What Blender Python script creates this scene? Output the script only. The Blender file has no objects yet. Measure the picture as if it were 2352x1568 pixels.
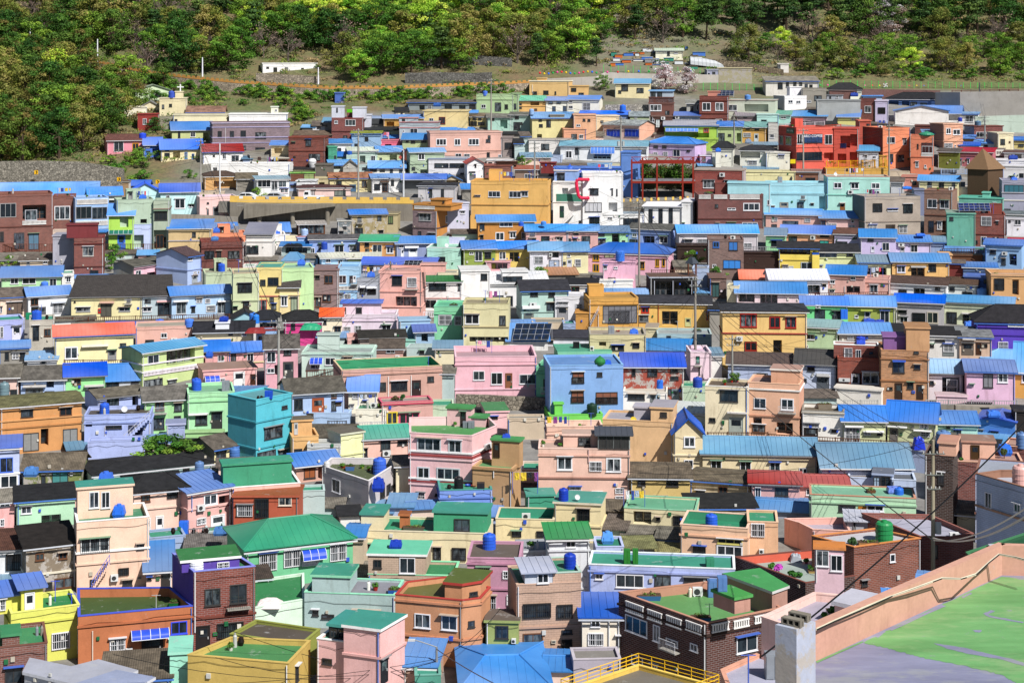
import bpy, math, random
from mathutils import Vector, Matrix
random.seed(7)
R=math.radians
scene=bpy.context.scene
# ---------------- camera (level camera with a lens shift, like a view camera) ----------------
CX,HY,F=1176.0,130.0,3900.0      # principal column, horizon row, focal length in 2352-px units
cam=bpy.data.cameras.new("camera"); camo=bpy.data.objects.new("camera",cam)
scene.collection.objects.link(camo); scene.camera=camo
camo.location=(0,0,0); camo.rotation_euler=(R(90),0,0)
cam.sensor_width=36; cam.lens=36*F/2352; cam.shift_y=-(784-HY)/2352
cam.clip_start=1; cam.clip_end=4000
# ---------------- sky, sun, exposure ----------------
SUN_EL,SUN_AZ=47,38              # elevation; degrees to the right of straight behind the camera
w=bpy.data.worlds.new("World"); scene.world=w; w.use_nodes=True
nt=w.node_tree; bg=nt.nodes['Background']; sky=nt.nodes.new('ShaderNodeTexSky')
sky.sky_type='NISHITA'; sky.sun_disc=False; sky.sun_elevation=R(SUN_EL)
sky.sun_rotation=R(180-SUN_AZ); sky.altitude=100; sky.air_density=1.0; sky.dust_density=0.6
nt.links.new(sky.outputs[0],bg.inputs[0]); bg.inputs[1].default_value=0.052
sl=bpy.data.lights.new("sun",'SUN'); sl.energy=5.0; sl.angle=R(0.5); sl.color=(1,0.965,0.915)
so=bpy.data.objects.new("sun",sl); scene.collection.objects.link(so)
sd=Vector((math.sin(R(SUN_AZ))*math.cos(R(SUN_EL)),-math.cos(R(SUN_AZ))*math.cos(R(SUN_EL)),math.sin(R(SUN_EL))))
so.rotation_euler=sd.to_track_quat('Z','Y').to_euler(); so.location=(60,-60,80)
scene.view_settings.view_transform='Standard'; scene.view_settings.look='None'
scene.view_settings.exposure=0.42; scene.view_settings.gamma=1
scene.cycles.max_bounces=4; scene.cycles.diffuse_bounces=2; scene.cycles.glossy_bounces=2
scene.cycles.transmission_bounces=2; scene.cycles.transparent_max_bounces=4
COL=scene.collection
# ---------------- picture row -> ground depth ----------------
KN=[(-300,6.9),(-200,7.4),(-100,7.9),(0,8.4),(60,8.7),(130,9.03),(190,9.4),(250,10),(400,11.2),(550,13),(700,15),(850,17.5),(1000,20),(1150,23),(1300,26),(1450,29),(1600,32.5),(1800,38)]
def PM(y):
    if y<=KN[0][0]: return KN[0][1]
    for (a,b),(c,d) in zip(KN,KN[1:]):
        if y<=c: return b+(d-b)*(y-a)/(c-a)
    return KN[-1][1]
GP=sorted([(F/p,(HY-y)/p) for y,p in KN])
GP=[(-300,-30),(0,-40),(60,-44)]+GP+[(700,110),(900,150),(1500,150)]
def GZ(Y):
    for (a,b),(c,d) in zip(GP,GP[1:]):
        if Y<=c: return b+(d-b)*(Y-a)/(c-a)
    return GP[-1][1]
def X_at(px,Y): return (px-CX)*Y/F
def Z_at(py,Y): return (HY-py)*Y/F
# ---------------- colours and materials ----------------
def lin(h,k=1.0):
    h=h.strip('#'); h=h if len(h)==6 else (h*2)[:6]
    o=[]
    for i in (0,2,4):
        c=int(h[i:i+2],16)/255; c=c/12.92 if c<=.04045 else ((c+.055)/1.055)**2.4
        o.append(min(c*k,0.82))
    return (*o,1)
MC={}
def nm(m): 
    m.use_nodes=True; t=m.node_tree; return t,t.nodes,t.links,t.nodes['Principled BSDF']
def mixc(n,l,fac,a,b,bt='MIX'):
    x=n.new('ShaderNodeMix'); x.data_type='RGBA'; x.blend_type=bt
    for s,v in ((x.inputs[0],fac),(x.inputs[6],a),(x.inputs[7],b)):
        if isinstance(v,(int,float,tuple)): s.default_value=v
        else: l.new(v,s)
    return x.outputs[2]
def noise(n,l,vec,sc,det=3,rough=.55):
    x=n.new('ShaderNodeTexNoise'); x.inputs['Scale'].default_value=sc; x.inputs['Detail'].default_value=det
    x.inputs['Roughness'].default_value=rough; l.new(vec,x.inputs['Vector']); return x.outputs[0]
def ramp(n,l,v,a,b,ca=(0,0,0,1),cb=(1,1,1,1)):
    x=n.new('ShaderNodeValToRGB'); l.new(v,x.inputs[0]); e=x.color_ramp.elements
    e[0].position=a;e[1].position=b;e[0].color=ca;e[1].color=cb; return x.outputs[0]
def mapv(n,l,vec,s):
    x=n.new('ShaderNodeMapping'); x.inputs['Scale'].default_value=s; l.new(vec,x.inputs['Vector']); return x.outputs[0]
SAT=1.0
def satur(c,SAT=1.0):
    g=.3*c[0]+.6*c[1]+.1*c[2]
    return (*[min(max(g+(v-g)*SAT,0.004),0.82) for v in c[:3]],1)
def mat(kind,h='888888'):
    k=(kind,h)
    if k in MC: return MC[k]
    m=bpy.data.materials.new({'p':'painted_plaster','b':'brick','t':'wall_tile','z':'peeling_plaster','m':'sheet_metal','k':'asbestos_slate','a':'tar_felt','w':'shingle','g':'glass','f':'frame','d':'roof_paint','l':'leaf','x':'bark','s':'stone','c':'concrete','y':'plastic','r':'rust_sheet'}.get(kind,kind))
    t,n,l,bs=nm(m); SAT={'p':.80,'t':.82,'d':.86,'b':.88,'z':.9}.get(kind,1.0); c=satur(lin(h,{'l':1.0,'p':.97,'d':.80}.get(kind,.86)),SAT); dk=tuple(v*.5 for v in c[:3])+(1,)
    tc=n.new('ShaderNodeTexCoord'); ob=n.new('ShaderNodeNewGeometry').outputs['Position']
    uv=tc.outputs['UV']; rgh=.85; bump=None; bs_=.3
    if kind in 'pzd':
        big=ramp(n,l,noise(n,l,ob,.45,5,.65),.28,.75,(.80,.79,.77,1),(1.04,1.03,1.02,1))
        st=noise(n,l,mapv(n,l,ob,(1.7,1.7,.30)),1.0,4,.65); st=ramp(n,l,st,.56,.80,(1,1,1,1),(.52,.48,.44,1))
        fine=ramp(n,l,noise(n,l,ob,9,3),.3,.7,(.93,.93,.93,1),(1.03,1.03,1.03,1))
        col=mixc(n,l,1.0,c,big,'MULTIPLY'); col=mixc(n,l,.62 if kind!='d' else .25,col,st,'MULTIPLY'); col=mixc(n,l,1.0,col,fine,'MULTIPLY')
        if kind=='d':
            pa=ramp(n,l,noise(n,l,ob,.8,6,.7),.60,.68); g=tuple(.45*v+.18 for v in c[:3])+(1,)
            col=mixc(n,l,pa,col,g); rgh=.6
        if kind=='z':
            pa=ramp(n,l,noise(n,l,ob,1.1,7,.72),.50,.55)
            col=mixc(n,l,pa,col,(.36,.33,.30,1)); 
        else:
            pa=ramp(n,l,noise(n,l,ob,2.3,6,.7),.655,.70); col=mixc(n,l,pa,col,tuple(.6*v+.12 for v in c[:3])+(1,))
        bump=noise(n,l,ob,6,4); bs_=.15
    elif kind=='v':
        a_=ramp(n,l,noise(n,l,mapv(n,l,ob,(.5,1.1,1)),1.1,8,.72),.50,.60); b_=ramp(n,l,noise(n,l,mapv(n,l,ob,(.3,1.4,1)),.8,6,.7),.35,.7,tuple(v*.78 for v in c[:3])+(1,),tuple(min(v*1.15+.02,.8) for v in c[:3])+(1,))
        col=mixc(n,l,.2,b_,mixc(n,l,a_,b_,(.42,.44,.26,1))); g_=ramp(n,l,noise(n,l,ob,2.6,7,.75),.64,.67); col=mixc(n,l,g_,col,(.24,.24,.27,1)); rgh=.5; bump=noise(n,l,ob,5,4); bs_=.15
    elif kind in 'bt':
        br=n.new('ShaderNodeTexBrick'); l.new(uv,br.inputs['Vector'])
        br.inputs['Scale'].default_value=1; br.inputs['Brick Width'].default_value=.42 if kind=='b' else .44
        br.inputs['Row Height'].default_value=.15 if kind=='b' else .17
        br.inputs['Mortar Size'].default_value=.018; br.inputs['Mortar Smooth'].default_value=.2; br.inputs['Bias'].default_value=-.2
        kk=.62 if kind=='b' else .93
        br.inputs['Color1'].default_value=c; br.inputs['Color2'].default_value=tuple(v*kk for v in c[:3])+(1,)
        br.inputs['Mortar'].default_value=tuple((.5*v+.14) if kind=='b' else v*.72 for v in c[:3])+(1,)
        big=ramp(n,l,noise(n,l,ob,.5,5,.6),.3,.75,(.78,.78,.78,1),(1.1,1.1,1.1,1))
        col=mixc(n,l,1.0,br.outputs[0],big,'MULTIPLY'); bump=br.outputs['Fac']; bs_=-.25
    elif kind=='m':
        g_=.3*c[0]+.5*c[1]+.2*c[2]; kk=.20 if c[2]>c[0]*1.6 else .05; c=(c[0]*.86,c[1]*1.14,c[2]*.97,1) if c[2]>c[0]*1.6 else c; c=tuple(min((v+(g_*1.15-v)*kk)*.95,.8) for v in c[:3])+(1,)
        fd=ramp(n,l,noise(n,l,ob,.5,5,.7),.35,.75,(.86,.88,.92,1),(1.1,1.08,1.05,1))
        col=mixc(n,l,1.0,c,fd,'MULTIPLY'); pa=ramp(n,l,noise(n,l,mapv(n,l,ob,(1.5,1.5,.5)),1.6,6,.75),.66,.72)
        col=mixc(n,l,pa,col,tuple(.6*v+.11 for v in c[:3])+(1,)); rgh=.5
        ru=ramp(n,l,noise(n,l,ob,1.3,7,.8),.66,.72); col=mixc(n,l,ru,col,(.24,.13,.08,1))
        h1=n.new('ShaderNodeHueSaturation'); m1=n.new('ShaderNodeMapRange'); l.new(noise(n,l,ob,.085,1),m1.inputs[0]); m1.inputs[1].default_value=.35; m1.inputs[2].default_value=.65; m1.inputs[3].default_value=.82; m1.inputs[4].default_value=1.12; l.new(m1.outputs[0],h1.inputs[1])
        m2=n.new('ShaderNodeMapRange'); l.new(noise(n,l,ob,.11,1),m2.inputs[0]); m2.inputs[1].default_value=.35; m2.inputs[2].default_value=.65; m2.inputs[3].default_value=.84; m2.inputs[4].default_value=1.12; l.new(m2.outputs[0],h1.inputs[2]); l.new(col,h1.inputs['Color']); col=h1.outputs[0]
    elif kind in 'kr':
        wv=n.new('ShaderNodeTexWave'); wv.bands_direction='X'; l.new(uv,wv.inputs[0]); wv.inputs['Scale'].default_value=1.9; wv.inputs['Distortion'].default_value=0
        pa=ramp(n,l,noise(n,l,ob,1.0,6,.75),.42,.62,tuple(v*.62 for v in c[:3])+(1,),tuple(min(v*1.25,.8) for v in c[:3])+(1,))
        gr=ramp(n,l,wv.outputs[1],.1,.7,(.72,.72,.72,1),(1.05,1.05,1.05,1)); col=mixc(n,l,.8,pa,gr,'MULTIPLY')
        if kind=='r' : col=mixc(n,l,ramp(n,l,noise(n,l,ob,.9,5,.7),.5,.56),col,(.30,.13,.04,1))
        bump=wv.outputs[1]; bs_=.35; rgh=.95
    elif kind=='a':
        pa=ramp(n,l,noise(n,l,ob,1.3,6,.7),.3,.75,tuple(v*.7 for v in c[:3])+(1,),tuple(v*1.7+.006 for v in c[:3])+(1,)); col=pa; rgh=.85; bump=noise(n,l,ob,1.2,5); bs_=.8
    elif kind=='w':
        br=n.new('ShaderNodeTexBrick'); l.new(uv,br.inputs['Vector']); br.inputs['Scale'].default_value=1; br.inputs['Brick Width'].default_value=.5; br.inputs['Row Height'].default_value=.33
        br.inputs['Mortar Size'].default_value=.03; br.inputs['Color1'].default_value=c; br.inputs['Color2'].default_value=tuple(v*1.5 for v in c[:3])+(1,); br.inputs['Mortar'].default_value=dk
        col=br.outputs[0]; bump=br.outputs['Fac']; bs_=-.5
    elif kind=='g':
        oi=n.new('ShaderNodeObjectInfo'); col=ramp(n,l,noise(n,l,mapv(n,l,ob,(1.4,1.4,.6)),1.6,3),.42,.62,(.012,.016,.022,1),tuple(v for v in lin(h,1))[:3]+(1,)); rgh=.08
    elif kind=='s':
        vo=n.new('ShaderNodeTexVoronoi'); vo.feature='DISTANCE_TO_EDGE'; vo.inputs['Scale'].default_value=2.4; l.new(ob,vo.inputs['Vector'])
        v2=n.new('ShaderNodeTexVoronoi'); v2.inputs['Scale'].default_value=2.4; l.new(ob,v2.inputs['Vector'])
        sx=n.new('ShaderNodeSeparateColor'); l.new(v2.outputs['Color'],sx.inputs[0])
        a=ramp(n,l,sx.outputs[0],0,1,tuple(v*.6 for v in c[:3])+(1,),tuple(min(v*1.35,.8) for v in c[:3])+(1,))
        e=ramp(n,l,vo.outputs[0],.02,.09); col=mixc(n,l,e,tuple(v*.3 for v in c[:3])+(1,),a); bump=e; bs_=.6
    elif kind=='c':
        big=ramp(n,l,noise(n,l,ob,.35,6,.7),.3,.7,(.72,.71,.70,1),(1.08,1.07,1.05,1)); st=ramp(n,l,noise(n,l,mapv(n,l,ob,(1.6,1.6,.12)),1.2,5,.7),.45,.75,(1,1,1,1),(.55,.53,.5,1))
        col=mixc(n,l,1,c,big,'MULTIPLY'); col=mixc(n,l,.7,col,st,'MULTIPLY'); bump=noise(n,l,ob,4,5); bs_=.2
    elif kind=='l':
        oi=n.new('ShaderNodeObjectInfo'); v=ramp(n,l,noise(n,l,ob,.9,3),.3,.7,tuple(x*.55 for x in c[:3])+(1,),tuple(min(x*1.35,.8) for x in c[:3])+(1,))
        hs=n.new('ShaderNodeHueSaturation'); l.new(v,hs.inputs['Color'])
        mr=n.new('ShaderNodeMapRange'); l.new(oi.outputs['Random'],mr.inputs[0]); mr.inputs[3].default_value=.475; mr.inputs[4].default_value=.52; l.new(mr.outputs[0],hs.inputs[0])
        m2=n.new('ShaderNodeMapRange'); l.new(oi.outputs['Random'],m2.inputs[0]); m2.inputs[3].default_value=1.25; m2.inputs[4].default_value=.75; l.new(m2.outputs[0],hs.inputs[2]); col=hs.outputs[0]; rgh=.7
    else:
        nz=ramp(n,l,noise(n,l,ob,3,3),.3,.7,(.88,.88,.88,1),(1.05,1.05,1.05,1)); col=mixc(n,l,1,c,nz,'MULTIPLY'); rgh={'y':.4,'f':.5}.get(kind,.8)
    if isinstance(col,tuple): bs.inputs['Base Color'].default_value=col
    else: l.new(col,bs.inputs['Base Color'])
    bs.inputs['Roughness'].default_value=rgh
    bs.inputs['Specular IOR Level'].default_value=.6 if kind=='g' else .25
    if kind=='l':
        tr=n.new('ShaderNodeBsdfTranslucent'); ms=n.new('ShaderNodeMixShader'); l.new(col,tr.inputs[0]); ms.inputs[0].default_value=.3
        l.new(bs.outputs[0],ms.inputs[1]); l.new(tr.outputs[0],ms.inputs[2]); l.new(ms.outputs[0],n['Material Output'].inputs[0])
    if bump is not None:
        b=n.new('ShaderNodeBump'); b.inputs['Strength'].default_value=abs(bs_); b.inputs['Distance'].default_value=.06; b.invert=bs_<0
        l.new(bump,b.inputs['Height']); l.new(b.outputs[0],bs.inputs['Normal'])
    MC[k]=m; return m
def cmat(s,default='p'):
    """'b8f4a36' -> brick of that colour; a bare hex -> default kind"""
    if len(s)==7 and s[0] in 'btzmkawscydrlxpf': return mat(s[0],s[1:])
    return mat(default,s)
# ---------------- mesh builder ----------------
class MB:
    def __init__(s): s.v=[];s.f=[];s.m=[];s.uv=[];s.mats=[]
    def mi(s,m):
        if m not in s.mats: s.mats.append(m)
        return s.mats.index(m)
    def face(s,pts,m,uv=None):
        i=len(s.v); s.v+=[tuple(p) for p in pts]; s.f.append(tuple(range(i,i+len(pts)))); s.m.append(s.mi(m))
        if uv is None:
            a=Vector(pts[0]); e=Vector(pts[1])-a; L=e.length or 1; e/=L
            nn=e.cross(Vector(pts[2])-a); nn=nn.normalized() if nn.length else Vector((0,0,1)); g=nn.cross(e)
            uv=[((Vector(p)-a).dot(e),(Vector(p)-a).dot(g)) for p in pts]
        s.uv+=uv
    def box8(s,b,t,m,mt=None):
        """b,t: 4 bottom and 4 top points, same order (counter-clockwise from above)"""
        for i in range(4):
            j=(i+1)%4; s.face([b[i],b[j],t[j],t[i]],m)
        s.face(t,mt or m); s.face(b[::-1],m)
    def obox(s,o,ex,ey,ez,m,mt=None):
        """box from corner o with edge vectors"""
        o,ex,ey,ez=map(Vector,(o,ex,ey,ez))
        if ex.cross(ey).dot(ez)<0: ex,ey=ey,ex
        b=[o,o+ex,o+ex+ey,o+ey]; s.box8(b,[p+ez for p in b],m,mt)
    def cyl(s,c,r,h,m,n=12,r2=None,cap=True):
        r2=r if r2 is None else r2; c=Vector(c)
        a=[c+Vector((math.cos(2*math.pi*i/n)*r,math.sin(2*math.pi*i/n)*r,0)) for i in range(n)]
        b=[c+Vector((math.cos(2*math.pi*i/n)*r2,math.sin(2*math.pi*i/n)*r2,h)) for i in range(n)]
        for i in range(n): s.face([a[i],a[(i+1)%n],b[(i+1)%n],b[i]],m)
        if cap: s.face(b,m); s.face(a[::-1],m)
    def tube(s,p,q,r,m,n=6):
        p,q=Vector(p),Vector(q); d=(q-p)
        if d.length<1e-4: return
        d.normalize(); u=d.orthogonal().normalized(); w_=d.cross(u)
        a=[p+(u*math.cos(2*math.pi*i/n)+w_*math.sin(2*math.pi*i/n))*r for i in range(n)]
        b=[x+(q-p) for x in a]
        for i in range(n): s.face([a[i],a[(i+1)%n],b[(i+1)%n],b[i]],m)
        s.face(b,m); s.face(a[::-1],m)
    def build(s,name,parent=None,org=None,smooth=False):
        if not s.f: return None
        org=Vector(org) if org is not None else Vector((0,0,0))
        me=bpy.data.meshes.new(name); me.from_pydata([tuple(Vector(v)-org) for v in s.v],[],s.f)
        for m in s.mats: me.materials.append(m)
        me.polygons.foreach_set('material_index',s.m)
        ul=me.uv_layers.new(name='UV'); ul.data.foreach_set('uv',[c for p in s.uv for c in p])
        if smooth: me.polygons.foreach_set('use_smooth',[True]*len(s.f))
        me.update(); o=bpy.data.objects.new(name,me); COL.objects.link(o)
        if parent: o.parent=parent
        else: o.location=org
        return o
def empty(name,loc,label,cat,group=None):
    o=bpy.data.objects.new(name,None); o.location=loc; o.empty_display_size=.3; COL.objects.link(o)
    o['label']=label; o['category']=cat
    if group: o['group']=group
    return o
def tag(o,label,cat,group=None,kind=None):
    if label: o['label']=label
    if cat: o['category']=cat
    if group: o['group']=group
    if kind: o['kind']=kind
    return o
STOP={'and','the','a','of','with','on','by','in','at','behind','beside','before','under','below','above','from','to','its','left','right','near','between','between','white','blue','large','dark','long','small','light','pale','grey','green','one','bright','red','brown','black','for','left','around','up'}
def short(label,n):
    ws=label.split()[:n]
    while len(ws)>2 and ws[-1] in STOP: ws.pop()
    return ' '.join(ws)
# ---------------- houses ----------------
NOUNS=[('police box style hall','village_hall','hall','halls'),('hut','hut','hut','huts and shacks'),('shack','hut','hut','huts and shacks'),('shed','shed','shed','sheds'),('kiosk','kiosk','kiosk','shops and cafes'),('shelter','shelter','shelter','shelters'),('cafe','cafe','cafe','shops and cafes'),('shop','shop','shop','shops and cafes'),('platform','platform','platform','platforms'),('fence wall','fence','fence','timber fences'),('timber fence','fence','fence','timber fences'),('stair','stair_tower','tower','towers'),('tower','tower','tower','towers'),('annex','annex','annex','annexes'),('lean to','annex','annex','annexes'),('wing','annex','annex','annexes'),('wall','wall_house','wall','plain walls between houses'),('terrace','terrace','terrace','terraces'),('yard','yard','yard','yards'),('parapet','terrace','terrace','terraces'),('deck','terrace','terrace','terraces'),('apartment','apartment_building','apartment building','apartment buildings'),('building','building','building','larger buildings'),('block','building_block','building','larger buildings'),('hall','hall','hall','halls'),('row','row_house','house','row houses'),('room','annex','annex','annexes'),('roof ','low_house','house','low houses seen mostly as roofs')]
def noun(l):
    import re
    low=l.lower(); cut=re.split(r' (?:with|under|beside|behind|before|below|above|near|between|left|right|at|in|on|of|by|beneath|carrying|and|over|among|squeezed|overlapping|cut|half|within|next|attached|touching|from|crossed|from|leaning|hidden|against|inside) ',low)[0]+' '
    if ' house ' in cut or cut.endswith('house '): return 'house','house','hillside houses'
    for k,a,b,c in NOUNS:
        if k in cut: return a,b,c
    return 'house','house','hillside houses'
class House: pass
HS=[]
def ray_edge(px,A,B):
    """point where the sight line of picture column px crosses the line AB in plan; returns (t along AB, depth)"""
    k=(px-CX)/F; dx,dy=B[0]-A[0],B[1]-A[1]; den=dx-k*dy
    if abs(den)<1e-6: return None
    t=(k*A[1]-A[0])/den
    return t,A[1]+t*dy
def facing(A,B):
    # edges are listed counter-clockwise from above: outward normal is (dy,-dx)
    n=Vector((B[1]-A[1],-(B[0]-A[0]))); mid=Vector(((A[0]+B[0])/2,(A[1]+B[1])/2))
    return n.normalized().dot(-mid.normalized())
def ccw(p):
    a=sum(p[i][0]*p[(i+1)%len(p)][1]-p[(i+1)%len(p)][0]*p[i][1] for i in range(len(p)))
    return p if a>0 else p[::-1]
def inset(poly,t):
    n=len(poly); out=[]
    for i in range(n):
        a,b,c=(Vector(poly[(i+k)%n]) for k in (-1,0,1))
        e1=(b-a).normalized(); e2=(c-b).normalized(); n1=Vector((-e1.y,e1.x)); n2=Vector((-e2.y,e2.x))
        bi=(n1+n2); L=bi.length
        if L<1e-3: out.append(b+n1*t); continue
        bi/=L; out.append(b+bi*(t/max(bi.dot(n1),.35)))
    return [tuple(p) for p in out]
def wall_face(mb,A,B,z0,z1,m,holes,uo=0):
    """one wall from A to B with rectangular openings (u0,u1,h0,h1,depth)"""
    A,B=Vector(A),Vector(B); L=(B-A).length; e=(B-A)/L; n=Vector((-e.y,e.x))  # inward
    hs=[(max(a,.05),min(b,L-.05),max(c,z0+.05),min(d_,z1-.05),dp) for a,b,c,d_,dp in holes]
    hs=[h for h in hs if h[1]-h[0]>.15 and h[3]-h[2]>.15]
    P=lambda u,z,d=0:(A.x+e.x*u+n.x*d,A.y+e.y*u+n.y*d,z)
    if not hs:
        mb.face([P(0,z0),P(L,z0),P(L,z1),P(0,z1)],m,[(0,z0),(L,z0),(L,z1),(0,z1)]); return
    us=sorted({0,L,*[h[0] for h in hs],*[h[1] for h in hs]}); zs=sorted({z0,z1,*[h[2] for h in hs],*[h[3] for h in hs]})
    for a,b in zip(us,us[1:]):
        for c,d_ in zip(zs,zs[1:]):
            um,zm=(a+b)/2,(c+d_)/2
            if any(h[0]<um<h[1] and h[2]<zm<h[3] for h in hs): continue
            mb.face([P(a,c),P(b,c),P(b,d_),P(a,d_)],m,[(a,c),(b,c),(b,d_),(a,d_)])
    for a,b,c,d_,dp in hs:
        mb.face([P(a,c),P(a,c,dp),P(b,c,dp),P(b,c)][::-1],m); mb.face([P(a,d_),P(a,d_,dp),P(b,d_,dp),P(b,d_)],m)
        mb.face([P(a,c),P(a,d_),P(a,d_,dp),P(a,c,dp)][::-1],m); mb.face([P(b,c),P(b,d_),P(b,d_,dp),P(b,c,dp)],m)
        mb.face([P(a,c,dp),P(b,c,dp),P(b,d_,dp),P(a,d_,dp)],m)
GLASS=['20282e','2c353c','5a646a','3a4448','18201f','46505a','767c80','303a42']
def feature(H,tok,root,org,small,lvl=0):
    c=tok[0]; a=tok[1:].split(',')
    try: nums=[float(x) for x in a if not (len(x)==6 or len(x)==7 and x[0].isalpha())]
    except ValueError: return
    colr=[x for x in a if len(x)==6 and not x.replace('.','').isdigit() or len(x)==6]
    colr=colr[-1] if colr and len(a[-1])==6 else None
    T=H.T; X=lambda v:T[0]+v*T[2]; Yp=lambda v:T[1]+v*T[2]
    S=T[2]
    if c=='t':     # string course along every visible wall
        y=Yp(nums[0]); zz=Z_at(y,H.Y0); col=colr or None
        mb=MB(); m=cmat(col) if col else H.wm
        for A,B in H.edges:
            if facing(A,B)<.05 or zz>H.zt-.1: continue
            A,B=Vector(A),Vector(B); e=(B-A).normalized(); n=Vector((e.y,-e.x))
            p=A-e*.08-n*.03; mb.obox((p.x,p.y,zz-.09),Vector((e.x,e.y,0))*((B-A).length+.16),Vector((n.x,n.y,0))*.15,(0,0,.16),m)
        mb.build('ledge',root,org); return
    if c=='p':
        if len(nums)<3: return
        px=X(nums[0]); r=None
        for A,B in H.edges:
            if facing(A,B)<.05: continue
            q=ray_edge(px,A,B)
            if q and -.02<=q[0]<=1.02 and (r is None or q[1]<r[1]): r=(q[0],q[1],A,B)
        if not r: return
        A,B=Vector(r[2]),Vector(r[3]); e=(B-A).normalized(); n=Vector((e.y,-e.x)); p=A+(B-A)*r[0]+n*.09
        z1,z0=Z_at(Yp(nums[1]),r[1]),Z_at(Yp(nums[2]),r[1])
        mb=MB(); mb.tube((p.x,p.y,z0),(p.x,p.y,min(z1,H.zt)),.05,mat('f',colr or 'd8d8d8'),5); mb.build('drainpipe',root,org); return
    if c=='r' :
        return
    if len(nums)<4: return
    x,y,w_,h_=nums[:4]; x0,x1,y0,y1=X(x),X(x+w_),Yp(y),Yp(y+h_); xm=(x0+x1)/2; ym=(y0+y1)/2
    best=None
    for A,B in H.edges:
        if facing(A,B)<.04: continue
        q=ray_edge(xm,A,B)
        if q and -.04<=q[0]<=1.04 and (best is None or q[1]<best[1]): best=(q[0],q[1],A,B)
    if not best: return
    A,B=Vector(best[2]),Vector(best[3]); L=(B-A).length; e=(B-A)/L; n=Vector((e.y,-e.x)); Ym=best[1]
    q0,q1=ray_edge(x0,A,B),ray_edge(x1,A,B)
    u0,u1=sorted((q0[0]*L,q1[0]*L)); u0=max(u0,.04); u1=min(u1,L-.04)
    # sizes are taken square on to the wall, so a window on a receding wall stays a window
    z1,z0=Z_at(y0,Ym),Z_at(y1,Ym)
    if c not in 'aAS': z1=min(z1,H.zt-.02)
    z0=max(z0,H.zb)
    W,Hh=u1-u0,z1-z0
    if W<.08 or Hh<.06: return
    E3=Vector((e.x,e.y,0)); N3=Vector((n.x,n.y,0)); O=Vector((A.x,A.y,0))+E3*u0
    at=lambda u,d,z:O+E3*u+N3*d+Vector((0,0,z))
    def bar(mb,ua,ub,za,zb,d0,d1,m): mb.obox(at(ua,d0,za),E3*(ub-ua),N3*(d1-d0),(0,0,zb-za),m)
    if c=='q':
        if W<.5 or Hh<.7 or H.P<13: return
        dp=min(1.1,H.d*.4)-.012; fb=MB(); fm=mat('f',random.choice(['8a8a8c','5a4636','b8bcc0','6a6a6c'])); gm=mat('g',random.choice(GLASS)); top=z0+min(Hh*.9,1.95); nb=max(1,round(W/1.0))
        for i in range(nb):
            a,b_=W*i/nb+.05,W*(i+1)/nb-.05
            bar(fb,a,b_,z0+.02,top,-dp,-dp+.03,gm); bar(fb,a,a+.05,z0+.02,top,-dp+.03,-dp+.06,fm); bar(fb,b_-.05,b_,z0+.02,top,-dp+.03,-dp+.06,fm); bar(fb,a+.05,b_-.05,top-.06,top,-dp+.03,-dp+.06,fm); bar(fb,a+.05,b_-.05,z0+.75,z0+.82,-dp+.03,-dp+.06,fm)
        fb.build('sliding_door',root,org); return
    if c in 'wWkogb' or (c in 'dDe'):
        door=c in 'dDe'
        fc={'w':'e4e4e8','W':'ececf0','k':'3c3a3a','o':'6a4630','g':'e8e8ec','b':'3a3634','d':'4a2e20','D':'8a8a8c','e':'e4e4e8'}[c]
        fc=colr or fc
        fm=mat('f',fc); gm=mat('g',random.choice(GLASS)); ft=min(.075 if c in 'wkogbdDe' else .13,W*.16,Hh*.2)
        big=(x1-x0)>9 and lvl==0
        fb=MB(); gb=MB() if big else fb
        if c=='k' and colr:   # a blind, shutter or tinted pane of its own colour in a dark frame
            gm=mat('y',colr) if max(lin(colr)[:3])>.04 else mat('g',colr); fm=mat('f','3c3a3a')
        bar(fb,0,W,z0,z0+ft,-.02,.07,fm); bar(fb,0,W,z1-ft,z1,-.02,.07,fm); bar(fb,0,ft,z0+ft,z1-ft,-.02,.07,fm); bar(fb,W-ft,W,z0+ft,z1-ft,-.02,.07,fm)
        if door:
            pm=mat('y',fc); bar(gb,ft,W-ft,z0+ft,z1-ft,-.02,.03,pm)
            if Hh>.8: bar(fb,ft+W*.12,W-ft-W*.12,z0+Hh*.52,z1-ft-Hh*.10,.032,.045,mat('g',random.choice(GLASS[:4])))
            nme='door'
        else:
            bar(gb,ft,W-ft,z0+ft,z1-ft,-.02,.02,gm)
            nmul=max(1,round(W/.85)) if W>.7 else 1
            for i in range(1,nmul): bar(fb,W*i/nmul-ft*.35,W*i/nmul+ft*.35,z0+ft,z1-ft,.02,.05,fm)
            if nmul==1 and W>.55: bar(fb,W*.5-ft*.35,W*.5+ft*.35,z0+ft,z1-ft,.02,.05,fm)
            # a window sill
            if c in 'wWko' and Hh<1.9: bar(fb,-.05,W+.05,z0-.05,z0,-.02,.12,fm)
            nme='window'
        o=fb.build(nme,root,org)
        hr=random.Random(int(x0*7+y0*13)).random()
        if hr<.38 and H.P>11 and W<2.6 and z1+.2<H.zt:
            hb=MB(); bar(hb,-.12,W+.12,z1+.04,z1+.10,-.02,.28+.3*hr,mat('y',['d8d8dc','8a8a8c','4a6ac0','b8a898','7a9a80'][int(hr*13)%5])); hb.build('window_hood',root,org)
        elif hr>.90 and lvl==0 and H.P>11 and z0-H.zb>1.8:
            hb=MB(); bm=mat('f','3a3a3c' if hr>.95 else 'd0d0d4'); bar(hb,-.25,W+.25,z0-.35,z0-.27,-.02,.6,mat('c','a8a49c'))
            for q_ in range(int((W+.5)/.14)+1): bar(hb,-.25+q_*.14,-.23+q_*.14,z0-.27,z0+.45,.57,.6,bm)
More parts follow.
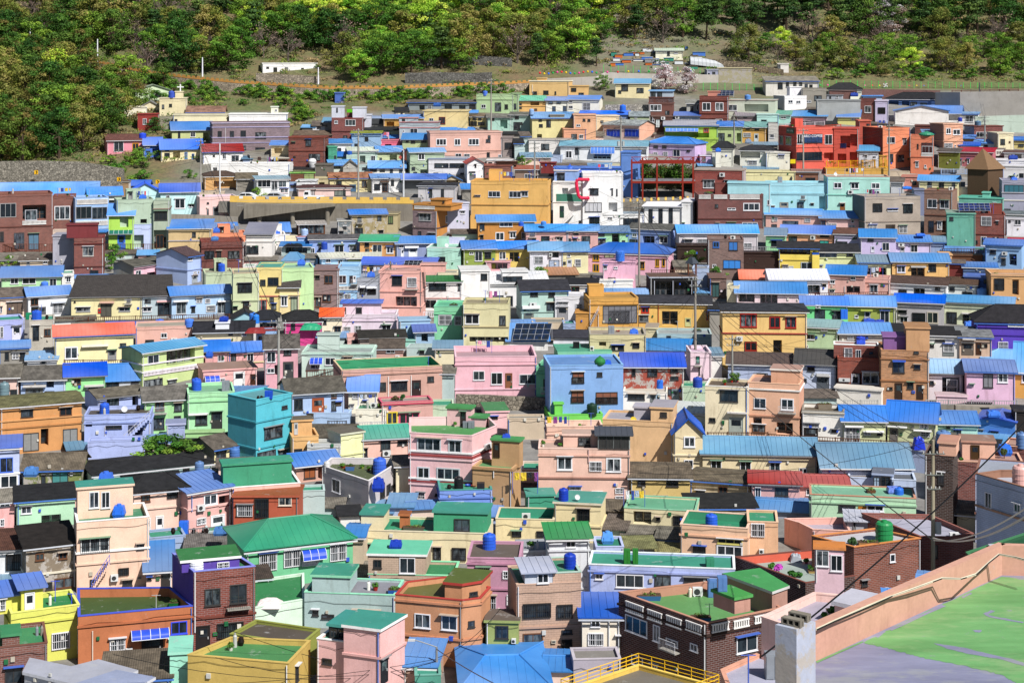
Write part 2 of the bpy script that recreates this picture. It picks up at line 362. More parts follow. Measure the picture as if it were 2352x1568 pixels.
            bar(hb,-.25,W+.25,z0+.45,z0+.49,.56,.6,bm); hb.build('window_balcony',root,org)
        if colr and lvl==0 and nme=='door': pass
        if big and o is not None: gb.build('door_leaf' if door else 'pane',o,org)
        if c in 'gb' and o is not None:
            gr=MB() if lvl==0 else MB(); gmat=mat('f','e8e8ec' if c=='g' else '2c2a2a'); st=max(.16,W/14)
            k=int(W/st)
            for i in range(k+1): bar(gr,W*i/k-.014,W*i/k+.014,z0,z1,.10,.125,gmat)
            for f in (.04,.5,.96): bar(gr,0,W,z0+Hh*f-.015,z0+Hh*f+.015,.125,.14,gmat)
            gr.build('grille',o if lvl==0 else root,org)
        if door and o is not None and lvl==0 and big:
            hb=MB(); bar(hb,W*.82,W*.88,z0+Hh*.42,z0+Hh*.52,.03,.09,mat('f','b8b8b8')); hb.build('handle',o,org)
    elif c=='a':
        mb=MB(); m=mat('y',colr or '2c50c8'); fm=mat('f','e4e8f0'); k=8; d=.75 if Hh>.4 else .45; nb=max(3,round(W/.75))
        pts=[(d*math.sin(i/k*math.pi/2)+.03,z0+(Hh)*math.cos(i/k*math.pi/2)) for i in range(k+1)]
        for (d0,za),(d1,zb) in zip(pts,pts[1:]):
            mb.face([at(0,d0,za),at(0,d1,zb),at(W,d1,zb),at(W,d0,za)],m); mb.face([at(0,d0,za-.03),at(W,d0,za-.03),at(W,d1,zb-.03),at(0,d1,zb-.03)],m)
            for i in range(nb+1):
                u=W*i/nb; mb.tube(at(u,d0+.01,za+.01),at(u,d1+.01,zb+.01),.03,fm,4)
        mb.tube(at(0,d+.03,z0),at(W,d+.03,z0),.035,fm,4); mb.build('awning',root,org)
    elif c=='A':
        mb=MB(); bar(mb,0,W,z0,max(z1,z0+.08),-.02,.5,cmat(colr or 'c8c4c0')); mb.build('door_hood',root,org)
    elif c=='c':
        mb=MB(); m=mat('y','d4d6d6'); dp=.32; bar(mb,0,W,z0,z1,.05,.05+dp,m)
        cx_,cz=W*.42,(z0+z1)/2; r=min(W,Hh)*.36; dk=mat('y','3a3c3e'); ring=[at(cx_+r*math.cos(t*math.pi/6),.05+dp+.004,cz+r*math.sin(t*math.pi/6)) for t in range(12)]
        mb.face(ring,dk); bar(mb,W*.1,W*.2,z0-.1,z0,-.02,.34,dk); bar(mb,W*.8,W*.9,z0-.1,z0,-.02,.34,dk); mb.build('air_conditioner',root,org)
    elif c=='m':
        mb=MB(); bar(mb,0,W,z0,z1,-.01,.13,mat('y',colr or 'b8b0a0')); bar(mb,W*.15,W*.85,z0+Hh*.3,z1-Hh*.2,.13,.14,mat('y','50565a')); mb.build('meter_box',root,org)
    elif c=='B':
        mb=MB(); m=mat('p',colr or 'e8e6e4'); bar(mb,0,W,z1-.09,z1,-.0,.14,m); bar(mb,0,W,z0,z0+.09,-.0,.14,m)
        bar(mb,0,W,z0+.09,z1-.09,-.01,.015,mat('p','4a4440'))
        k=max(3,int(W/.2))
        for i in range(k):
            u=(i+.5)*W/k; s_=min(.055,W/k*.33); bar(mb,u-s_,u+s_,z0+.09,z1-.09,.03,.11,m)
        mb.build('balustrade',root,org)
    elif c=='S':
        # outside stair, rising to the right, with a rail
        mb=MB(); m=mat('p',colr or H.wall_hex); k=12; 
        for i in range(k):
            ua,ub=W*i/k,W*(i+1)/k; zb=z0+(Hh)*(i+.0)/k
            bar(mb,ua,ub,zb,zb+Hh/k+.12,.05,1.0,m)
        mb.build('outside_stair',root,org)
        rb=MB(); rm=mat('f','4a66c8' if not colr else 'd0d0d8')
        for o_ in (.08,):
            for hz in (.45,.85): rb.tube(at(0,.98,z0+hz),at(W,.98,z1+hz),.03,rm,4)
            for i in range(0,k+1,2): rb.tube(at(W*i/k,.98,z0+Hh*i/k),at(W*i/k,.98,z0+Hh*i/k+.85),.025,rm,4)
        rb.build('stair_rail',root,org)
def roof_slab(mb,q,m,th=.1,ribs=0,rm=None):
    """q: eave-left, eave-right, ridge-right, ridge-left"""
    q=[Vector(p) for p in q]; n=(q[1]-q[0]).cross(q[3]-q[0]).normalized()
    b=[p-n*th for p in q]; L=(q[1]-q[0]).length; Wd=(q[3]-q[0]).length
    uv=[(0,0),(L,0),(L,Wd),(0,Wd)]
    mb.face(q,m,uv); mb.face(b[::-1],m)
    for i in range(4):
        j=(i+1)%4; mb.face([b[i],b[j],q[j],q[i]],m)
    if ribs:
        k=max(2,round(L/ribs)); e=(q[1]-q[0]).normalized()
        for i in range(k+1):
            t=i/k; p=q[0].lerp(q[1],t); r=q[3].lerp(q[2],t); hw=.03; hh=.035
            a=[p-e*hw,p+e*hw,r+e*hw,r-e*hw]; c=[x+n*hh for x in a]
            mb.face(c,m); mb.face([a[0],c[0],c[3],a[3]][::-1],m); mb.face([a[1],c[1],c[2],a[2]],m); mb.face([a[0],a[1],c[1],c[0]],m)
def make_roof(H,spec,root,org,name='roof'):
    sp=spec.split(); k=sp[0]; poly=H.poly; zt=H.zt
    T=H.T
    if k=='f':
        fm=cmat(sp[1],'d') if len(sp)>1 else H.wm; px=float(sp[2])*T[2]/4*4 if len(sp)>2 else 10
        px=float(sp[2])*T[2] if len(sp)>2 else 2; capc=sp[3] if len(sp)>3 else None
        ph=px/H.P; inner=cmat(sp[4]) if len(sp)>4 else (cmat(capc) if capc and px>14 else H.wm)
        cap=cmat(capc) if capc else H.wm
        if px<1.6:      # a slab laid on the walls
            o=inset(poly,-.14); th=.16; mb=MB(); n=len(o)
            for i in range(n):
                j=(i+1)%n; mb.face([(*o[i],zt-.04),(*o[j],zt-.04),(*o[j],zt+th),(*o[i],zt+th)],cap)
            mb.face([(*p,zt+th) for p in o],fm); mb.face([(*p,zt-.04) for p in o][::-1],cap); mb.build(name,root,org)
            H.deck=zt+th; H.ring=None
        else:
            ph=max(ph,.15); zd=zt-ph; inn=inset(poly,.16); mb=MB(); mb.face([(*p,zd) for p in inn],fm); mb.build(name,root,org); H.deck=zd
            n=len(poly); mb=MB()
            for i in range(n):
                j=(i+1)%n; mb.face([(*inn[j],zd),(*inn[i],zd),(*inn[i],zt),(*inn[j],zt)],inner)
            out=inset(poly,-.035); i2=inset(poly,.18)
            for i in range(n):
                j=(i+1)%n
                mb.face([(*out[i],zt),(*out[j],zt),(*out[j],zt+.07),(*out[i],zt+.07)],cap); mb.face([(*i2[j],zt),(*i2[i],zt),(*i2[i],zt+.07),(*i2[j],zt+.07)],cap)
                mb.face([(*out[i],zt+.07),(*out[j],zt+.07),(*i2[j],zt+.07),(*i2[i],zt+.07)],cap)
                mb.face([(*out[j],zt),(*out[i],zt),(*i2[i],zt),(*i2[j],zt)],cap)
            mb.build('parapet',root,org); H.ring=True
        return
    if k=='none': H.deck=zt; return
    # pitched roofs on a four-cornered plan: FL, FR, BR, BL
    m=cmat(sp[1],'m'); yr=T[1]+float(sp[2])*T[2]; kind=sp[1][0] if len(sp[1])==7 else 'm'
    FL,FR,BR,BL=[Vector(p) for p in H.quad]; ex=(FR-FL).normalized(); dn=(BL-FL); d=dn.length; dn=dn/d; ov=.32
    mb=MB(); ribs=.55 if kind=='m' else 0; wb=MB()
    W3=lambda v,z:Vector((v.x,v.y,z))
    if k=='s':
        Yb=(FL+dn*d).y; zr=max(Z_at(yr,(BL.y+BR.y)/2),zt+.12); sl=(zr-zt)/d
        a=[W3(FL-ex*ov-dn*ov,zt-sl*ov+.06),W3(FR+ex*ov-dn*ov,zt-sl*ov+.06),W3(BR+ex*ov+dn*ov,zr+sl*ov+.06),W3(BL-ex*ov+dn*ov,zr+sl*ov+.06)]
        roof_slab(mb,a,m,.1,ribs)
        for A,B in ((FR,BR),(BL,FL)):
            zA,zB=(zt,zr) if A is FR else (zr,zt)
            wb.face([W3(A,zt-.01),W3(B,zt-.01),W3(B,max(zB,zt)),W3(A,max(zA,zt))],H.sm)
        wb.face([W3(BR,zt-.01),W3(BL,zt-.01),W3(BL,zr),W3(BR,zr)],H.sm)
    elif k=='g':
        ML,MR=FL+dn*d/2,FR+dn*d/2; zr=max(Z_at(yr,(ML.y+MR.y)/2),zt+.25); zr=min(zr,zt+3.2); sl=(zr-zt)/(d/2)
        a=[W3(FL-ex*ov-dn*ov,zt-sl*ov+.06),W3(FR+ex*ov-dn*ov,zt-sl*ov+.06),W3(MR+ex*ov,zr+.06),W3(ML-ex*ov,zr+.06)]
        roof_slab(mb,a,m,.1,ribs)
        b=[W3(BR+ex*ov+dn*ov,zt-sl*ov+.06),W3(BL-ex*ov+dn*ov,zt-sl*ov+.06),W3(ML-ex*ov,zr+.06),W3(MR+ex*ov,zr+.06)]
        roof_slab(mb,b,m,.1,ribs)
        p,q=W3(ML-ex*(ov+.03),zr+.05),W3(MR+ex*(ov+.03),zr+.05); mb.tube(p,q,.10,m,6)
        wb.face([W3(FR,zt-.01),W3(BR,zt-.01),W3(MR,zr)],H.sm); w2=MB(); w2.face([W3(BL,zt-.01),W3(FL,zt-.01),W3(ML,zr)],H.sm); w2.build('gable_wall',root,org)
    elif k=='G':
        mF,mB_=(FL+FR)/2,(BL+BR)/2; w2=(FR-FL).length/2; zr=max(Z_at(yr,FL.y),zt+.3); sl=(zr-zt)/w2
        for sgn,A,B in ((-1,FL,BL),(1,FR,BR)):
            q=[W3(A+ex*sgn*ov-dn*ov,zt-sl*ov+.06),W3(B+ex*sgn*ov+dn*ov,zt-sl*ov+.06),W3(mB_+dn*ov,zr+.06),W3(mF-dn*ov,zr+.06)]
            if sgn<0: q=[q[1],q[0],q[3],q[2]]
            roof_slab(mb,q,m,.1,ribs)
        mb.tube(W3(mF-dn*(ov+.03),zr+.05),W3(mB_+dn*(ov+.03),zr+.05),.09,m,6)
        wb.face([W3(FL,zt-.01),W3(FR,zt-.01),W3(mF,zr)],H.wm); w3=MB(); w3.face([W3(BR,zt-.01),W3(BL,zt-.01),W3(mB_,zr)],H.sm); w3.build('gable_wall',root,org)
    elif k=='h':
        L=(FR-FL).length; ins=min(d/2,L*.3); ML,MR=FL+dn*d/2+ex*ins,FR+dn*d/2-ex*ins; zr=max(Z_at(yr,(ML.y+MR.y)/2),zt+.25); zr=min(zr,zt+3)
        c=[W3(FL-ex*ov-dn*ov,zt),W3(FR+ex*ov-dn*ov,zt),W3(BR+ex*ov+dn*ov,zt),W3(BL-ex*ov+dn*ov,zt)]; r=[W3(ML,zr),W3(MR,zr)]
        up=Vector((0,0,.1))
        mb.face([c[0]+up,c[1]+up,r[1]+up,r[0]+up],m,[(0,0),(L,0),(L-ins,d/2),(ins,d/2)]); mb.face([c[2]+up,c[3]+up,r[0]+up,r[1]+up],m)
        mb.face([c[1]+up,c[2]+up,r[1]+up],m); mb.face([c[3]+up,c[0]+up,r[0]+up],m)
        for i in range(4):
            j=(i+1)%4; mb.face([c[i],c[j],c[j]+up,c[i]+up],m)
        mb.face(c[::-1],m)
        for p,q in ((c[0],r[0]),(c[1],r[1]),(c[2],r[1]),(c[3],r[0]),(r[0],r[1])): mb.tube(p+up,q+up,.09,m,5)
        if kind in 'm':
            kk=max(2,int(L/.55))
            for i in range(1,kk):
                t=i/kk; x=L*t; top=min(x/ins if x<ins else (L-x)/ins if x>L-ins else 1,1)
                p=c[0].lerp(c[1],t)+up; q=p+(W3(FL+dn*d/2,zr+.1)-W3(FL-dn*ov,zt+.1))*top
                mb.tube(p,q,.028,m,4)
    o=mb.build(name,root,org)
    if wb.f: wb.build('gable_wall' if k in 'gGs' else 'upper_wall',root,org)
    H.deck=None; H.zr=zr
def parse_opts(tk):
    o={}
    for t in tk:
        if '=' in t:
            a,b=t.split('='); o[a]=float(b)
    return o
def add_house(line,T,prev):
    parts=[p.strip() for p in line.split('|')]; head=parts[0].split(); typ=head[0]; S=T[2]
    H=House(); H.T=T; X=lambda v:T[0]+v*S; Yp=lambda v:T[1]+v*S
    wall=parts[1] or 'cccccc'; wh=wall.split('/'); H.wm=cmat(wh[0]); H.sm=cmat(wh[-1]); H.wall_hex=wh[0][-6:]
    spec=parts[2]; feats=parts[3].split() if len(parts)>3 else []; label=parts[4] if len(parts)>4 else ''
    op=parse_opts(head); ptsx=[t for t in head[1:] if ',' in t]
    H.base_open=None; grp=prev
    if typ in 'PQ':
        pts=[tuple(float(c) for c in t.split(',')) for t in ptsx]; pts=[(X(a),Yp(b)) for a,b in pts]
        yb=Yp(op['yb'])
        if typ=='P':
            P=op['P']/(1/S) if 'P' in op else PM(yb)
            if 'P' in op: P=op['P']*S
            Y0=F/P; z=Z_at(pts[0][1],Y0); zb=Z_at(yb,Y0)
        else:
            zbase=prev.zt+.07 if prev.ring else (prev.deck or prev.zt)
            if op['yb']*S+T[1]>pts[0][1]+30 and prev.ring: zbase=prev.deck
            Y0=F*zbase/(HY-yb); P=F/Y0; z=Z_at(pts[0][1],Y0); zb=zbase
        poly=[(X_at(px,F*z/(HY-py)),F*z/(HY-py)) for px,py in pts]
        H.poly=ccw(poly); H.zt=z; H.zb=zb; H.Y0=Y0; H.P=P
        H.edges=[(H.poly[i],H.poly[(i+1)%len(poly)]) for i in range(len(poly))]
        # main front: the longest wall that faces the camera
        A,B=max((e for e in H.edges if facing(*e)>.2),key=lambda e:(Vector(e[0])-Vector(e[1])).length*facing(*e))
        H.front=(Vector(A),Vector(B)); e=(H.front[1]-H.front[0]).normalized(); dn=Vector((-e.y,e.x))
        dd=max((Vector(p)-H.front[0]).dot(dn) for p in H.poly); H.d=dd
        H.quad=[A,B,tuple(Vector(B)+dn*dd),tuple(Vector(A)+dn*dd)]
    else:
        nums=[float(t) for t in head[1:] if '=' not in t]; x0,x1,yt,yb=X(nums[0]),X(nums[1]),Yp(nums[2]),Yp(nums[3])
        d=op.get('d',5); grp=prev
        if typ=='R':      # a rooftop room stands on the part of the house right below it
            xm_=(x0+x1)/2; base=prev.group[0]
            for h in prev.group[1:]:
                q=ray_edge(xm_,*h.front)
                if not q or not 0<=q[0]<=1 or h.deck is None: continue
                if 'o' in op:
                    if h.zt<Z_at(yt,q[1])-.4: base=h
                elif abs(HY-(h.deck/h.Y0)*F-yb)<abs(HY-(base.deck if base.deck is not None else base.zt)/base.Y0*F-yb)-6: base=h
            prev=base
        if spec.startswith('f') and typ=='H' and yb>1000: d*=.8
        if typ=='H':
            P=op['P']*S if 'P' in op else PM(yb); Y0=F/P
            if 'yr' in op:
                yr=Yp(op['yr'])
                if yr<=yt: z=Z_at(yt,Y0); Ya=Y0; Yb=F*z/(HY-yr)
                else: z=Z_at(yr,Y0); Yb=Y0; Ya=F*z/(HY-yt)
                A=Vector((X_at(x0,Ya),Ya)); B=Vector((X_at(x1,Yb),Yb))
            else:
                z=Z_at(yt,Y0); s=op['s']*S if 's' in op else random.uniform(-.15,.15)*d*P; th=max(-.9,min(.9,s/(d*P))); th=math.asin(th)
                xp=x1 if s>0 else x0 if s<0 else (x0+x1)/2; piv=Vector((X_at(xp,Y0),Y0)); rr=piv.normalized(); pe=Vector((rr.y,-rr.x))
                e=pe*math.cos(th)-rr*math.sin(th)
                C,D=piv,piv+e; q0=ray_edge(x0,C,D); q1=ray_edge(x1,C,D); A=C+e*q0[0]; B=C+e*q1[0]
            zb=Z_at(yb,Y0)
            e=(B-A).normalized(); dn=Vector((-e.y,e.x))
        else:
            A0,B0=prev.front; e=(B0-A0).normalized(); dn=Vector((-e.y,e.x)); xm=(x0+x1)/2
            if 'o' in op: off=op['o']
            else:
                dk=prev.deck if prev.deck is not None else prev.zt
                Yd=F*dk/(HY-yb) if abs(HY-yb)>20 else prev.Y0+1.5
                q=ray_edge(xm,A0,B0); off=min(max((Yd-q[1])*.95,.45),max(prev.d-1.4,.5))
            d=min(d,max(prev.d-off-.05,1.2)); A1=A0+dn*off; B1=B0+dn*off
            q0=ray_edge(x0,A1,B1); q1=ray_edge(x1,A1,B1); A=A1+(B1-A1)*q0[0]; B=A1+(B1-A1)*q1[0]
            Y0=(A.y+B.y)/2; P=F/Y0; z=Z_at(yt,Y0)
            if off<.01: zb=prev.zt+(.07 if prev.ring else 0 if prev.deck is None else prev.deck-prev.zt)
            else: zb=prev.deck if prev.deck is not None else prev.zt-.3
            z=max(z,zb+.5)
        BL,BR=A+dn*d,B+dn*d
        # keep the sides along the sight lines for unrotated houses so neighbours stay apart
        H.poly=[tuple(A),tuple(B),tuple(BR),tuple(BL)]; H.quad=H.poly; H.front=(A,B); H.d=d; H.zt=z; H.zb=zb; H.Y0=Y0; H.P=P
        H.edges=[(H.poly[i],H.poly[(i+1)%4]) for i in range(4)]
    top=typ in 'HP'
    cxy=sum((Vector(p) for p in H.poly),Vector((0,0)))/len(H.poly)
    if top:
        gz=min([GZ(p[1]) for p in H.poly]+[H.zb])-.6
        if 'P' in op: gz=min(gz,-46)
        org=(cxy.x,cxy.y,gz); nn_,ct_,gr_=noun(label); root=empty(nn_,org,label,ct_,gr_); H.label=label; H.root=root; H.org=org; lvl=0; par=root; H.gz=gz
    else:
        org=prev.org; H.label=prev.label; H.root=prev.root; H.org=org; lvl=1; gz=H.zb; H.gz=prev.gz
    # openings
    mb=MB(); n=len(H.poly)
    holes={i:[] for i in range(n)}
    for tok in feats:
        if tok[0]!='q': continue
        try: a=[float(v) for v in tok[1:].split(',')[:4]]
        except ValueError: continue
        xm=X(a[0]+a[2]/2); best=None
        for i,(A,B) in enumerate(H.edges):
            if facing(A,B)<.1: continue
            q=ray_edge(xm,A,B)
            if q and 0<=q[0]<=1 and (best is None or q[1]<best[1]): best=(i,q[1])
        if best:
            A,B=H.edges[best[0]]; L=(Vector(B)-Vector(A)).length; u=sorted((ray_edge(X(a[0]),A,B)[0]*L,ray_edge(X(a[0]+a[2]),A,B)[0]*L))
            holes[best[0]].append((u[0],u[1],Z_at(Yp(a[1]+a[3]),best[1]),Z_at(Yp(a[1]),best[1]),min(1.1,H.d*.4)))
    fi=max(range(n),key=lambda i:(facing(*H.edges[i]))*(Vector(H.edges[i][0])-Vector(H.edges[i][1])).length if facing(*H.edges[i])>0 else -1)
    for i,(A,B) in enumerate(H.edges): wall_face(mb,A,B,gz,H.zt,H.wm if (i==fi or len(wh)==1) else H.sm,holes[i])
    wo=mb.build('wall' if top else 'rooftop_room',par if top else prev.partroot,org)
    H.partroot=root if top else prev.partroot
    H.group=[H] if top else grp.group+[H]
    H.ring=None; H.deck=H.zt
    rp=root if top else wo
    make_roof(H,spec,rp,org)
    for tok in feats:
        if tok[0]!='q' or H.P*1<14: continue
        # a door or window at the back of the recess
    for tok in feats: feature(H,tok,rp,org,False,lvl)
    HS.append(H) if top else None
    if lvl==0 and H.zt-H.zb>1.6 and len([t for t in feats if t[0] in 'wWkogbdDeq'])<3 and not any(q in label for q in ('wall','windowless','blank','bunker','roof slab','platform','shelter','garden','parapet')):
        A,B=Vector(H.front[0]),Vector(H.front[1]); L=(B-A).length; e=(B-A)/L; rr=random.Random(int(abs(A.x*13+A.y*57))); nw=int(L/2.2)
        used=[(float(t[1:].split(',')[0]),float(t[1:].split(',')[0])+float(t[1:].split(',')[2])) for t in feats if t[0] in 'wWkogbdDeqa' and t.count(',')>=3]
        for i in range(nw):
            u=(i+.5)*L/nw+rr.uniform(-.3,.3); p=A+e*u; px=CX+p.x/p.y*F; lx=(px-T[0])/S
            if any(a-12/S/4<lx<b+12/S/4 for a,b in used): continue
            for st in range(max(1,int((H.zt-H.zb)/2.4))):
                z=H.zb+st*2.5; kd=rr.choice('kkkwwbgoD' if st==0 else 'kkwwbgo'); w_=rr.choice([.5,.7,.9,1.2]); h_=rr.choice([.5,.7,.9]) 
                z0=z+1.0; 
                if kd=='D': w_,h_,z0=.8,1.8,z+.05
                if z0+h_>H.zt-.25: continue
                py0=HY-(z0+h_)/p.y*F; Pp=F/p.y
                feature(H,f"{kd}{(px-w_*Pp/2-T[0])/S:.1f},{(py0-T[1])/S:.1f},{w_*Pp/S:.1f},{h_*Pp/S:.1f}",rp,org,False,1)
    if lvl==0 and H.zt-H.zb>1.2:
        A,B=Vector(H.front[0]),Vector(H.front[1]); L=(B-A).length; e=(B-A)/L; n=Vector((e.y,-e.x)); rr=random.Random(int(abs(A.x*91+A.y*37)))
        gb=MB(); gc=rr.choice(['d8d8dc','c8ccd4','8a8a8c','4a78c8','e0e0e0'])
        if spec[0] in 'gsh':
            p=A-e*.3+n*.36; gb.obox((p.x,p.y,H.zt-.2),Vector((e.x,e.y,0))*(L+.6),Vector((n.x,n.y,0))*.1,(0,0,.1),mat('f',gc)); gb.build('gutter',root,org); gb=MB()
        if L>2:
            u=rr.choice([.12,L-.12]); p=A+e*u+n*.08; gb.tube((p.x,p.y,max(H.zb,H.zt-6)),(p.x,p.y,H.zt-.1),.045,mat('f',gc),5); gb.build('downpipe',root,org)
        if L>3 and H.P>11:
            for k in range(rr.randint(1,3)):
                u=rr.uniform(.2,L-.5); z=H.zb+rr.uniform(.9,1.9); w_=rr.choice([.22,.3,.2]); p=A+e*u+n*.0; gb=MB(); gb.obox((p.x,p.y,z),Vector((e.x,e.y,0))*w_,Vector((n.x,n.y,0))*.14,(0,0,w_*1.1),mat('y',rr.choice(['b8b0a0','2a6a44','c8c8c4','3a5ac0','d8d4c8']))); gb.build('meter_box',root,org)
        # loose service wires stapled along the front
        gb=MB(); z=H.zt-rr.uniform(.3,.7); pr=None
        for i in range(7):
            p=A+e*(L*i/6)+n*.05; q=Vector((p.x,p.y,z+rr.uniform(-.12,.12)))
            if pr is not None: gb.tube(pr,q,.014,mat('y','1a1a1c'),3)
            pr=q
        gb.build('service_wire',root,org)
    return H

# ---------------- rooftop and ground items ----------------
ITEMS=[]
def cname(h):
    r,g,b=[int(h[i:i+2],16) for i in (0,2,4)]; mx,mn=max(r,g,b),min(r,g,b)
    if mx<62: return 'black'
    if mx-mn<28: return 'white' if mn>195 else 'pale grey' if mn>150 else 'grey' if mn>80 else 'dark grey'
    if b==mx and b-r>30: return 'royal blue' if r<75 and g<120 else 'blue' if r<130 else 'pale blue'
    if g==mx and g-r>15: return 'green' if mx<190 else 'pale green'
    if r==mx and b>g: return 'magenta' if r-g>60 else 'pink'
    if r==mx and g>.75*r and b<.75*r: return 'yellow' if mx>190 and b<120 else 'tan' if mx>120 else 'olive'
    if r==mx and g<.5*r: return 'red' if mx>150 else 'dark red'
    return 'brown' if mx<170 else 'orange' if b<110 else 'cream'
KINDN={'tank':('water_tank','round water tank'),'boxtank':('water_tank','box shaped water tank'),'gas':('gas_cylinder','gas cylinder'),'jar':('earthen_jar','glazed earthen jar'),'pot':('plant_pot','plant pot with leaves'),'planter':('planter','trough planter'),'cabinet':('cabinet','upright cabinet'),'pole':('rooftop_pole','thin rooftop pole'),'ac':('air_conditioner','air conditioner unit'),'dish':('satellite_dish','satellite dish'),'onion':('water_tank','domed bulging water tank'),'bowl':('basin','round basin'),'sheet':('plastic_sheet','crumpled sheet'),'shrub':('shrub','leafy shrub'),'solar':('solar_panel','tilted solar panel array'),'laundry':('laundry_line','line of drying laundry'),'bag':('sack','bulging plastic sack')}
def leafball(mb,c,rx,ry,rz,n,sz,m,rnd):
    for _ in range(n):
        while True:
            v=Vector((rnd.uniform(-1,1),rnd.uniform(-1,1),rnd.uniform(-1,1)))
            if .35<v.length<1: break
        p=Vector(c)+Vector((v.x*rx,v.y*ry,v.z*rz)); nn=(v.normalized()+Vector((rnd.uniform(-.7,.7),rnd.uniform(-.7,.7),rnd.uniform(-.3,1)))).normalized()
        u=nn.orthogonal().normalized()*sz*rnd.uniform(.6,1.2); w_=nn.cross(u)*rnd.uniform(.5,.9)
        u=Matrix.Rotation(rnd.uniform(0,6.28),3,nn)@u; w_=nn.cross(u)*.7
        mb.face([p-u,p+w_,p+u,p-w_],m,[(0,0),(1,0),(1,1),(0,1)])
IR=random.Random(5)
def add_item(t,T,H):
    kind=t[0]; x,y,w_,h_=[float(v) for v in t[1:5]]; col=t[5]; S=T[2]; px=T[0]+x*S; py=T[1]+y*S
    for h in H.group[::-1]:      # the deck the thing stands on: the one its foot falls inside
        if h.deck is None or abs(HY-py)<5: continue
        Yt=F*h.deck/(HY-py); q=(X_at(px,Yt),Yt); pl=h.poly; ins=all((pl[(i+1)%len(pl)][0]-pl[i][0])*(q[1]-pl[i][1])-(pl[(i+1)%len(pl)][1]-pl[i][1])*(q[0]-pl[i][0])>-.3 for i in range(len(pl)))
        if ins: H=h; break
    else: H=H.group[0] if H.group[0].deck is not None else H
    dk=H.deck; Ymin=H.Y0+.35; stand=False
    if dk is not None and dk<-1:
        Y=F*dk/(HY-py) if HY-py<-5 else Ymin
        q=None
        for A,B in [H.front]:
            q=ray_edge(px,A,B)
        Yf=q[1] if q and -.5<q[0]<1.5 else H.Y0
        Y=max(Yf+.4,min(Y,Yf+max(H.d-.5,.6))) ; z=dk
        if abs(Z_at(py,Y)-dk)>1.0 and kind in ('tank','boxtank','onion','cabinet'): z=min(max(Z_at(py,Y),dk),dk+2.5) ; stand=z-dk>.3
    else:
        zz=Z_at(py,H.Y0)
        if zz>H.zt-.1: Y=H.Y0+.9; z=Z_at(py,Y)
        else: Y=H.Y0-.9; z=Z_at(py,Y); stand=True
    P=F/Y; X=X_at(px,Y); W,Hh=w_*S/P,h_*S/P; r=W/2
    nmn,desc=KINDN[kind]; nm_=nmn
    lab=f"{cname(col)} {desc} on the "; lab+=short(H.label,16-len(lab.split()))
    cat=nmn.replace('_',' ')
    m=mat('y',col); mb=MB(); O=(X,Y,z)
    gb=None
    if kind=='tank':
        root=empty(nm_,O,lab,cat,'water tanks on roofs')
        b=MB(); b.cyl((X,Y,z),r,Hh*.82,m,20,r*.97); b.cyl((X,Y,z+Hh*.82),r*.97,Hh*.08,m,20,r*.8)
        for f in (.25,.5,.75): b.cyl((X,Y,z+Hh*.82*f-.02),r*1.03,.05,m,20,r*1.03)
        b.build('tank_body',root,O,True)
        b=MB(); b.cyl((X,Y,z+Hh*.9),r*.36,Hh*.09,m,14,r*.3); b.build('lid',root,O)
    elif kind=='boxtank':
        root=empty(nm_,O,lab,cat,'water tanks on roofs'); b=MB(); ch=min(W,Hh)*.12; dp=min(W*.8,1.1)
        b.box8([(X-r+ch,Y-dp/2+ch,z),(X+r-ch,Y-dp/2+ch,z),(X+r-ch,Y+dp/2-ch,z),(X-r+ch,Y+dp/2-ch,z)],[(X-r,Y-dp/2,z+Hh*.3),(X+r,Y-dp/2,z+Hh*.3),(X+r,Y+dp/2,z+Hh*.3),(X-r,Y+dp/2,z+Hh*.3)],m)
        b.box8([(X-r,Y-dp/2,z+Hh*.3),(X+r,Y-dp/2,z+Hh*.3),(X+r,Y+dp/2,z+Hh*.3),(X-r,Y+dp/2,z+Hh*.3)],[(X-r+ch,Y-dp/2+ch,z+Hh*.86),(X+r-ch,Y-dp/2+ch,z+Hh*.86),(X+r-ch,Y+dp/2-ch,z+Hh*.86),(X-r+ch,Y+dp/2-ch,z+Hh*.86)],m)
        for f in (-.3,.3): b.obox((X+r*2*f-.03,Y-dp/2-.02,z+Hh*.25),(.06,0,0),(0,.03,0),(0,0,Hh*.35),m)
        b.build('tank_body',root,O); b=MB(); b.cyl((X,Y,z+Hh*.86),r*.42,Hh*.13,mat('y',col),14,r*.36); b.build('lid',root,O)
    elif kind=='onion':
        root=empty(nm_,O,lab,cat,'water tanks on roofs'); b=MB(); pr=[(0,.55),(.2,.9),(.42,1.0),(.6,.93),(.8,.6),(.92,.28),(1,.1)]
        for (a,ra),(c_,rb) in zip(pr,pr[1:]): b.cyl((X,Y,z+Hh*a),r*ra,Hh*(c_-a),m,22,r*rb,False)
        b.build('tank_body',root,O,True); b=MB(); b.cyl((X,Y,z+Hh*.92),r*.2,Hh*.1,m,12); b.cyl((X,Y,z+Hh*.42-.03),r*1.03,.07,m,22); b.build('lid',root,O)
    elif kind=='gas':
        root=empty(nm_,O,lab,cat,'gas cylinders'); b=MB(); b.cyl((X,Y,z),r*.9,Hh*.78,m,12); b.cyl((X,Y,z+Hh*.78),r*.9,Hh*.1,m,12,r*.45); b.build('cylinder_body',root,O)
        b=MB(); b.cyl((X,Y,z+Hh*.88),r*.4,Hh*.12,mat('f','a0a0a0'),8); b.build('valve',root,O)
    elif kind=='jar':
        root=empty(nm_,O,lab,cat,'earthen jars'); b=MB()
        for a,ra,c_,rb in ((0,.6,.45,1),(.45,1,.8,.75),(.8,.75,.86,.7)): b.cyl((X,Y,z+Hh*a),r*ra,Hh*(c_-a),mat('y','1c120e' if cname(col)=='black' else col),14,r*rb,False)
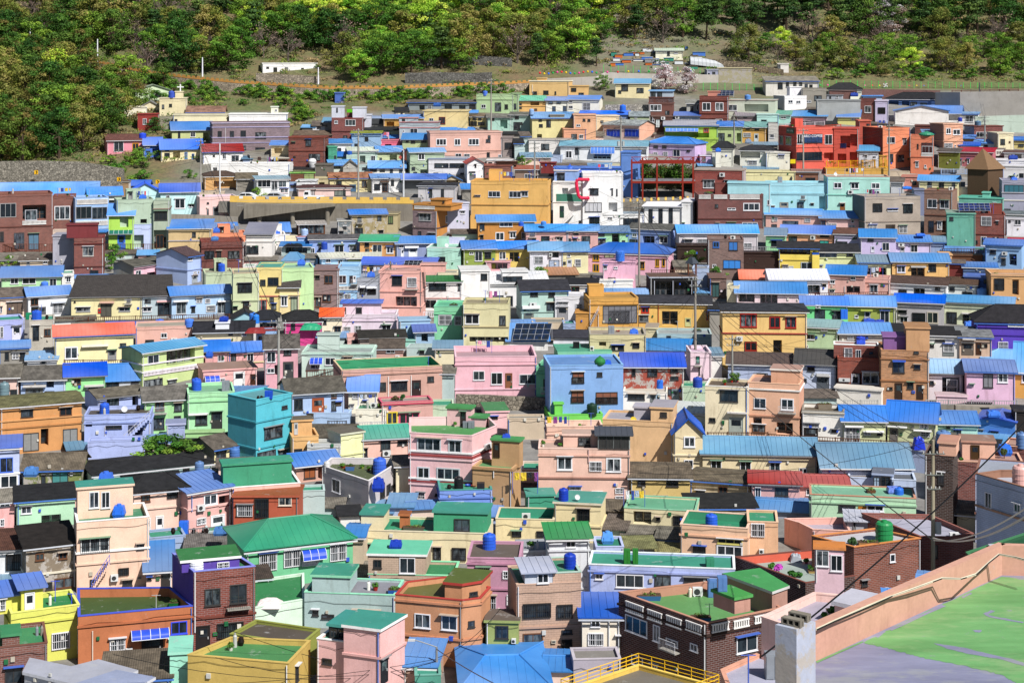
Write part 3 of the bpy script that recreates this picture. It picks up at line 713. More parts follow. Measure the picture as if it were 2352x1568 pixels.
        b.build('jar_body',root,O,True); b=MB(); b.cyl((X,Y,z+Hh*.86),r*.82,Hh*.12,mat('y',col),14,r*.3); b.build('lid',root,O)
    elif kind=='pot':
        root=empty(nm_,O,lab,cat,'potted plants'); b=MB(); b.cyl((X,Y,z),r*.5,Hh*.42,m,12,r*.7); b.build('pot',root,O)
        b=MB(); leafball(b,(X,Y,z+Hh*.66),r,r,Hh*.32,60,.12,mat('l','4a7a2c'),IR); b.build('foliage',root,O)
    elif kind=='planter':
        root=empty(nm_,O,lab,cat,'planters'); b=MB(); dp=.7; hh=max(Hh*.7,.15)
        b.box8([(X-r*.9,Y-dp/2,z),(X+r*.9,Y-dp/2,z),(X+r*.9,Y+dp/2,z),(X-r*.9,Y+dp/2,z)],[(X-r,Y-dp*.6,z+hh),(X+r,Y-dp*.6,z+hh),(X+r,Y+dp*.6,z+hh),(X-r,Y+dp*.6,z+hh)],m,mat('c','5a4636')); b.build('trough',root,O)
        b=MB(); leafball(b,(X,Y,z+hh+.08),r*.85,dp*.45,.16,50,.10,mat('l','5a7a34'),IR); b.build('plants',root,O)
    elif kind=='cabinet':
        root=empty(nm_,O,lab,cat,'cabinets'); b=MB(); dp=min(W,.7); b.obox((X-r,Y-dp/2,z),(W,0,0),(0,dp,0),(0,0,Hh),m); b.build('cabinet_body',root,O)
        b=MB(); 
        for f in (0,.5): b.obox((X-r+W*(f+.04),Y-dp/2-.025,z+Hh*.05),(W*.42,0,0),(0,.03,0),(0,0,Hh*.9),mat('f',col))
        b.build('door',root,O)
    elif kind=='ac':
        root=empty(nm_,O,lab,cat,'air conditioners on roofs'); b=MB(); b.obox((X-r,Y-.2,z+.08),(W,0,0),(0,.4,0),(0,0,Hh-.08),m); b.obox((X-r*.8,Y-.2,z),(.1,0,0),(0,.4,0),(0,0,.08),m); b.obox((X+r*.6,Y-.2,z),(.1,0,0),(0,.4,0),(0,0,.08),m); b.build('casing',root,O)
        b=MB(); rr=min(W,Hh)*.36; b.face([(X-r*.15+rr*math.cos(i*math.pi/8),Y-.21,z+.04+Hh/2+rr*math.sin(i*math.pi/8)) for i in range(16)],mat('y','3c3e40')); b.build('fan_grille',root,O)
    elif kind=='pole':
        b=MB(); b.tube((X,Y,z),(X,Y,z+Hh),.035,mat('f',col),6); b.tube((X-.35,Y,z+Hh-.05),(X+.35,Y,z+Hh-.05),.025,mat('f',col),5)
        root=b.build(nm_,None,O); tag(root,lab,cat,'rooftop poles')
    elif kind=='dish':
        root=empty(nm_,O,lab,cat,'satellite dishes'); b=MB(); b.tube((X,Y,z),(X,Y,z+Hh*.6),.03,mat('f','808080')); b.build('mast',root,O)
        b=MB(); rr=r; c_=Vector((X,Y-.1,z+Hh*.62)); nn=Vector((.25,-.85,.45)).normalized(); u=nn.orthogonal().normalized(); v=nn.cross(u)
        for k,(ra,da,rb,db) in enumerate(((0,0,.5,.05),(.5,.05,1,.18))):
            for i in range(14):
                a,c2=2*math.pi*i/14,2*math.pi*(i+1)/14
                q=lambda an,ra_,da_:c_+(u*math.cos(an)+v*math.sin(an))*rr*ra_+nn*da_*rr
                b.face([q(a,rb,db),q(c2,rb,db),q(c2,ra,da)]+([q(a,ra,da)] if ra else []),m)
        b.build('reflector',root,O)
    elif kind=='laundry':
        root=empty(nm_,O,lab,cat,'laundry lines'); b=MB()
        for u in (-r,r): b.tube((X+u,Y,z),(X+u,Y,z+max(Hh,1.6)),.03,mat('f','4a66c0'),5)
        zt2=z+max(Hh,1.6)-.05; b.tube((X-r,Y,zt2),(X+r,Y,zt2),.012,mat('f','c8c8c8'),4); b.build('line_and_posts',root,O); u=-r+.2
        while u<r-.3:
            cw,ch=IR.uniform(.25,.6),IR.uniform(.4,.95); b=MB(); g=[[(X+u+cw*i/3,Y+.05*math.sin(i*2+j)+IR.uniform(-.02,.02),zt2-ch*j/3) for j in range(4)] for i in range(4)]
            mm_=mat('y',IR.choice(['e0e0e4','d84a5a','3a50a0','e8a0b8','2a2a30','a8b8d0','8a4a8a','e0c040','c8c8c8']))
            for i in range(3):
                for j in range(3): b.face([g[i][j],g[i][j+1],g[i+1][j+1],g[i+1][j]],mm_)
            b.build('cloth',root,O); u+=cw+IR.uniform(.05,.25)
    elif kind=='bowl':
        b=MB(); b.cyl((X,Y,z),r*.6,.18,m,16,r,False); b.cyl((X,Y,z),r*.6,.02,m,16,r*.6); root=b.build(nm_,None,O); tag(root,lab,cat,'basins')
    elif kind in('sheet','bag'):
        b=MB(); n=8; Hh=max(Hh,.25)
        dp=r if kind=='sheet' else r*.8
        g=[[Vector((X+r*(2*i/n-1),Y+dp*(2*j/n-1),z+Hh*(max(0,1-((2*i/n-1)**4+(2*j/n-1)**4)/1.0))**.5*(IR.uniform(.7,1)))) for j in range(n+1)] for i in range(n+1)]
        for i in range(n):
            for j in range(n): b.face([g[i][j],g[i+1][j],g[i+1][j+1],g[i][j+1]],m)
        root=b.build(nm_,None,O); tag(root,lab,cat,'sheets and sacks')
    elif kind=='shrub':
        root=empty(nm_,O,lab,cat,'shrubs and roof garden plants'); b=MB(); b.tube((X,Y,z),(X,Y,z+Hh*.5),.05,mat('x','5a4030'),5); b.build('stem',root,O)
        b=MB(); 
        for _ in range(5):
            c_=(X+IR.uniform(-.55,.55)*r,Y+IR.uniform(-.3,.3)*r,z+Hh*IR.uniform(.4,.75)); leafball(b,c_,r*.5,r*.4,Hh*.28,110,.11,mat('l',col),IR)
        b.build('foliage',root,O)
    elif kind=='solar':
        root=empty(nm_,O,lab,cat,'solar panels'); b=MB(); m1=mat('g',col); fr=mat('f','b8bcc4'); D_=max(1.6,min(3,W*.5)); za=z+.35; zt_=za+max(Hh*.75,.5)
        q=[Vector((X-r,Y-D_/2,za)),Vector((X+r*.8,Y-D_/2,za)),Vector((X+r,Y+D_/2,zt_)),Vector((X-r*.8,Y+D_/2,zt_))]
        roof_slab(b,q,m1,.05); b.build('panel',root,O); b=MB(); nx=max(4,int(W/1.0))
        nn=(q[1]-q[0]).cross(q[3]-q[0]).normalized()*.012
        for i in range(nx+1): b.tube(q[0].lerp(q[1],i/nx)+nn,q[3].lerp(q[2],i/nx)+nn,.02,fr,4)
        for i in range(4): b.tube(q[0].lerp(q[3],i/3)+nn,q[1].lerp(q[2],i/3)+nn,.02,fr,4)
        for p in q: b.tube(p,(p.x,p.y,z),.03,fr,4)
        b.build('frame',root,O)
    if stand:
        g=z-.0; bot=dk if dk is not None else max(min(GZ(Y),z)-.5,z-9)
        b=MB(); b.obox((X-max(r,.35),Y-.5,bot),(max(W,.7),0,0),(0,1.0,0),(0,0,g-bot-.005),H.wm,mat('c','9a968e')); b.build('stand',root,O)
    ITEMS.append((lab,X/Y,root))
def name_items():
    by={}
    for lab,x,o in ITEMS: by.setdefault(lab,[]).append((x,o))
    ordn=['leftmost','second from left','third from left','fourth from left','fifth from left','sixth from left','seventh from left','eighth from left','ninth from left']
    for lab,l in by.items():
        if len(l)<2: continue
        l.sort(key=lambda a:a[0])
        for i,(x,o) in enumerate(l):
            pre='left' if len(l)==2 and i==0 else 'right' if len(l)==2 else ('rightmost' if i==len(l)-1 else ordn[min(i,8)])
            o['label']=pre+' '+short(lab,16-len(pre.split()))
def fence(x0,y0,x1,y1,hpx,col,label,T):
    S=T[2]; X0,Y0p,X1,Y1p=T[0]+x0*S,T[1]+y0*S,T[0]+x1*S,T[1]+y1*S; h=hpx*S
    P=PM((Y0p+Y1p)/2)
    Ya,Yb=F/PM(Y0p)-1.2,F/PM(Y1p)-1.2
    A=Vector((X_at(X0,Ya),Ya,Z_at(Y0p,Ya))); B=Vector((X_at(X1,Yb),Yb,Z_at(Y1p,Yb))); hh=h/P; L=(B-A).length
    root=empty('railing',A,label,'railing','path railings'); m=mat('f',col); n=max(2,int(L/2.2)); up=Vector((0,0,1))
    for i in range(n+1): 
        b=MB(); p=A.lerp(B,i/n); b.obox(p-Vector((.06,.06,0)),(.12,0,0),(0,.12,0),up*(hh+.06),m); b.build('post',root,A)
    b=MB()
    for f in (.12,.95): b.obox(A+up*(hh*f-.04),(B-A),(0,.08,0),up*.08,m)
    b.build('rail',root,A); b=MB(); k=int(L/.28)
    for i in range(k): 
        p=A.lerp(B,(i+.5)/k); b.obox(p+up*hh*.12-Vector((.03,0,0)),(.06,0,0),(0,.04,0),up*hh*.8,m)
    b.build('railing_infill',root,A)
    # the path slab the railing stands on
    b=MB(); b.obox(A-up*1.6+Vector((0,-.15,0)),(B-A),(0,1.1,0),up*1.6,mat('c','8c8880')); b.build('path_edge',root,A)
def wall_obj(pts,th,m,label,name='retaining_wall',cat='wall',top=None):
    """pts: list of (px, y_top, y_base) in 2352 units; the base row gives the depth"""
    g=[]
    for px,yt,yb in pts:
        Y=F/PM(yb); g.append((X_at(px,Y),Y,Z_at(yt,Y),Z_at(yb,Y)-1.2))
    b=MB()
    for a,c in zip(g,g[1:]):
        b.box8([(a[0],a[1],a[3]),(c[0],c[1],c[3]),(c[0],c[1]+th,c[3]),(a[0],a[1]+th,a[3])],[(a[0],a[1],a[2]),(c[0],c[1],c[2]),(c[0],c[1]+th,c[2]),(a[0],a[1]+th,a[2])],m,top or m)
    O=Vector(g[0][:3]); root=empty(name,O,label,cat); b.build('wall_body',root,O); return root,g,O
def parapet(g,root,O,col,h,tooth,gap,th=.35,hb=0.0,sep=True):
    """crenellated painted parapet along the top of a wall polyline g"""
    m=mat('p',col); b=MB(); mm=MB()
    for a,c in zip(g,g[1:]):
        A,B=Vector(a[:3]),Vector(c[:3]); L=(B-A).length; e=(B-A)/L
        if hb>0: b.obox(A-Vector((0,.04,0)),B-A,(0,th,0),(0,0,hb),m)
        k=max(1,int(L/(tooth+gap)))
        for i in range(k):
            if sep: mm=MB()
            p=A+(B-A)*(i/k); mm.obox(p+Vector((0,-.04,hb)),e*(L/k*tooth/(tooth+gap)),(0,th,0),(0,0,h-hb),m)
            if sep: mm.build('merlon',root,O)
    if b.f: b.build('parapet',root,O)
    if not sep: mm.build('battlement',root,O)
POLES={}
def add_pole(t,label):
    x,yb,yt,wpx=[float(v) for v in t[:4]]; col=t[4]; ex=t[5] if len(t)>5 else ''
    P=PM(yb); Y=F/P-1.0; X=X_at(x,Y); z0=min(Z_at(yb,Y),GZ(Y)); z1=Z_at(yt,Y); r=max(.09,min(.2,wpx/F*Y/2*.8))
    O=(X,Y,z0); nmn='street_lamp' if ex=='lamp' else 'utility_pole'; root=empty(nmn,O,label,nmn.replace('_',' '),'poles among the houses')
    b=MB(); b.cyl(O,r,z1-z0,mat('c' if wpx>5 else 'f',col),12,r*.65); b.build('shaft',root,O,True); top=Vector((X,Y,z1))
    if ex=='lamp':
        b=MB(); pr=None
        for i in range(7):
            a=i/6*math.pi/2; p=Vector((X-1.6*math.sin(a)*1.0,Y,z1+.5*math.sin(a*1.1))); 
            if pr is not None: b.tube(pr,p,.045,mat('f',col),6)
            pr=p
        b.build('arm',root,O); b=MB(); b.obox(pr+Vector((-.45,-.12,-.06)),(.5,0,0),(0,.24,0),(0,0,.12),mat('f','c8ccd0')); b.build('lamp_head',root,O)
    elif wpx>=6:
        b=MB(); hs=(.5,1.3) if not ex else (1.2,3.0,4.2); m=mat('f','70746f')
        for i,h in enumerate(hs): 
            b.obox((X-1.0+.25*i,Y-.2,z1-h),(2.0-.4*i,0,0),(0,.09,0),(0,0,.09),m)
            for u in (-.85,-.3,.3,.85): b.cyl((X+u*(1-.2*i),Y-.15,z1-h+.09),.05,.17,mat('y','c8c8c4'),8)
        b.build('crossarm',root,O)
        if ex or x in (1426,): 
            b=MB(); n=2 if x==1426 else 1
            for i in range(n): b.cyl((X+(.42 if n==1 else (-.5+1.0*i)),Y-.1,z1-(8 if ex else 6.0)),.27,.95,mat('y','b8bcb8'),14)
            b.build('transformer',root,O)
    POLES[int(x)]=(X,Y,z1)
    return root
def cable(p,q,sag,r,label,col='1c1c1e',n=12):
    p,q=Vector(p),Vector(q); b=MB(); pr=p; m=mat('y',col)
    for i in range(1,n+1):
        t=i/n; c_=p.lerp(q,t)-Vector((0,0,sag*4*t*(1-t))); b.tube(pr,c_,r,m,4); pr=c_
    o=b.build('overhead_cable',None,p); tag(o,label,'cable','overhead cables'); return o
def person(px,yb,hpx,T,col,label,legs='20242c'):
    S=T[2]; x=T[0]+px*S; y=T[1]+yb*S; Y=F/PM(y)-.5; X=X_at(x,Y); z=Z_at(y,Y); h=hpx*S/F*Y; h=max(1.55,min(1.8,h)); s=h/1.7
    me=bpy.data.meshes.new('person')
    V=[(0,0,.92),(0,0,1.15),(0,-.01,1.38),(0,0,1.48),(0,-.01,1.60),(.09,0,.86),(.10,-.02,.48),(.10,.02,.07),(.10,-.12,.04),(-.09,0,.86),(-.11,.02,.48),(-.12,.06,.07),(-.12,-.08,.04),(.17,0,1.36),(.24,-.02,1.10),(.16,-.22,1.16),(-.17,0,1.36),(-.24,0,1.10),(-.16,-.20,1.18)]
    E_=[(0,1),(1,2),(2,3),(3,4),(0,5),(5,6),(6,7),(7,8),(0,9),(9,10),(10,11),(11,12),(2,13),(13,14),(14,15),(2,16),(16,17),(17,18)]
    Rr=[.14,.13,.13,.055,.105,.09,.065,.045,.035,.09,.065,.045,.035,.065,.05,.035,.065,.05,.035]
    me.from_pydata([tuple(c*s for c in v) for v in V],E_,[]); me.update(); o=bpy.data.objects.new('person',me); COL.objects.link(o); o.location=(X,Y,z)
    sk=o.modifiers.new('skin','SKIN'); me.skin_vertices or None
    if not me.skin_vertices: me.attributes  # created with the modifier's data layer
    try:
        for i,r in enumerate(Rr):
            me.skin_vertices[0].data[i].radius=(r*s,r*s*.8); 
        me.skin_vertices[0].data[0].use_root=True
    except Exception: pass
    ss=o.modifiers.new('sub','SUBSURF'); ss.levels=1; ss.render_levels=1
    me.materials.append(mat('y',col)); tag(o,label,'person')
    hb=MB(); hb.cyl((X,Y,z+1.56*s),.1*s,.1*s,mat('y','1a1412'),10,.09*s); hb.cyl((X,Y,z+1.66*s),.09*s,.05*s,mat('y','1a1412'),10,.03*s); hb.build('hair',o,(X,Y,z))
    return o
def car(px,yb,wpx,col,label,ori=0,truck=False):
    Y=F/PM(yb)*1.0; X=X_at(px,Y); z=Z_at(yb,Y); s=1; Lc=min(4.6,max(3.6,wpx/F*Y)); O=(X,Y,z); root=empty('parked_car' if not truck else 'parked_truck',O,label,'car' if not truck else 'truck','vehicles on the upper road')
    m=mat('y',col); g=mat('g','18201f'); dk=mat('y','16181a'); W=1.7
    pr=[(-.5,.3),(-.5,.62),(-.46,.78),(-.28,.88),(-.14,1.38),(.22,1.42),(.40,1.05),(.49,.8),(.5,.3)] if not truck else [(-.5,.4),(-.5,.95),(-.45,1.75),(-.2,1.8),(-.18,.85),(.5,.85),(.5,.4)]
    b=MB(); a=[Vector((X+u*Lc,Y-W/2,z+h)) for u,h in pr]; c_=[p+Vector((0,W,0)) for p in a]
    b.face(a[::-1],m); b.face(c_,m)
    for i in range(len(a)): j=(i+1)%len(a); b.face([a[i],a[j],c_[j],c_[i]],m)
    b.build('body',root,O)
    wb=MB(); qs=[[(-.25,.92),(-.14,1.3),(.03,1.34),(.03,.92)],[(.05,.92),(.05,1.34),(.20,1.34),(.34,.95)]] if not truck else [[(-.45,1.1),(-.43,1.6),(-.25,1.6),(-.25,1.1)]]
    for q in qs:
        wb.face([(X+u*Lc,Y-W/2-.01,z+h) for u,h in q][::-1],g)
    wb.build('side_window',root,O)
    for u in (-.32,.32):
        for yy in (-W/2-.02,W/2-.18):
            t=MB(); t.tube((X+u*Lc,Y+yy,z+.32),(X+u*Lc,Y+yy+.2,z+.32),.32,dk,16); t.tube((X+u*Lc,Y+yy-.01,z+.32),(X+u*Lc,Y+yy+.05,z+.32),.18,mat('f','a8aaac'),12); t.build('wheel',root,O)
def text(s,loc,size,m,parent,org,name='lettering',ext=.02):
    cu=bpy.data.curves.new(name,'FONT'); cu.body=s; cu.size=size; cu.extrude=ext; cu.align_x='CENTER'; cu.align_y='CENTER'; cu.materials.append(m)
    o=bpy.data.objects.new(name,cu); COL.objects.link(o); o.rotation_euler=(R(90),0,0); o.parent=parent
    o.parent=None; dg=bpy.context.evaluated_depsgraph_get(); dg.update(); me=bpy.data.meshes.new_from_object(o.evaluated_get(dg)); bpy.data.objects.remove(o); me.name=name
    o=bpy.data.objects.new(name,me); COL.objects.link(o); o.rotation_euler=(R(90),0,0); o.parent=parent
    o.location=Vector(loc)-Vector(org); return o

def clutter(H,rnd):
    """small things people keep on a flat roof"""
    if H.P<10.5 or H.ring is None or H.deck is None: return
    A,B=H.front; L=(B-A).length
    if L<3 or H.d<3: return
    e=(B-A)/L; dn=Vector((-e.y,e.x)); TT=(0,0,1.0)
    if rnd.random()<.4 and L>4 and H.d>3.2:      # a stair head or store room on the roof
        w_=rnd.uniform(1.6,2.6); u=rnd.uniform(.3,L-w_-.3); off=H.d-rnd.uniform(2.0,2.4); p0=A+e*u+dn*off; p1=A+e*(u+w_)+dn*off; zt=H.zt+rnd.uniform(1.1,1.7); P=F/p0.y
        a0,a1=CX+p0.x/p0.y*F,CX+p1.x/p1.y*F; yt=HY-zt*P; hx=H.wall_hex; kd=rnd.choice(['D','d','k'])
        H2=add_house(f"R {a0:.1f} {a1:.1f} {yt:.1f} {HY-H.deck*P:.1f} o={off:.2f} d=1.9|{hx}|f {rnd.choice(['3a9070','8a8880',hx,'9a9a94'])} 2 {hx}|{kd}{a0+.3*P:.1f},{yt+.35*P:.1f},{.75*P:.1f},{1.7*P:.1f}|",TT,H)
    for _ in range(rnd.randint(1,4)):
        k,w_,h_,c=rnd.choice([('pot',.45,.7,'a04a30'),('jar',.5,.65,'2a1c18'),('planter',1.2,.35,'5a6a70'),('gas',.33,1.0,'b8b8b4'),('pole',.1,1.7,'9aa0a4'),('pole',.1,1.9,'4a66c0'),('bowl',.6,.2,'a03a30'),('dish',.7,.8,'c8ccd0'),('cabinet',.8,1.2,'8a9098'),('pot',.5,.6,'d8d4cc'),('laundry',2.6,1.7,'d8d4cc'),('laundry',2.0,1.6,'c8c8c8'),('ac',.8,.6,'d8d8d4'),('tank',1.1,1.3,'2f5fd0'),('boxtank',1.2,1.0,'3f70d8')])
        p=A+e*rnd.uniform(.8,L-.8)+dn*rnd.uniform(.9,max(1,H.d-1)); P=F/p.y
        add_item([k,CX+p.x*P,HY-H.deck*P,w_*P,h_*P,c],TT,H)

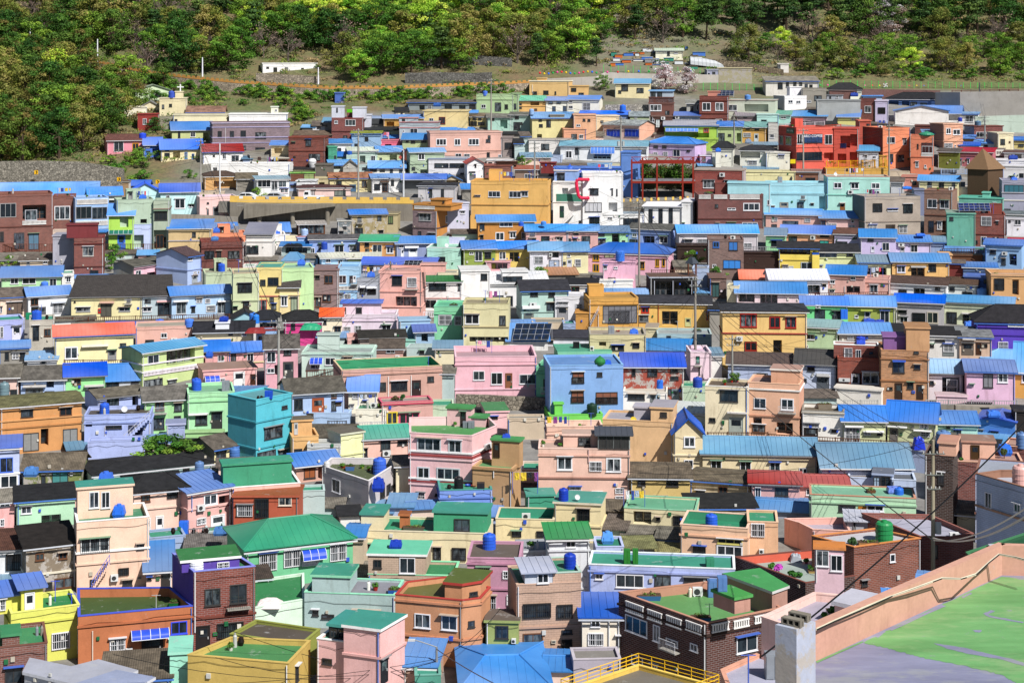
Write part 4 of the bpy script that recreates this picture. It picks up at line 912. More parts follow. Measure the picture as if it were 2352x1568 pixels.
DATA="""
T 0 2000
H 705 1370 95 715 d=6|f2c3a7|f 3f8f6a 45 ffffff|b740,235,265,135,ffffff k1258,285,65,55 b1088,510,95,70 k1125,615,90,100 k825,615,45,85 t375,ffffff t480,f2c3a7 c1015,565,68,58 S835,460,165,230 m1260,585,40,28|salmon pink three storey house with outside stair and blue handrail
R 712 1222 -232 40 d=3|f2c3a7|f 2f9a8a 6 f2c3a7|w820,-190,90,150 w930,-190,80,150|
K boxtank 1095 50 110 130 2f6fe0
P 718,958 1772,862 1565,690 712,700 yb=1385|c06a30|f 46602a 80 3f55d8 c06a30|g1010,1155,140,115 g1555,1155,135,105 w1570,1000,150,115,3f55e0 a1205,1070,345,65 d1300,1140,200,190,2a2626 p850,1085,1370,e0d0c0 t1050,b86028 c1155,1240,60,60|orange house with wide green roof deck and striped blue door awning
K planter 1600 860 85 60 1f6a30
K pole 1435 885 5 130 b0b0b0
H 100 730 930 1385 d=5|d4d62c|f 1f8a4a 40 e2e04a|g475,1100,165,155 t1040,c8cc20 k730,1180,60,90|lime yellow house with white barred window below green roof yard
R -60 195 760 925 d=3|ddda20|s m3f6fe0 640|g0,795,50,105|
R 195 395 690 935 d=3|ddda20|s m3f6fe0 590|e225,735,95,200|
K gas 460 850 32 95 e8e8d8
K pole 507 815 6 190 3f55d8
K pole 658 915 6 140 3f55d8
H -60 235 325 640 d=5|e6e9f0|s k5a3b30 155|b55,385,135,150 b40,595,170,60|white plastered house with brown corrugated roof beside the peeling grey house
H 240 695 320 735 d=5|z8a7c6a|s a1a1512 110|o325,375,80,65 o538,365,78,62 o500,600,175,130 k420,640,60,90 t580,d8d0b8|grey house with peeling white patches under torn black tar roof
H -40 435 1250 1600 d=6|b8a5548|f 2f8f5a 30 7a4a3c|k45,1420,160,148 k210,1440,120,128|brown brick house with green rooftop yard in the lower left corner
R 22 180 1130 1230 d=2|b8a5548|f 2f8f5a 4 2f8f5a||
K gas 340 1130 32 90 8a8f98
K gas 385 1130 32 90 8a8478
P 1778,548 2345,497 2195,400 1582,378 yb=1290|b8f4638/5b3fb0|f 2f7a4f 35 8088e8|k1880,700,145,155 k2112,660,155,175 b1995,1010,240,140 d1800,1040,130,215,2a2626 t975,7a3a2c p1790,550,1100,e8e8e8 m1955,1100,38,28,1f7a40|red brick house with purple side wall and green topped penthouse
R 1670 2200 435 530 d=3|5b3fb0|f 2f7f3f 4 ffffff|g1995,455,110,60|
K tank 1805 540 128 110 e8eaf0
K gas 1922 528 34 85 e8e8e0
P 900,1640 1245,1470 900,1375 650,1440 285,1362 225,1480 yb=1850|c4c8d4|f aeb2c2 4 c4c8d4||pale grey flat roofed building cut off by the lower left edge
P 1000,1760 1405,1535 1070,1472 560,1640 yb=2060|d8dae4|f 9aa6c8 3 c8ccd8||blue grey flat roof slab overlapping the pale grey roof at the bottom
H 1560 1752 1290 1680 d=4|92e2c8|f 8ae0c4 5 92e2c8||narrow mint wall house between corrugated roof and mustard house
H 940 1560 1500 1700 d=5|8a8478|s k6a6052 1340||low shed with grey brown corrugated asbestos roof below the orange house
H 1345 1580 535 700 d=5|eac0ac|s m4f80d0 275|k1355,590,35,30 d1480,535,90,150,3a3634 m1435,595,32,26,2a7a40|low peach house with blue corrugated roof beside tall pink house
H 1700 2260 370 450 d=5|c8ccc4|s k6f6a66 205||low house with grey slate roof left of the green tiled house
K jar 1590 200 45 60 2a1c18
K boxtank 2030 205 130 75 4a7ab8
T 1000 2000
P 300,1390 500,1180 -235,1150 -627,1310 yb=1800|ccaa38|f 47904f 45 ccaa38|k360,1400,26,150|mustard yellow house with green roof at the bottom edge
P 420,1215 590,1075 0,990 -240,1120 yb=1560|8e9622|f 5f564c 25 8e9622|k455,1290,30,140|olive house with dark asphalt roof daubed with white streaks
K bowl 252 1195 68 35 9a3a30
H -90 890 350 700 yr=238 d=7|5cc088|h m2c8c70 50|g30,370,160,165 g255,340,155,160 g680,285,150,160 a415,335,215,80 e420,430,160,60|green house with curved teal tiled roof and white ornamental window grilles
P 445,800 440,560 -130,640 -130,900 yb=1010|c9e6cf|f 2c8a4c 8 c9e6cf||pale mint walled yard with green painted floor
K sheet 120 850 230 55 e8dcd8
H -110 125 610 820 d=4|d6ebd0|s k4a3f38 545|k5,655,40,55|small pale green shed with dark roof next to the painted yard
H 445 1278 735 1060 yr=765 d=5|a6c4c4|f 8f8f9a 15 86e0b8|k520,890,55,55 k605,935,115,38 k895,895,245,100 p1268,770,940,e0e0e0|pale grey blue house with mint edged roof terrace and stair tower
R 515 860 590 735 o=0 d=3|a6c4c4|f 2f9a80 3 7fdcb0||
K gas 1035 712 38 85 e8e8e0
K pot 1098 718 70 80 9a3028
K planter 1275 745 120 60 2f5fb0
H 1030 1825 568 770 yr=585 d=5|tcfb095|f 2f8a55 25 7fe0a8|k1080,640,5,5|beige tiled house with mint roof slab and green side terrace
R 1030 1558 395 568 o=0 d=4|tcfb095|f 5fd0a8 3 ffffff|k1080,435,75,75 w1318,415,145,145|
K boxtank 1285 325 115 75 1f3fb0
H 965 2120 165 450 yr=200 d=6|e8d8a6|f 1f9a70 12 d8ccaa|b975,285,130,150 b1630,315,70,120 b1800,325,130,120 r2000,300,5,5|long cream house with emerald green rooftop rooms
R 965 1170 20 160 o=0 d=3|e8d8a6|f 2f9a86 4 2f9a86||
R 1632 2125 5 195 d=3|1fa070|f 2f9a86 4 2f9a86|k1820,60,145,115|
R 1320 1400 28 145 d=1|c06a28|f a05820 2 c06a28||
K planter 1450 160 200 40 6a6458
P 1895,812 2065,790 2155,690 1780,590 1385,640 1280,757 yb=1400|cd8a58|f 6a6a30 45 b82a1c|w1458,930,145,130 w1705,945,145,135 k1960,728,75,40 k1948,995,60,58 k1883,1298,85,38 b1462,1235,140,45 t855,c98052 t1170,c98052|terracotta orange house with angled corner and red edged rooftop tower
Q 1895,668 2065,640 2155,552 1835,530 1735,652 yb=812|cd8a58|f 5a6a26 3 b82a1c|k1960,728,75,40|
P 1140,1088 1367,955 950,912 806,1045 yb=1760|f5b3b0|f 2f9a8a 3 ffffff|d1122,1340,85,230,2a2a30 t1335,e8a8a4|pink house with teal flat roof and tall dark door on its side
H 560 832 1160 1700 yr=1195 d=6|f5b3b0|f 4a9a7a 8 ffffff|k610,1340,90,55 k800,1350,90,50|low pink wing attached to teal roofed pink house with glass sunroom
R 668 832 1045 1165 d=3|3a4448|f 2f9a90 3 2f9a90|k680,1060,65,90 k755,1070,70,90|
P 655,1470 995,1385 900,1340 560,1400 yb=1640|za3a62a|f 7a7468 20 a3a62a||low olive walled yard with white plaster repairs
K gas 595 1420 34 90 e8e8e8
K planter 640 1420 90 40 8a4030
H 1355 1640 1410 1640 d=5|cda48c|s m4a86dc 1275||small house with bright blue roof below the terracotta house
H 1460 1700 1500 1720 d=3|3f9a86|f 2f9a80 8 5aa898||small teal concrete rooftop behind the grey lamp pole
H 1900 2700 1640 1760 yr=1620 d=9|b8b0c0|h m4a86dc 1320||large blue corrugated roof at the bottom centre edge
H 1940 2430 430 1010 d=6|c58aa8|f 6b5f55 8 c58aa8|g2030,500,120,50 g2268,535,90,75 g2145,760,60,135 g2305,755,90,95 t475,b87a9a t705,b87a9a c1960,345,62,70|mauve pink house with grey gravel roof and white lattice windows
H 2110 2410 1010 1380 d=3|9aa850|f 6b5f55 5 9aa850|k2200,1040,120,120 c2350,1150,40,40|olive green ground floor house behind white garden lattice
T 2000 2000
H 42 635 668 1345 d=6|tcda58a|f 2f8a6a 8 cda58a|b100,835,255,135 b410,845,145,130 o100,1110,185,215 b455,1165,95,95 k455,1078,98,38 t1060,b8907a m360,1170,42,30,c0b8a8|beige tiled three storey house with rooftop cabin and royal blue tank
R 375 635 555 668 o=0 d=4|tcda58a|f 2f8a6a 22 a8c8b8||
K tank 532 510 113 140 1f3fb0
R 118 372 545 668 o=0 d=3|b8bfcc|s mb4b8c8 460|w232,560,105,110|
H 340 712 235 720 d=4|d8dce4|s m2f8f50 130|w495,262,90,60 t350,d0d4dc t700,c8ccd4|white house with green sheet roof behind the beige tiled house
H 80 340 365 600 d=4|d4d8de|f a8acb4 6 d4d8de||low white parapet terrace with potted plants beside mauve house
K cabinet 335 372 70 200 1f3fa0
K pot 175 350 90 70 c8c8c8
K gas 235 340 32 75 e0e0e0
H 770 1028 320 480 d=4|b4c0f0|f 1f8a6a 12 b4c0f0|k870,372,65,38|small lavender box room with pale blue tank
K boxtank 878 285 115 115 5a9ae8
H 705 2050 480 790 yr=525 d=5|a8b8f0|f 2f9a80 12 e0e8ff|w765,560,72,55 w955,570,255,120 k1310,580,150,100 k1580,595,220,50 t578,98a8e4|long lavender blue house with teal roof and wide white window
K cabinet 1055 468 60 130 2f7a30
K cabinet 1133 470 50 135 2f7a30
K cabinet 1818 500 75 85 3a8a6a
H 645 992 955 1390 d=5|ece0cc|s m2f5fd0 770|w725,985,85,65 g700,1105,140,120 k960,1130,40,95 p890,960,1225,e0e0e0|cream house with bright blue ribbed roof next to brown brick building
P 1788,1022 2480,880 2010,600 1790,640 980,735 yb=1690|b5e342b|f 5f9f55 85 c08468|B1050,835,165,100 B1250,905,135,95 B1422,960,142,92 B1603,1010,147,92 B1830,1010,160,80 B2030,980,145,75 B2222,940,130,70 w1045,965,200,150 w1300,1035,62,150 w1418,1165,108,58 w1640,1205,68,68 w1100,1315,105,90 w1288,1395,50,60 w2060,1130,190,150 t1130,3a2620|dark brown brick building with white baluster parapet and green roof terrace
Q 2390,740 2530,690 2270,535 1955,580 yb=960|b08070|f 3aa050 4 c8c8c8||
Q 2045,798 2190,770 2000,690 1850,725 yb=935|c08a78|f 3aa040 3 3aa040||
K ac 1705 768 90 80 dddddd
K gas 1636 775 36 90 e8e0d0
K planter 1258 800 220 65 3a6aa0
K planter 1735 990 185 50 4a90c8
K cabinet 1842 755 90 150 5a80b8
K cabinet 1930 720 85 130 5a80b8
K dish 1218 760 58 75 c8ccd0
K pole 1815 985 6 150 4a6a50
H 565 1000 1355 1600 d=3|a8a0b0|f 8a8680 10 b8b0bc||pale lilac garden wall in the gap left of the brown brick building
T 3000 2000
P 345,652 800,585 520,335 -312,412 yb=880|b4e2c22|f a8b8b0 75 7a4034 d8502c||dark brick house with roof garden full of potted plants
K shrub 100 560 110 90 c050b0
K shrub 30 520 60 60 4a8a30
K shrub 250 600 150 70 4a7a30
K shrub 540 610 170 90 2a4a20
K shrub 680 600 90 150 2a5a20
K pot 395 540 60 60 c8d0d0
K bag 255 450 110 80 9aa0a8
K pot 352 450 50 50 b03050
K planter 430 550 130 30 c0a060
K pole 485 600 8 150 d8d8d8
P 790,322 1400,240 980,150 402,218 yb=800|b8a4a34|f c4c4cc 20 d8801c|w1118,380,48,75 w1040,690,62,40|red brick upper house with ochre fascia and large green tank
K tank 1068 268 160 200 2a8a50
K shrub 765 300 110 70 3a5a30
K planter 920 300 190 45 b88a58
H 430 700 330 640 P=116 d=2|e0b8c8|f d8801c 3 d8801c|w440,345,120,150 w575,390,110,150 |pink glazed garden room with grey fabric awning beside roof garden
P 410,160 760,175 700,50 150,60 285,98 yb=380|eda898|f b8b0c0 55 f0b4a4||salmon terrace building with curved stair parapet behind roof garden
R 730 1010 80 195 d=3|a8acb8|s mc4c6d2 8|D780,75,28,110|
P 1680,230 1888,195 1490,25 860,10 1395,225 yb=600|b9a5446|f b4b4c8 40 98584c|g1395,425,30,35 k1500,300,60,120|reddish brown building with wide lilac grey roof behind the utility pole
K ac 1710 225 85 40 e0e0e0
H 1905 2700 -290 330 d=8|tb4bcd8|f a0a8b8 10 8a5a48|w1985,120,60,125 w2285,0,45,70 t70,8a5a48 w2010,-180,60,110|pale blue tiled apartment block at the right edge
K tank 2700 -330 160 200 e8c8c8
P 2100,640 2900,500 2500,150 1820,372 yb=900 P=150|1f5a3a|f 1f5a3a 30 2f7a4a||dark green painted roof behind the pink foreground parapet
K ac 2070 340 85 60 b8b8c0
P 440,1135 1060,800 425,742 -60,965 yb=1600 P=190|f0c0b4|f b8b0c4 70 f0c0b4||pink walled roof terrace with green planters behind the chimney
K planter 605 945 130 60 e0d8d0
K pot 590 955 70 80 7ac8b0
K pot 520 935 60 60 e0d8d0
K pot 650 945 40 60 3a70b0
Q 800,880 1050,790 780,735 612,838 yb=985|e8b8b0|f c8c8d8 3 d8d8e4||
P -300,1800 430,1560 40,1240 -432,1452 yb=2100 P=200|dd9878|f b4b4cc 20 dd9878||orange and lilac rooftop crossed by black cables beside chimney
T 0 1333.3
H 1308 1870 100 430 d=5 s=-190|b9cf80|g m5f97d0 5|w1355,125,105,80 q1530,75,260,130 B1320,235,545,45,e6dce6 k1318,345,175,65 k1540,350,80,60 g1710,372,60,38 k1795,345,50,85 t215,e4dce8 t285,e8e8f0|lime green house with lilac balcony band and long blue roof
H 1870 2100 88 270 d=5|eca8a8|g m3f77e0 -10|w2000,125,60,60 q1840,70,60,70|pink house with blue roof and blue box tank beside lime green house
K boxtank 1925 150 65 60 2f60c8
H 1868 2360 275 430 d=5|eda8a4|f a08070 5|a1880,315,135,45 D1885,360,110,65,e8e8e8 g2012,338,55,45 D2145,275,105,135,e8e8e8 d2300,300,50,95|pink ground floor row with white lattice doors and blue door awning
H 2100 2420 90 245 d=5|eca8a8|g m3f77e0 8|k2120,110,50,80 w2270,105,60,80 t200,d8c890|pink upper floor with yellow green band and bright blue roof
H -10 170 320 520 d=4|eec4b8|g k6a655c 215|k95,440,85,75|pale pink house under grey asbestos roof at the left edge
K tank 40 515 90 150 6f8890
H 192 600 340 505 d=5|a0bcea|g k625e58 225|q425,355,70,70 D235,430,160,80,6a6a66 k410,455,90,50 A215,400,210,15|pale blue house with grey asbestos roof and old timber doors
H 602 966 320 500 d=5|86dc86|g m2f57d8 200|o668,345,75,50 D790,408,130,90,c8c8d0 A775,395,180,15|mint green house with deep blue roof
H 972 1306 355 440 d=4|c4cad6|g m4a80d8 205|k1205,345,70,38 k975,372,120,60|grey white house with pale blue ribbed roof beside mint green house
H 5 750 600 1030 d=6|d38e3e|g k6a6848 500|k192,618,112,75 o548,602,112,78 k212,840,145,190,8a8a88 q375,800,70,155 k578,800,135,200,8a8a88 t805,b87830 t735,d8964a|ochre orange two storey house with mossy grey roof
H 900 1325 515 660 d=5 s=-120|a2b4ee|g k6a6458 425|k982,512,110,85 q1215,492,55,150|derelict periwinkle blue upper storey with broken asbestos roof
H 775 1385 665 950 d=6|a2b4ee|f 5a5248 30 9cb0ec|q785,740,60,45 k970,770,150,30 t735,90a4e0 k1180,765,130,140,38405a S1110,690,290,250,a8b8f0 p965,780,900,e8e8f8|periwinkle blue derelict house with outside stair leaning over green tree
H 805 1330 910 1040 d=3|a4b4ec|f 8a94b8 25 a0b0e8||periwinkle blue concrete balcony deck standing on stilts
H 1328 1725 540 870 d=6|98d88c|g k6e6a64 415|o1425,555,85,80 k1600,562,72,78 k1395,705,115,100 k1598,682,65,72|light green two storey house with patched grey broken roof
H 1530 1698 760 930 d=3|9cacdc|f 8f98c0 6 b0b8e0||small lilac concrete annex beside dark green tree
H 1725 2155 480 860 yr=462 d=6|9ce0a4|f 7ab88a 20 a4e8b0|k1795,665,110,100 d1942,640,100,165,3a3a3a t555,88cc90 A1730,660,175,10,e0e0e0|spring green flat roofed house with dark door beside turquoise building
H 1705 2050 830 905 d=1|98d080|f 98c880 2 a0d088||low light green garden wall under spring green house
H 1780 2060 450 470 d=3|9c8a88|g m6a7fb0 420||low house with dull blue metal roof behind spring green house
H 2140 2420 480 620 d=5|e0a4a4|g m6880b8 415|k2180,530,60,70 g2230,450,80,40 t500|dusty pink house with dull blue roof behind turquoise building
H -60 178 965 1360 d=5|b4c2ee|s m2a5ee0 865|w0,1065,120,135,4a70d0 W0,1225,165,120,e8e8e8 t1205,e8e8f8|pale blue house with white lattice shutter at the left edge
H 205 745 1165 1320 d=5|z7f8a4a|g k6a6052 1030|k478,1185,150,125,4a8a88 k380,1230,40,80 m645,1195,25,35,c8c8c8|mossy green house with half tarred asbestos roof
K boxtank 290 1235 125 90 4f80c0
H 860 1945 1225 1340 yr=1110 d=6|b8dcdc|h a1c1c1e 1075|k1680,1165,60,70 k1870,1170,30,40|long pale cyan house under black felt hip roof
K boxtank 975 1310 130 120 3f70d8
K tank 1832 1210 85 115 5f7fb0
H 1970 2320 985 1110 d=5 s=-230|e8dc9c/8f8a80|g k5f5850 850|o2258,1060,30,60 k1985,1000,90,70|grey gabled house with brown roof and one cream wall
K tank 2155 1085 98 120 4f78b8
H 155 690 1460 1700 d=5|a8dcb4|s a18181a 1320|w195,1510,95,70 t1462,d8e8dc k430,1560,1,1 q380,1590,180,90|mint green house with black tar roof behind the torn tar roof house
H -20 135 1470 1700 d=4|eba8a8|s k8a8478 1360|w0,1490,90,25 g0,1628,40,90|pink house with pale stone upper wall at the left edge
H 1230 1720 1385 1790 yr=1340 d=6|ecc0ac|h a1a1a1c 1215|o1295,1405,85,65 b1535,1365,95,75 D1430,1600,75,200,e8e8e8 D1340,1620,45,180,e8e8e8 t1545,f0c4b0|pale peach house with black felt roof and white doors
K cabinet 1690 1780 80 130 2f6fe0
K jar 1590 1795 45 55 2a1c18
H 1725 2120 1385 1780 yr=1320 d=5|dfa6a0|s m3f74d8 1215|W1870,1400,125,100 q2010,1410,135,105 c1800,1495,70,55 g1805,1620,85,60 e1935,1590,130,160 t1545,e8b0a8 p1760,1390,1560,5a90d0|dusty pink house with blue roof and black enclosed window box
K jar 1780 1760 40 50 2a1c18
K jar 1865 1765 32 45 2a1c18
K jar 1900 1763 36 50 2a1c18
H 2130 2760 1345 1700 yr=1300 d=6|eab4a4|f 3aa88a 12 ffffff|t1420,e0a898|pale pink balcony house with emerald roof yard and green staircase
R 2050 2680 1120 1335 d=2|1f9a70|f 2fa080 4 1f9a70||
H 2145 2740 1425 1740 d=5|bb4f26|f a05020 3 b85028|k2170,1500,150,100,2a6a3a g2180,1495,140,110 b2340,1440,130,180 w2560,1425,120,80,e0d0c0|orange brick ground floor with barred green shutter window
T 1000 1333.3
H 80 385 62 420 d=5|e2a0b0|g k5f5a55 -60|w100,95,80,95 k255,60,70,65 q170,215,50,100 D250,185,95,155,4a4a4a w100,245,70,45 |rose pink house with grey slate roof behind the concrete pole
H 420 1068 105 340 d=6|b8d8cc|f 9aa8a4 25 c0e0d0|a500,150,115,50 w500,190,90,60 w635,148,95,70 w800,140,85,70 w905,150,65,60 t115,a8ccc0|pale mint long house with blue barrel awning behind timber fence
R 565 760 -60 60 d=2|b8ccc4|f a8b8b0 3 b8ccc4||
H 1058 1350 60 170 d=5|c8988c|g k5a5048 -20|w1195,55,80,50 k1075,150,110,30 c1280,125,40,40|small brownish pink house with tan door behind mint house
H 785 1710 265 600 d=7|cb9a8a|f 169060 65 d8c090 169060|k1240,362,150,90 d1430,355,85,165,3a2a2a k1140,375,55,80 k1575,320,60,50 t315,b88a7a p1215,320,540,f0f0f0 p1425,310,540,f0f0f0|brownish pink villa with emerald roof parapet and curved staircase
H 1155 1625 565 770 d=3|d09a90|f a09088 8 d84a70|W1200,645,100,115,e0c838 W1315,650,185,105,e05a80 w1240,480,1,1 t580,c83a5a|brownish pink shop front with yellow and magenta window frames
K shrub 1280 545 80 45 6a5a38
K shrub 1345 545 50 60 4a7a40
H 295 810 480 770 yr=450 d=6|a2c0ee|g k5a564e 335|k350,528,80,100 d515,520,110,145,a85a3a o692,475,48,45 k692,545,45,90 D735,552,50,40,5a4a3a|sky blue house with grey slate roof and red brown timber door
H 345 860 660 760 d=2|a4c4f0|f 98b0d8 8 a8c8f0|D470,635,60,90,5a5044|low sky blue yard wall with rusty gate
H 850 1110 450 640 d=5|ece4cc|g m3f7ae4 312|g888,475,55,50 g868,578,30,35 D985,540,40,110,90a0a0|cream house with bright blue roof beside brownish pink villa
H 915 1195 625 770 d=3|f0e8d4|f 3f8f6a 8 f0e8d4|w930,765,110,20|small cream yard room with laundry hung across its front
H 0 335 540 1110 d=6 s=-260|2bb8cc/2aa6b8|f 5aa0a8 10 3cc8dc|k75,778,165,108 k235,588,52,30 k10,1005,170,105 k205,990,80,70 t742,1fa8bc t985,1fa8bc|bright turquoise house tallest on the left half
K jar 20 660 30 45 2a1c18
K jar 50 660 30 40 2a1c18
K cabinet 118 655 70 70 1f4fc0
H 330 575 880 1080 d=5|dda858|f b08850 25 e0ac60|k350,985,75,60 k440,1005,30,35|ochre house squeezed beside the turquoise house
R 332 515 730 865 d=2|e0a85c|f 6a6050 3 e0a85c|D350,745,35,110,c0c0c0|
H 520 900 870 940 d=5|c0bca8|g k5a544a 765||low house with dark slate roof behind pale yellow box room
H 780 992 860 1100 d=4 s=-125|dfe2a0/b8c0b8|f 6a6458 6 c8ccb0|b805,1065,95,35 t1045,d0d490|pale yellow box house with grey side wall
H 470 780 945 1100 d=3|c8ccca|f a8aca8 15 c8ccca||weathered pale grey concrete annex with patched wall
H 990 1410 890 1060 d=6|ecb8a8|g m3aa090 770|k1145,905,90,90 k1300,910,90,40 k990,975,35,90 c1160,995,75,60|peach house under long teal roof with dark grilles
H 370 770 1140 1280 yr=1100 d=5|cf9c88|g m3f78d8 1015|k440,1150,105,105,9a5a38 q570,1155,40,110|old peach house with brown doors under blue roof and pole
P 1035,1285 1330,1100 1250,1075 690,1070 612,1145 yb=1580|cfc8cc|f 5a6440 55 dcd8da|w700,1265,75,120 k1138,1305,42,130 k1198,1310,35,85 k1240,1315,28,38|pale lilac grey corner house with mossy roof and big blue tank
K tank 1135 1175 122 155 3f68d0
K jar 1080 1195 48 65 4a2c20
K pot 800 1160 70 45 a04028
K planter 865 1180 80 55 4a70a8
K pot 975 1145 50 40 8aa040
K pot 1035 1138 40 40 a04030
K tank 652 1420 58 110 d0d0d0
K jar 1125 1198 25 35 5a4020
P 1985,870 2215,775 2130,690 1410,700 1410,840 yb=1500|f2b6ba|f 4a9a50 75 f4c0c4|W1480,885,220,120,c8ccd0 W1768,905,122,118,c8ccd0 W1482,1150,115,120,d0d4d8 W1660,1160,215,115,c0c4c8 g1482,1382,70,65 k2160,850,60,60 c2090,935,60,45 t1030,ffffff t1065,a03030 t1095,f4c0c4 t1280,ffffff t1305,a03030 t1335,f4c0c4 k1645,1395,45,25|tall pink villa with two dark red dentil cornices
R 1755 1975 615 775 d=2|f2b6ba|f 3f9a50 4 3f9a50|d1880,640,50,135,3a3030|
R 1965 2110 700 780 d=2|f2b6ba|f 3f9a50 3 3f9a50||
K cabinet 1925 790 50 55 7a8088
K cabinet 1978 792 60 60 7a8088
K pot 1828 780 35 45 e0c0b0
H 1990 2351 1150 1560 yr=1175 d=4|c0935e|f 5a9a60 22 c89a64|c2350,1000,1,1 w2105,1290,1,1 p2185,1190,1250,e8e8e8 t1185,b0854f|tan brown house with green roof terrace beside the tall pink villa
R 2165 2420 910 1075 d=3|c0935e|f 3f9a50 4 3f9a50|d2180,930,60,135,3a2a20|
K boxtank 2300 915 80 70 2a4fc0
H 2115 2320 650 800 d=5|f2b6ba|f 3f8a50 3 f2b6ba|k2155,685,65,22|pink rooftop room block behind the tall pink villa
H 1688 2170 1370 1590 d=5|6f96e8|f 2f9a78 12 3a9a90|w1750,1480,150,90,3aa08a t1440,5a7fd0|cornflower blue house with teal roof full of dark jars
K jar 1775 1355 45 45 2a1c18
K jar 1840 1355 35 35 2a1c18
K tank 1862 1350 85 115 202226
K gas 2068 1315 30 60 e8e8e0
K gas 2102 1315 30 60 e8e8e0
K cabinet 2065 1375 70 70 2a2a30
K bowl 2000 1335 50 20 a03a30
K bowl 1950 1330 60 25 2a50b0
K boxtank 1125 1640 115 130 1f3fb0
H 1830 2577 145 500 d=8|f0b0c0|f b09098 50 f0b8c8|w1995,270,105,85 w2160,285,105,110 d2290,290,65,150,8a5a40 w2420,300,150,90 t440,f0b8c8 t215,e8a8b8|wide pink house on stone retaining wall with laundry on balcony
T 2000 1333.3
H 345 1022 225 720 d=7|78aae8|f 5f90d0 12 78b4f0|k555,280,108,100,8a5a48 k545,450,115,110,8a5a48 k770,465,200,105,8a5a48 k780,282,50,40 b550,325,112,60 b542,505,118,55 b770,510,200,60|bright sky blue three storey house with green onion shaped tank
K onion 808 240 105 90 2f7a3f
K boxtank 880 345 68 55 2f60d0
H 222 360 240 600 d=5|6cc898|f 3f9a78 20 78d0a0|b290,345,65,105 t300,5cb888|mint green house wedged between pink and sky blue houses
H 428 910 105 230 d=6|7ad4a8|f 4aa888 5 6cc8a0|k498,140,175,75 t112|bright mint rooftop storey behind the sky blue house
K cabinet 590 60 58 55 1a1c1e
K ac 735 92 35 40 d8dcd8
H 1022 1580 225 545 d=7|za84a38/a07a60|g m1f4fd8 108|k1100,230,35,85 k1245,245,90,75 k1455,240,70,45 k1455,320,75,32 k1432,435,35,52 D1468,435,65,105,7a8890|brick red peeling house under long cobalt blue roof
H 1022 1425 470 620 d=4|ece6dc|f c8c0b0 12 e8e0d0|k1065,480,155,55 D1270,485,50,95,7a8080 D1322,485,40,90,a0b8c8|crumbling whitewashed shack below the peeling red house
K tank 1358 425 68 90 2f6fd8
H 1205 1640 80 140 d=5|e0c8e8|g m3a7fd0 -20|k1485,105,60,28|lilac house with azure blue roof above the cobalt roof
H 1640 1830 100 360 d=5|ecccdc|f d8b8d0 25 f0d8e4|k1690,135,35,65,2f7a6a k1715,225,12,80|pale pink narrow house beside alley and concrete pole
H 345 835 680 760 d=5|5fd02c|f 58c828 12 5fd02c||lime green roof edge in front of the sky blue house
R 392 466 575 675 d=1|5fd02c|f 5fd02c 3 5fd02c||
K tank 735 682 98 115 1f3a2a
H 320 835 785 1000 d=4|eab8a0|f d0a898 65 eec4ac|k405,725,1,1 t850,e4b09c|peach upper house half hidden behind dusty pink building
H 243 1083 985 1465 yr=992 d=5|e8b8a4|f c8a898 22 f0c4b4|W415,1055,140,125 W865,1068,138,128 g712,1100,112,92 g530,1330,105,65 g730,1372,105,35 g950,1343,78,52 g950,1415,78,48 p703,985,1110,c0a0a0 t1050,d8a490 t1255,a87868|dusty pink house with triple framed windows and glazed roof porch
R 790 1085 860 988 o=0 d=3|98a0a0|s m4a4e58 805|k800,860,65,120,3a3a3a k870,860,60,120,3a3a3a k938,862,62,120,3a3a3a k1003,864,72,120,3a3a3a|
R 470 790 860 985 o=2 d=2|e8b8a4|f c8a898 3 f0c4b4|k608,882,110,75|
K pot 450 960 60 30 3a3a2a
K pot 285 965 40 60 e0e0d8
H 832 1478 745 1155 d=6|e8b87c|f a8a4b0 12 e8b87c|k1150,1150,1,1|large plain apricot windowless wall house with roof tower
R 1275 1476 615 745 o=0 d=4|e8b87c|f a8a4b0 3 e8b87c|k1362,648,62,45|
R 1120 1275 610 745 o=2 d=2|b0aab4|f b8b4c4 3 b0aab4||
K dish 1115 1140 60 25 c8b030
H 1475 1770 660 760 d=5|dce8d8|s mc8ccc8 560|D1478,665,60,60,90b0c0|pale green shed under whitish sheet roof
H 1775 2165 425 880 d=6|ecdcb4|f 6a5a4a 20 e8e4dc|k1912,445,165,108 D1995,700,130,150,a8b0a8 k1812,700,58,38 A1980,645,180,12 t430,e8e4dc r1775,405,395,55 |cream house with grey roller shutter and black railed terrace
K pot 1955 400 40 50 b02a20
K pot 2020 375 38 45 b02a20
K pot 2072 360 32 40 b02a20
K shrub 2045 320 110 90 5a7a3a
K tank 1705 540 88 95 2f4fb0
H 2165 2640 400 900 d=6|eab08a/e0a080|f b89080 15 f0b890|w2222,520,112,95 q2215,700,80,65 o2208,760,120,75 W2470,525,120,105 q2430,745,150,110 t455,ece8e4 t700,c88a68|peach and white house with two white windows above brown doors
R 2380 2645 265 400 o=1 d=3|e8a880|f b89080 3 ece0d4||
H 1985 2560 215 400 d=6|a8b8dc|g m5a4a44 105|D2225,285,130,60,a0a8b8 k2250,290,100,55|pale blue house under rusty streaked brown metal roof
K tank 2198 385 55 38 2f4fb0
H 1485 1752 830 1195 d=5|e4d0a0|G m2f60d0 705|W1578,872,105,98 w1580,1085,85,80 t1040,e8d8b0|cream gabled tower house with deep blue gable roof
H 1752 2800 1020 1230 yr=1040 d=6|e4d0a0|g m6a92c0 878|w1828,1092,98,90 w2095,1100,102,90 w2367,1108,98,95 w2637,1160,72,50|long cream house under long pale blue ribbed roof
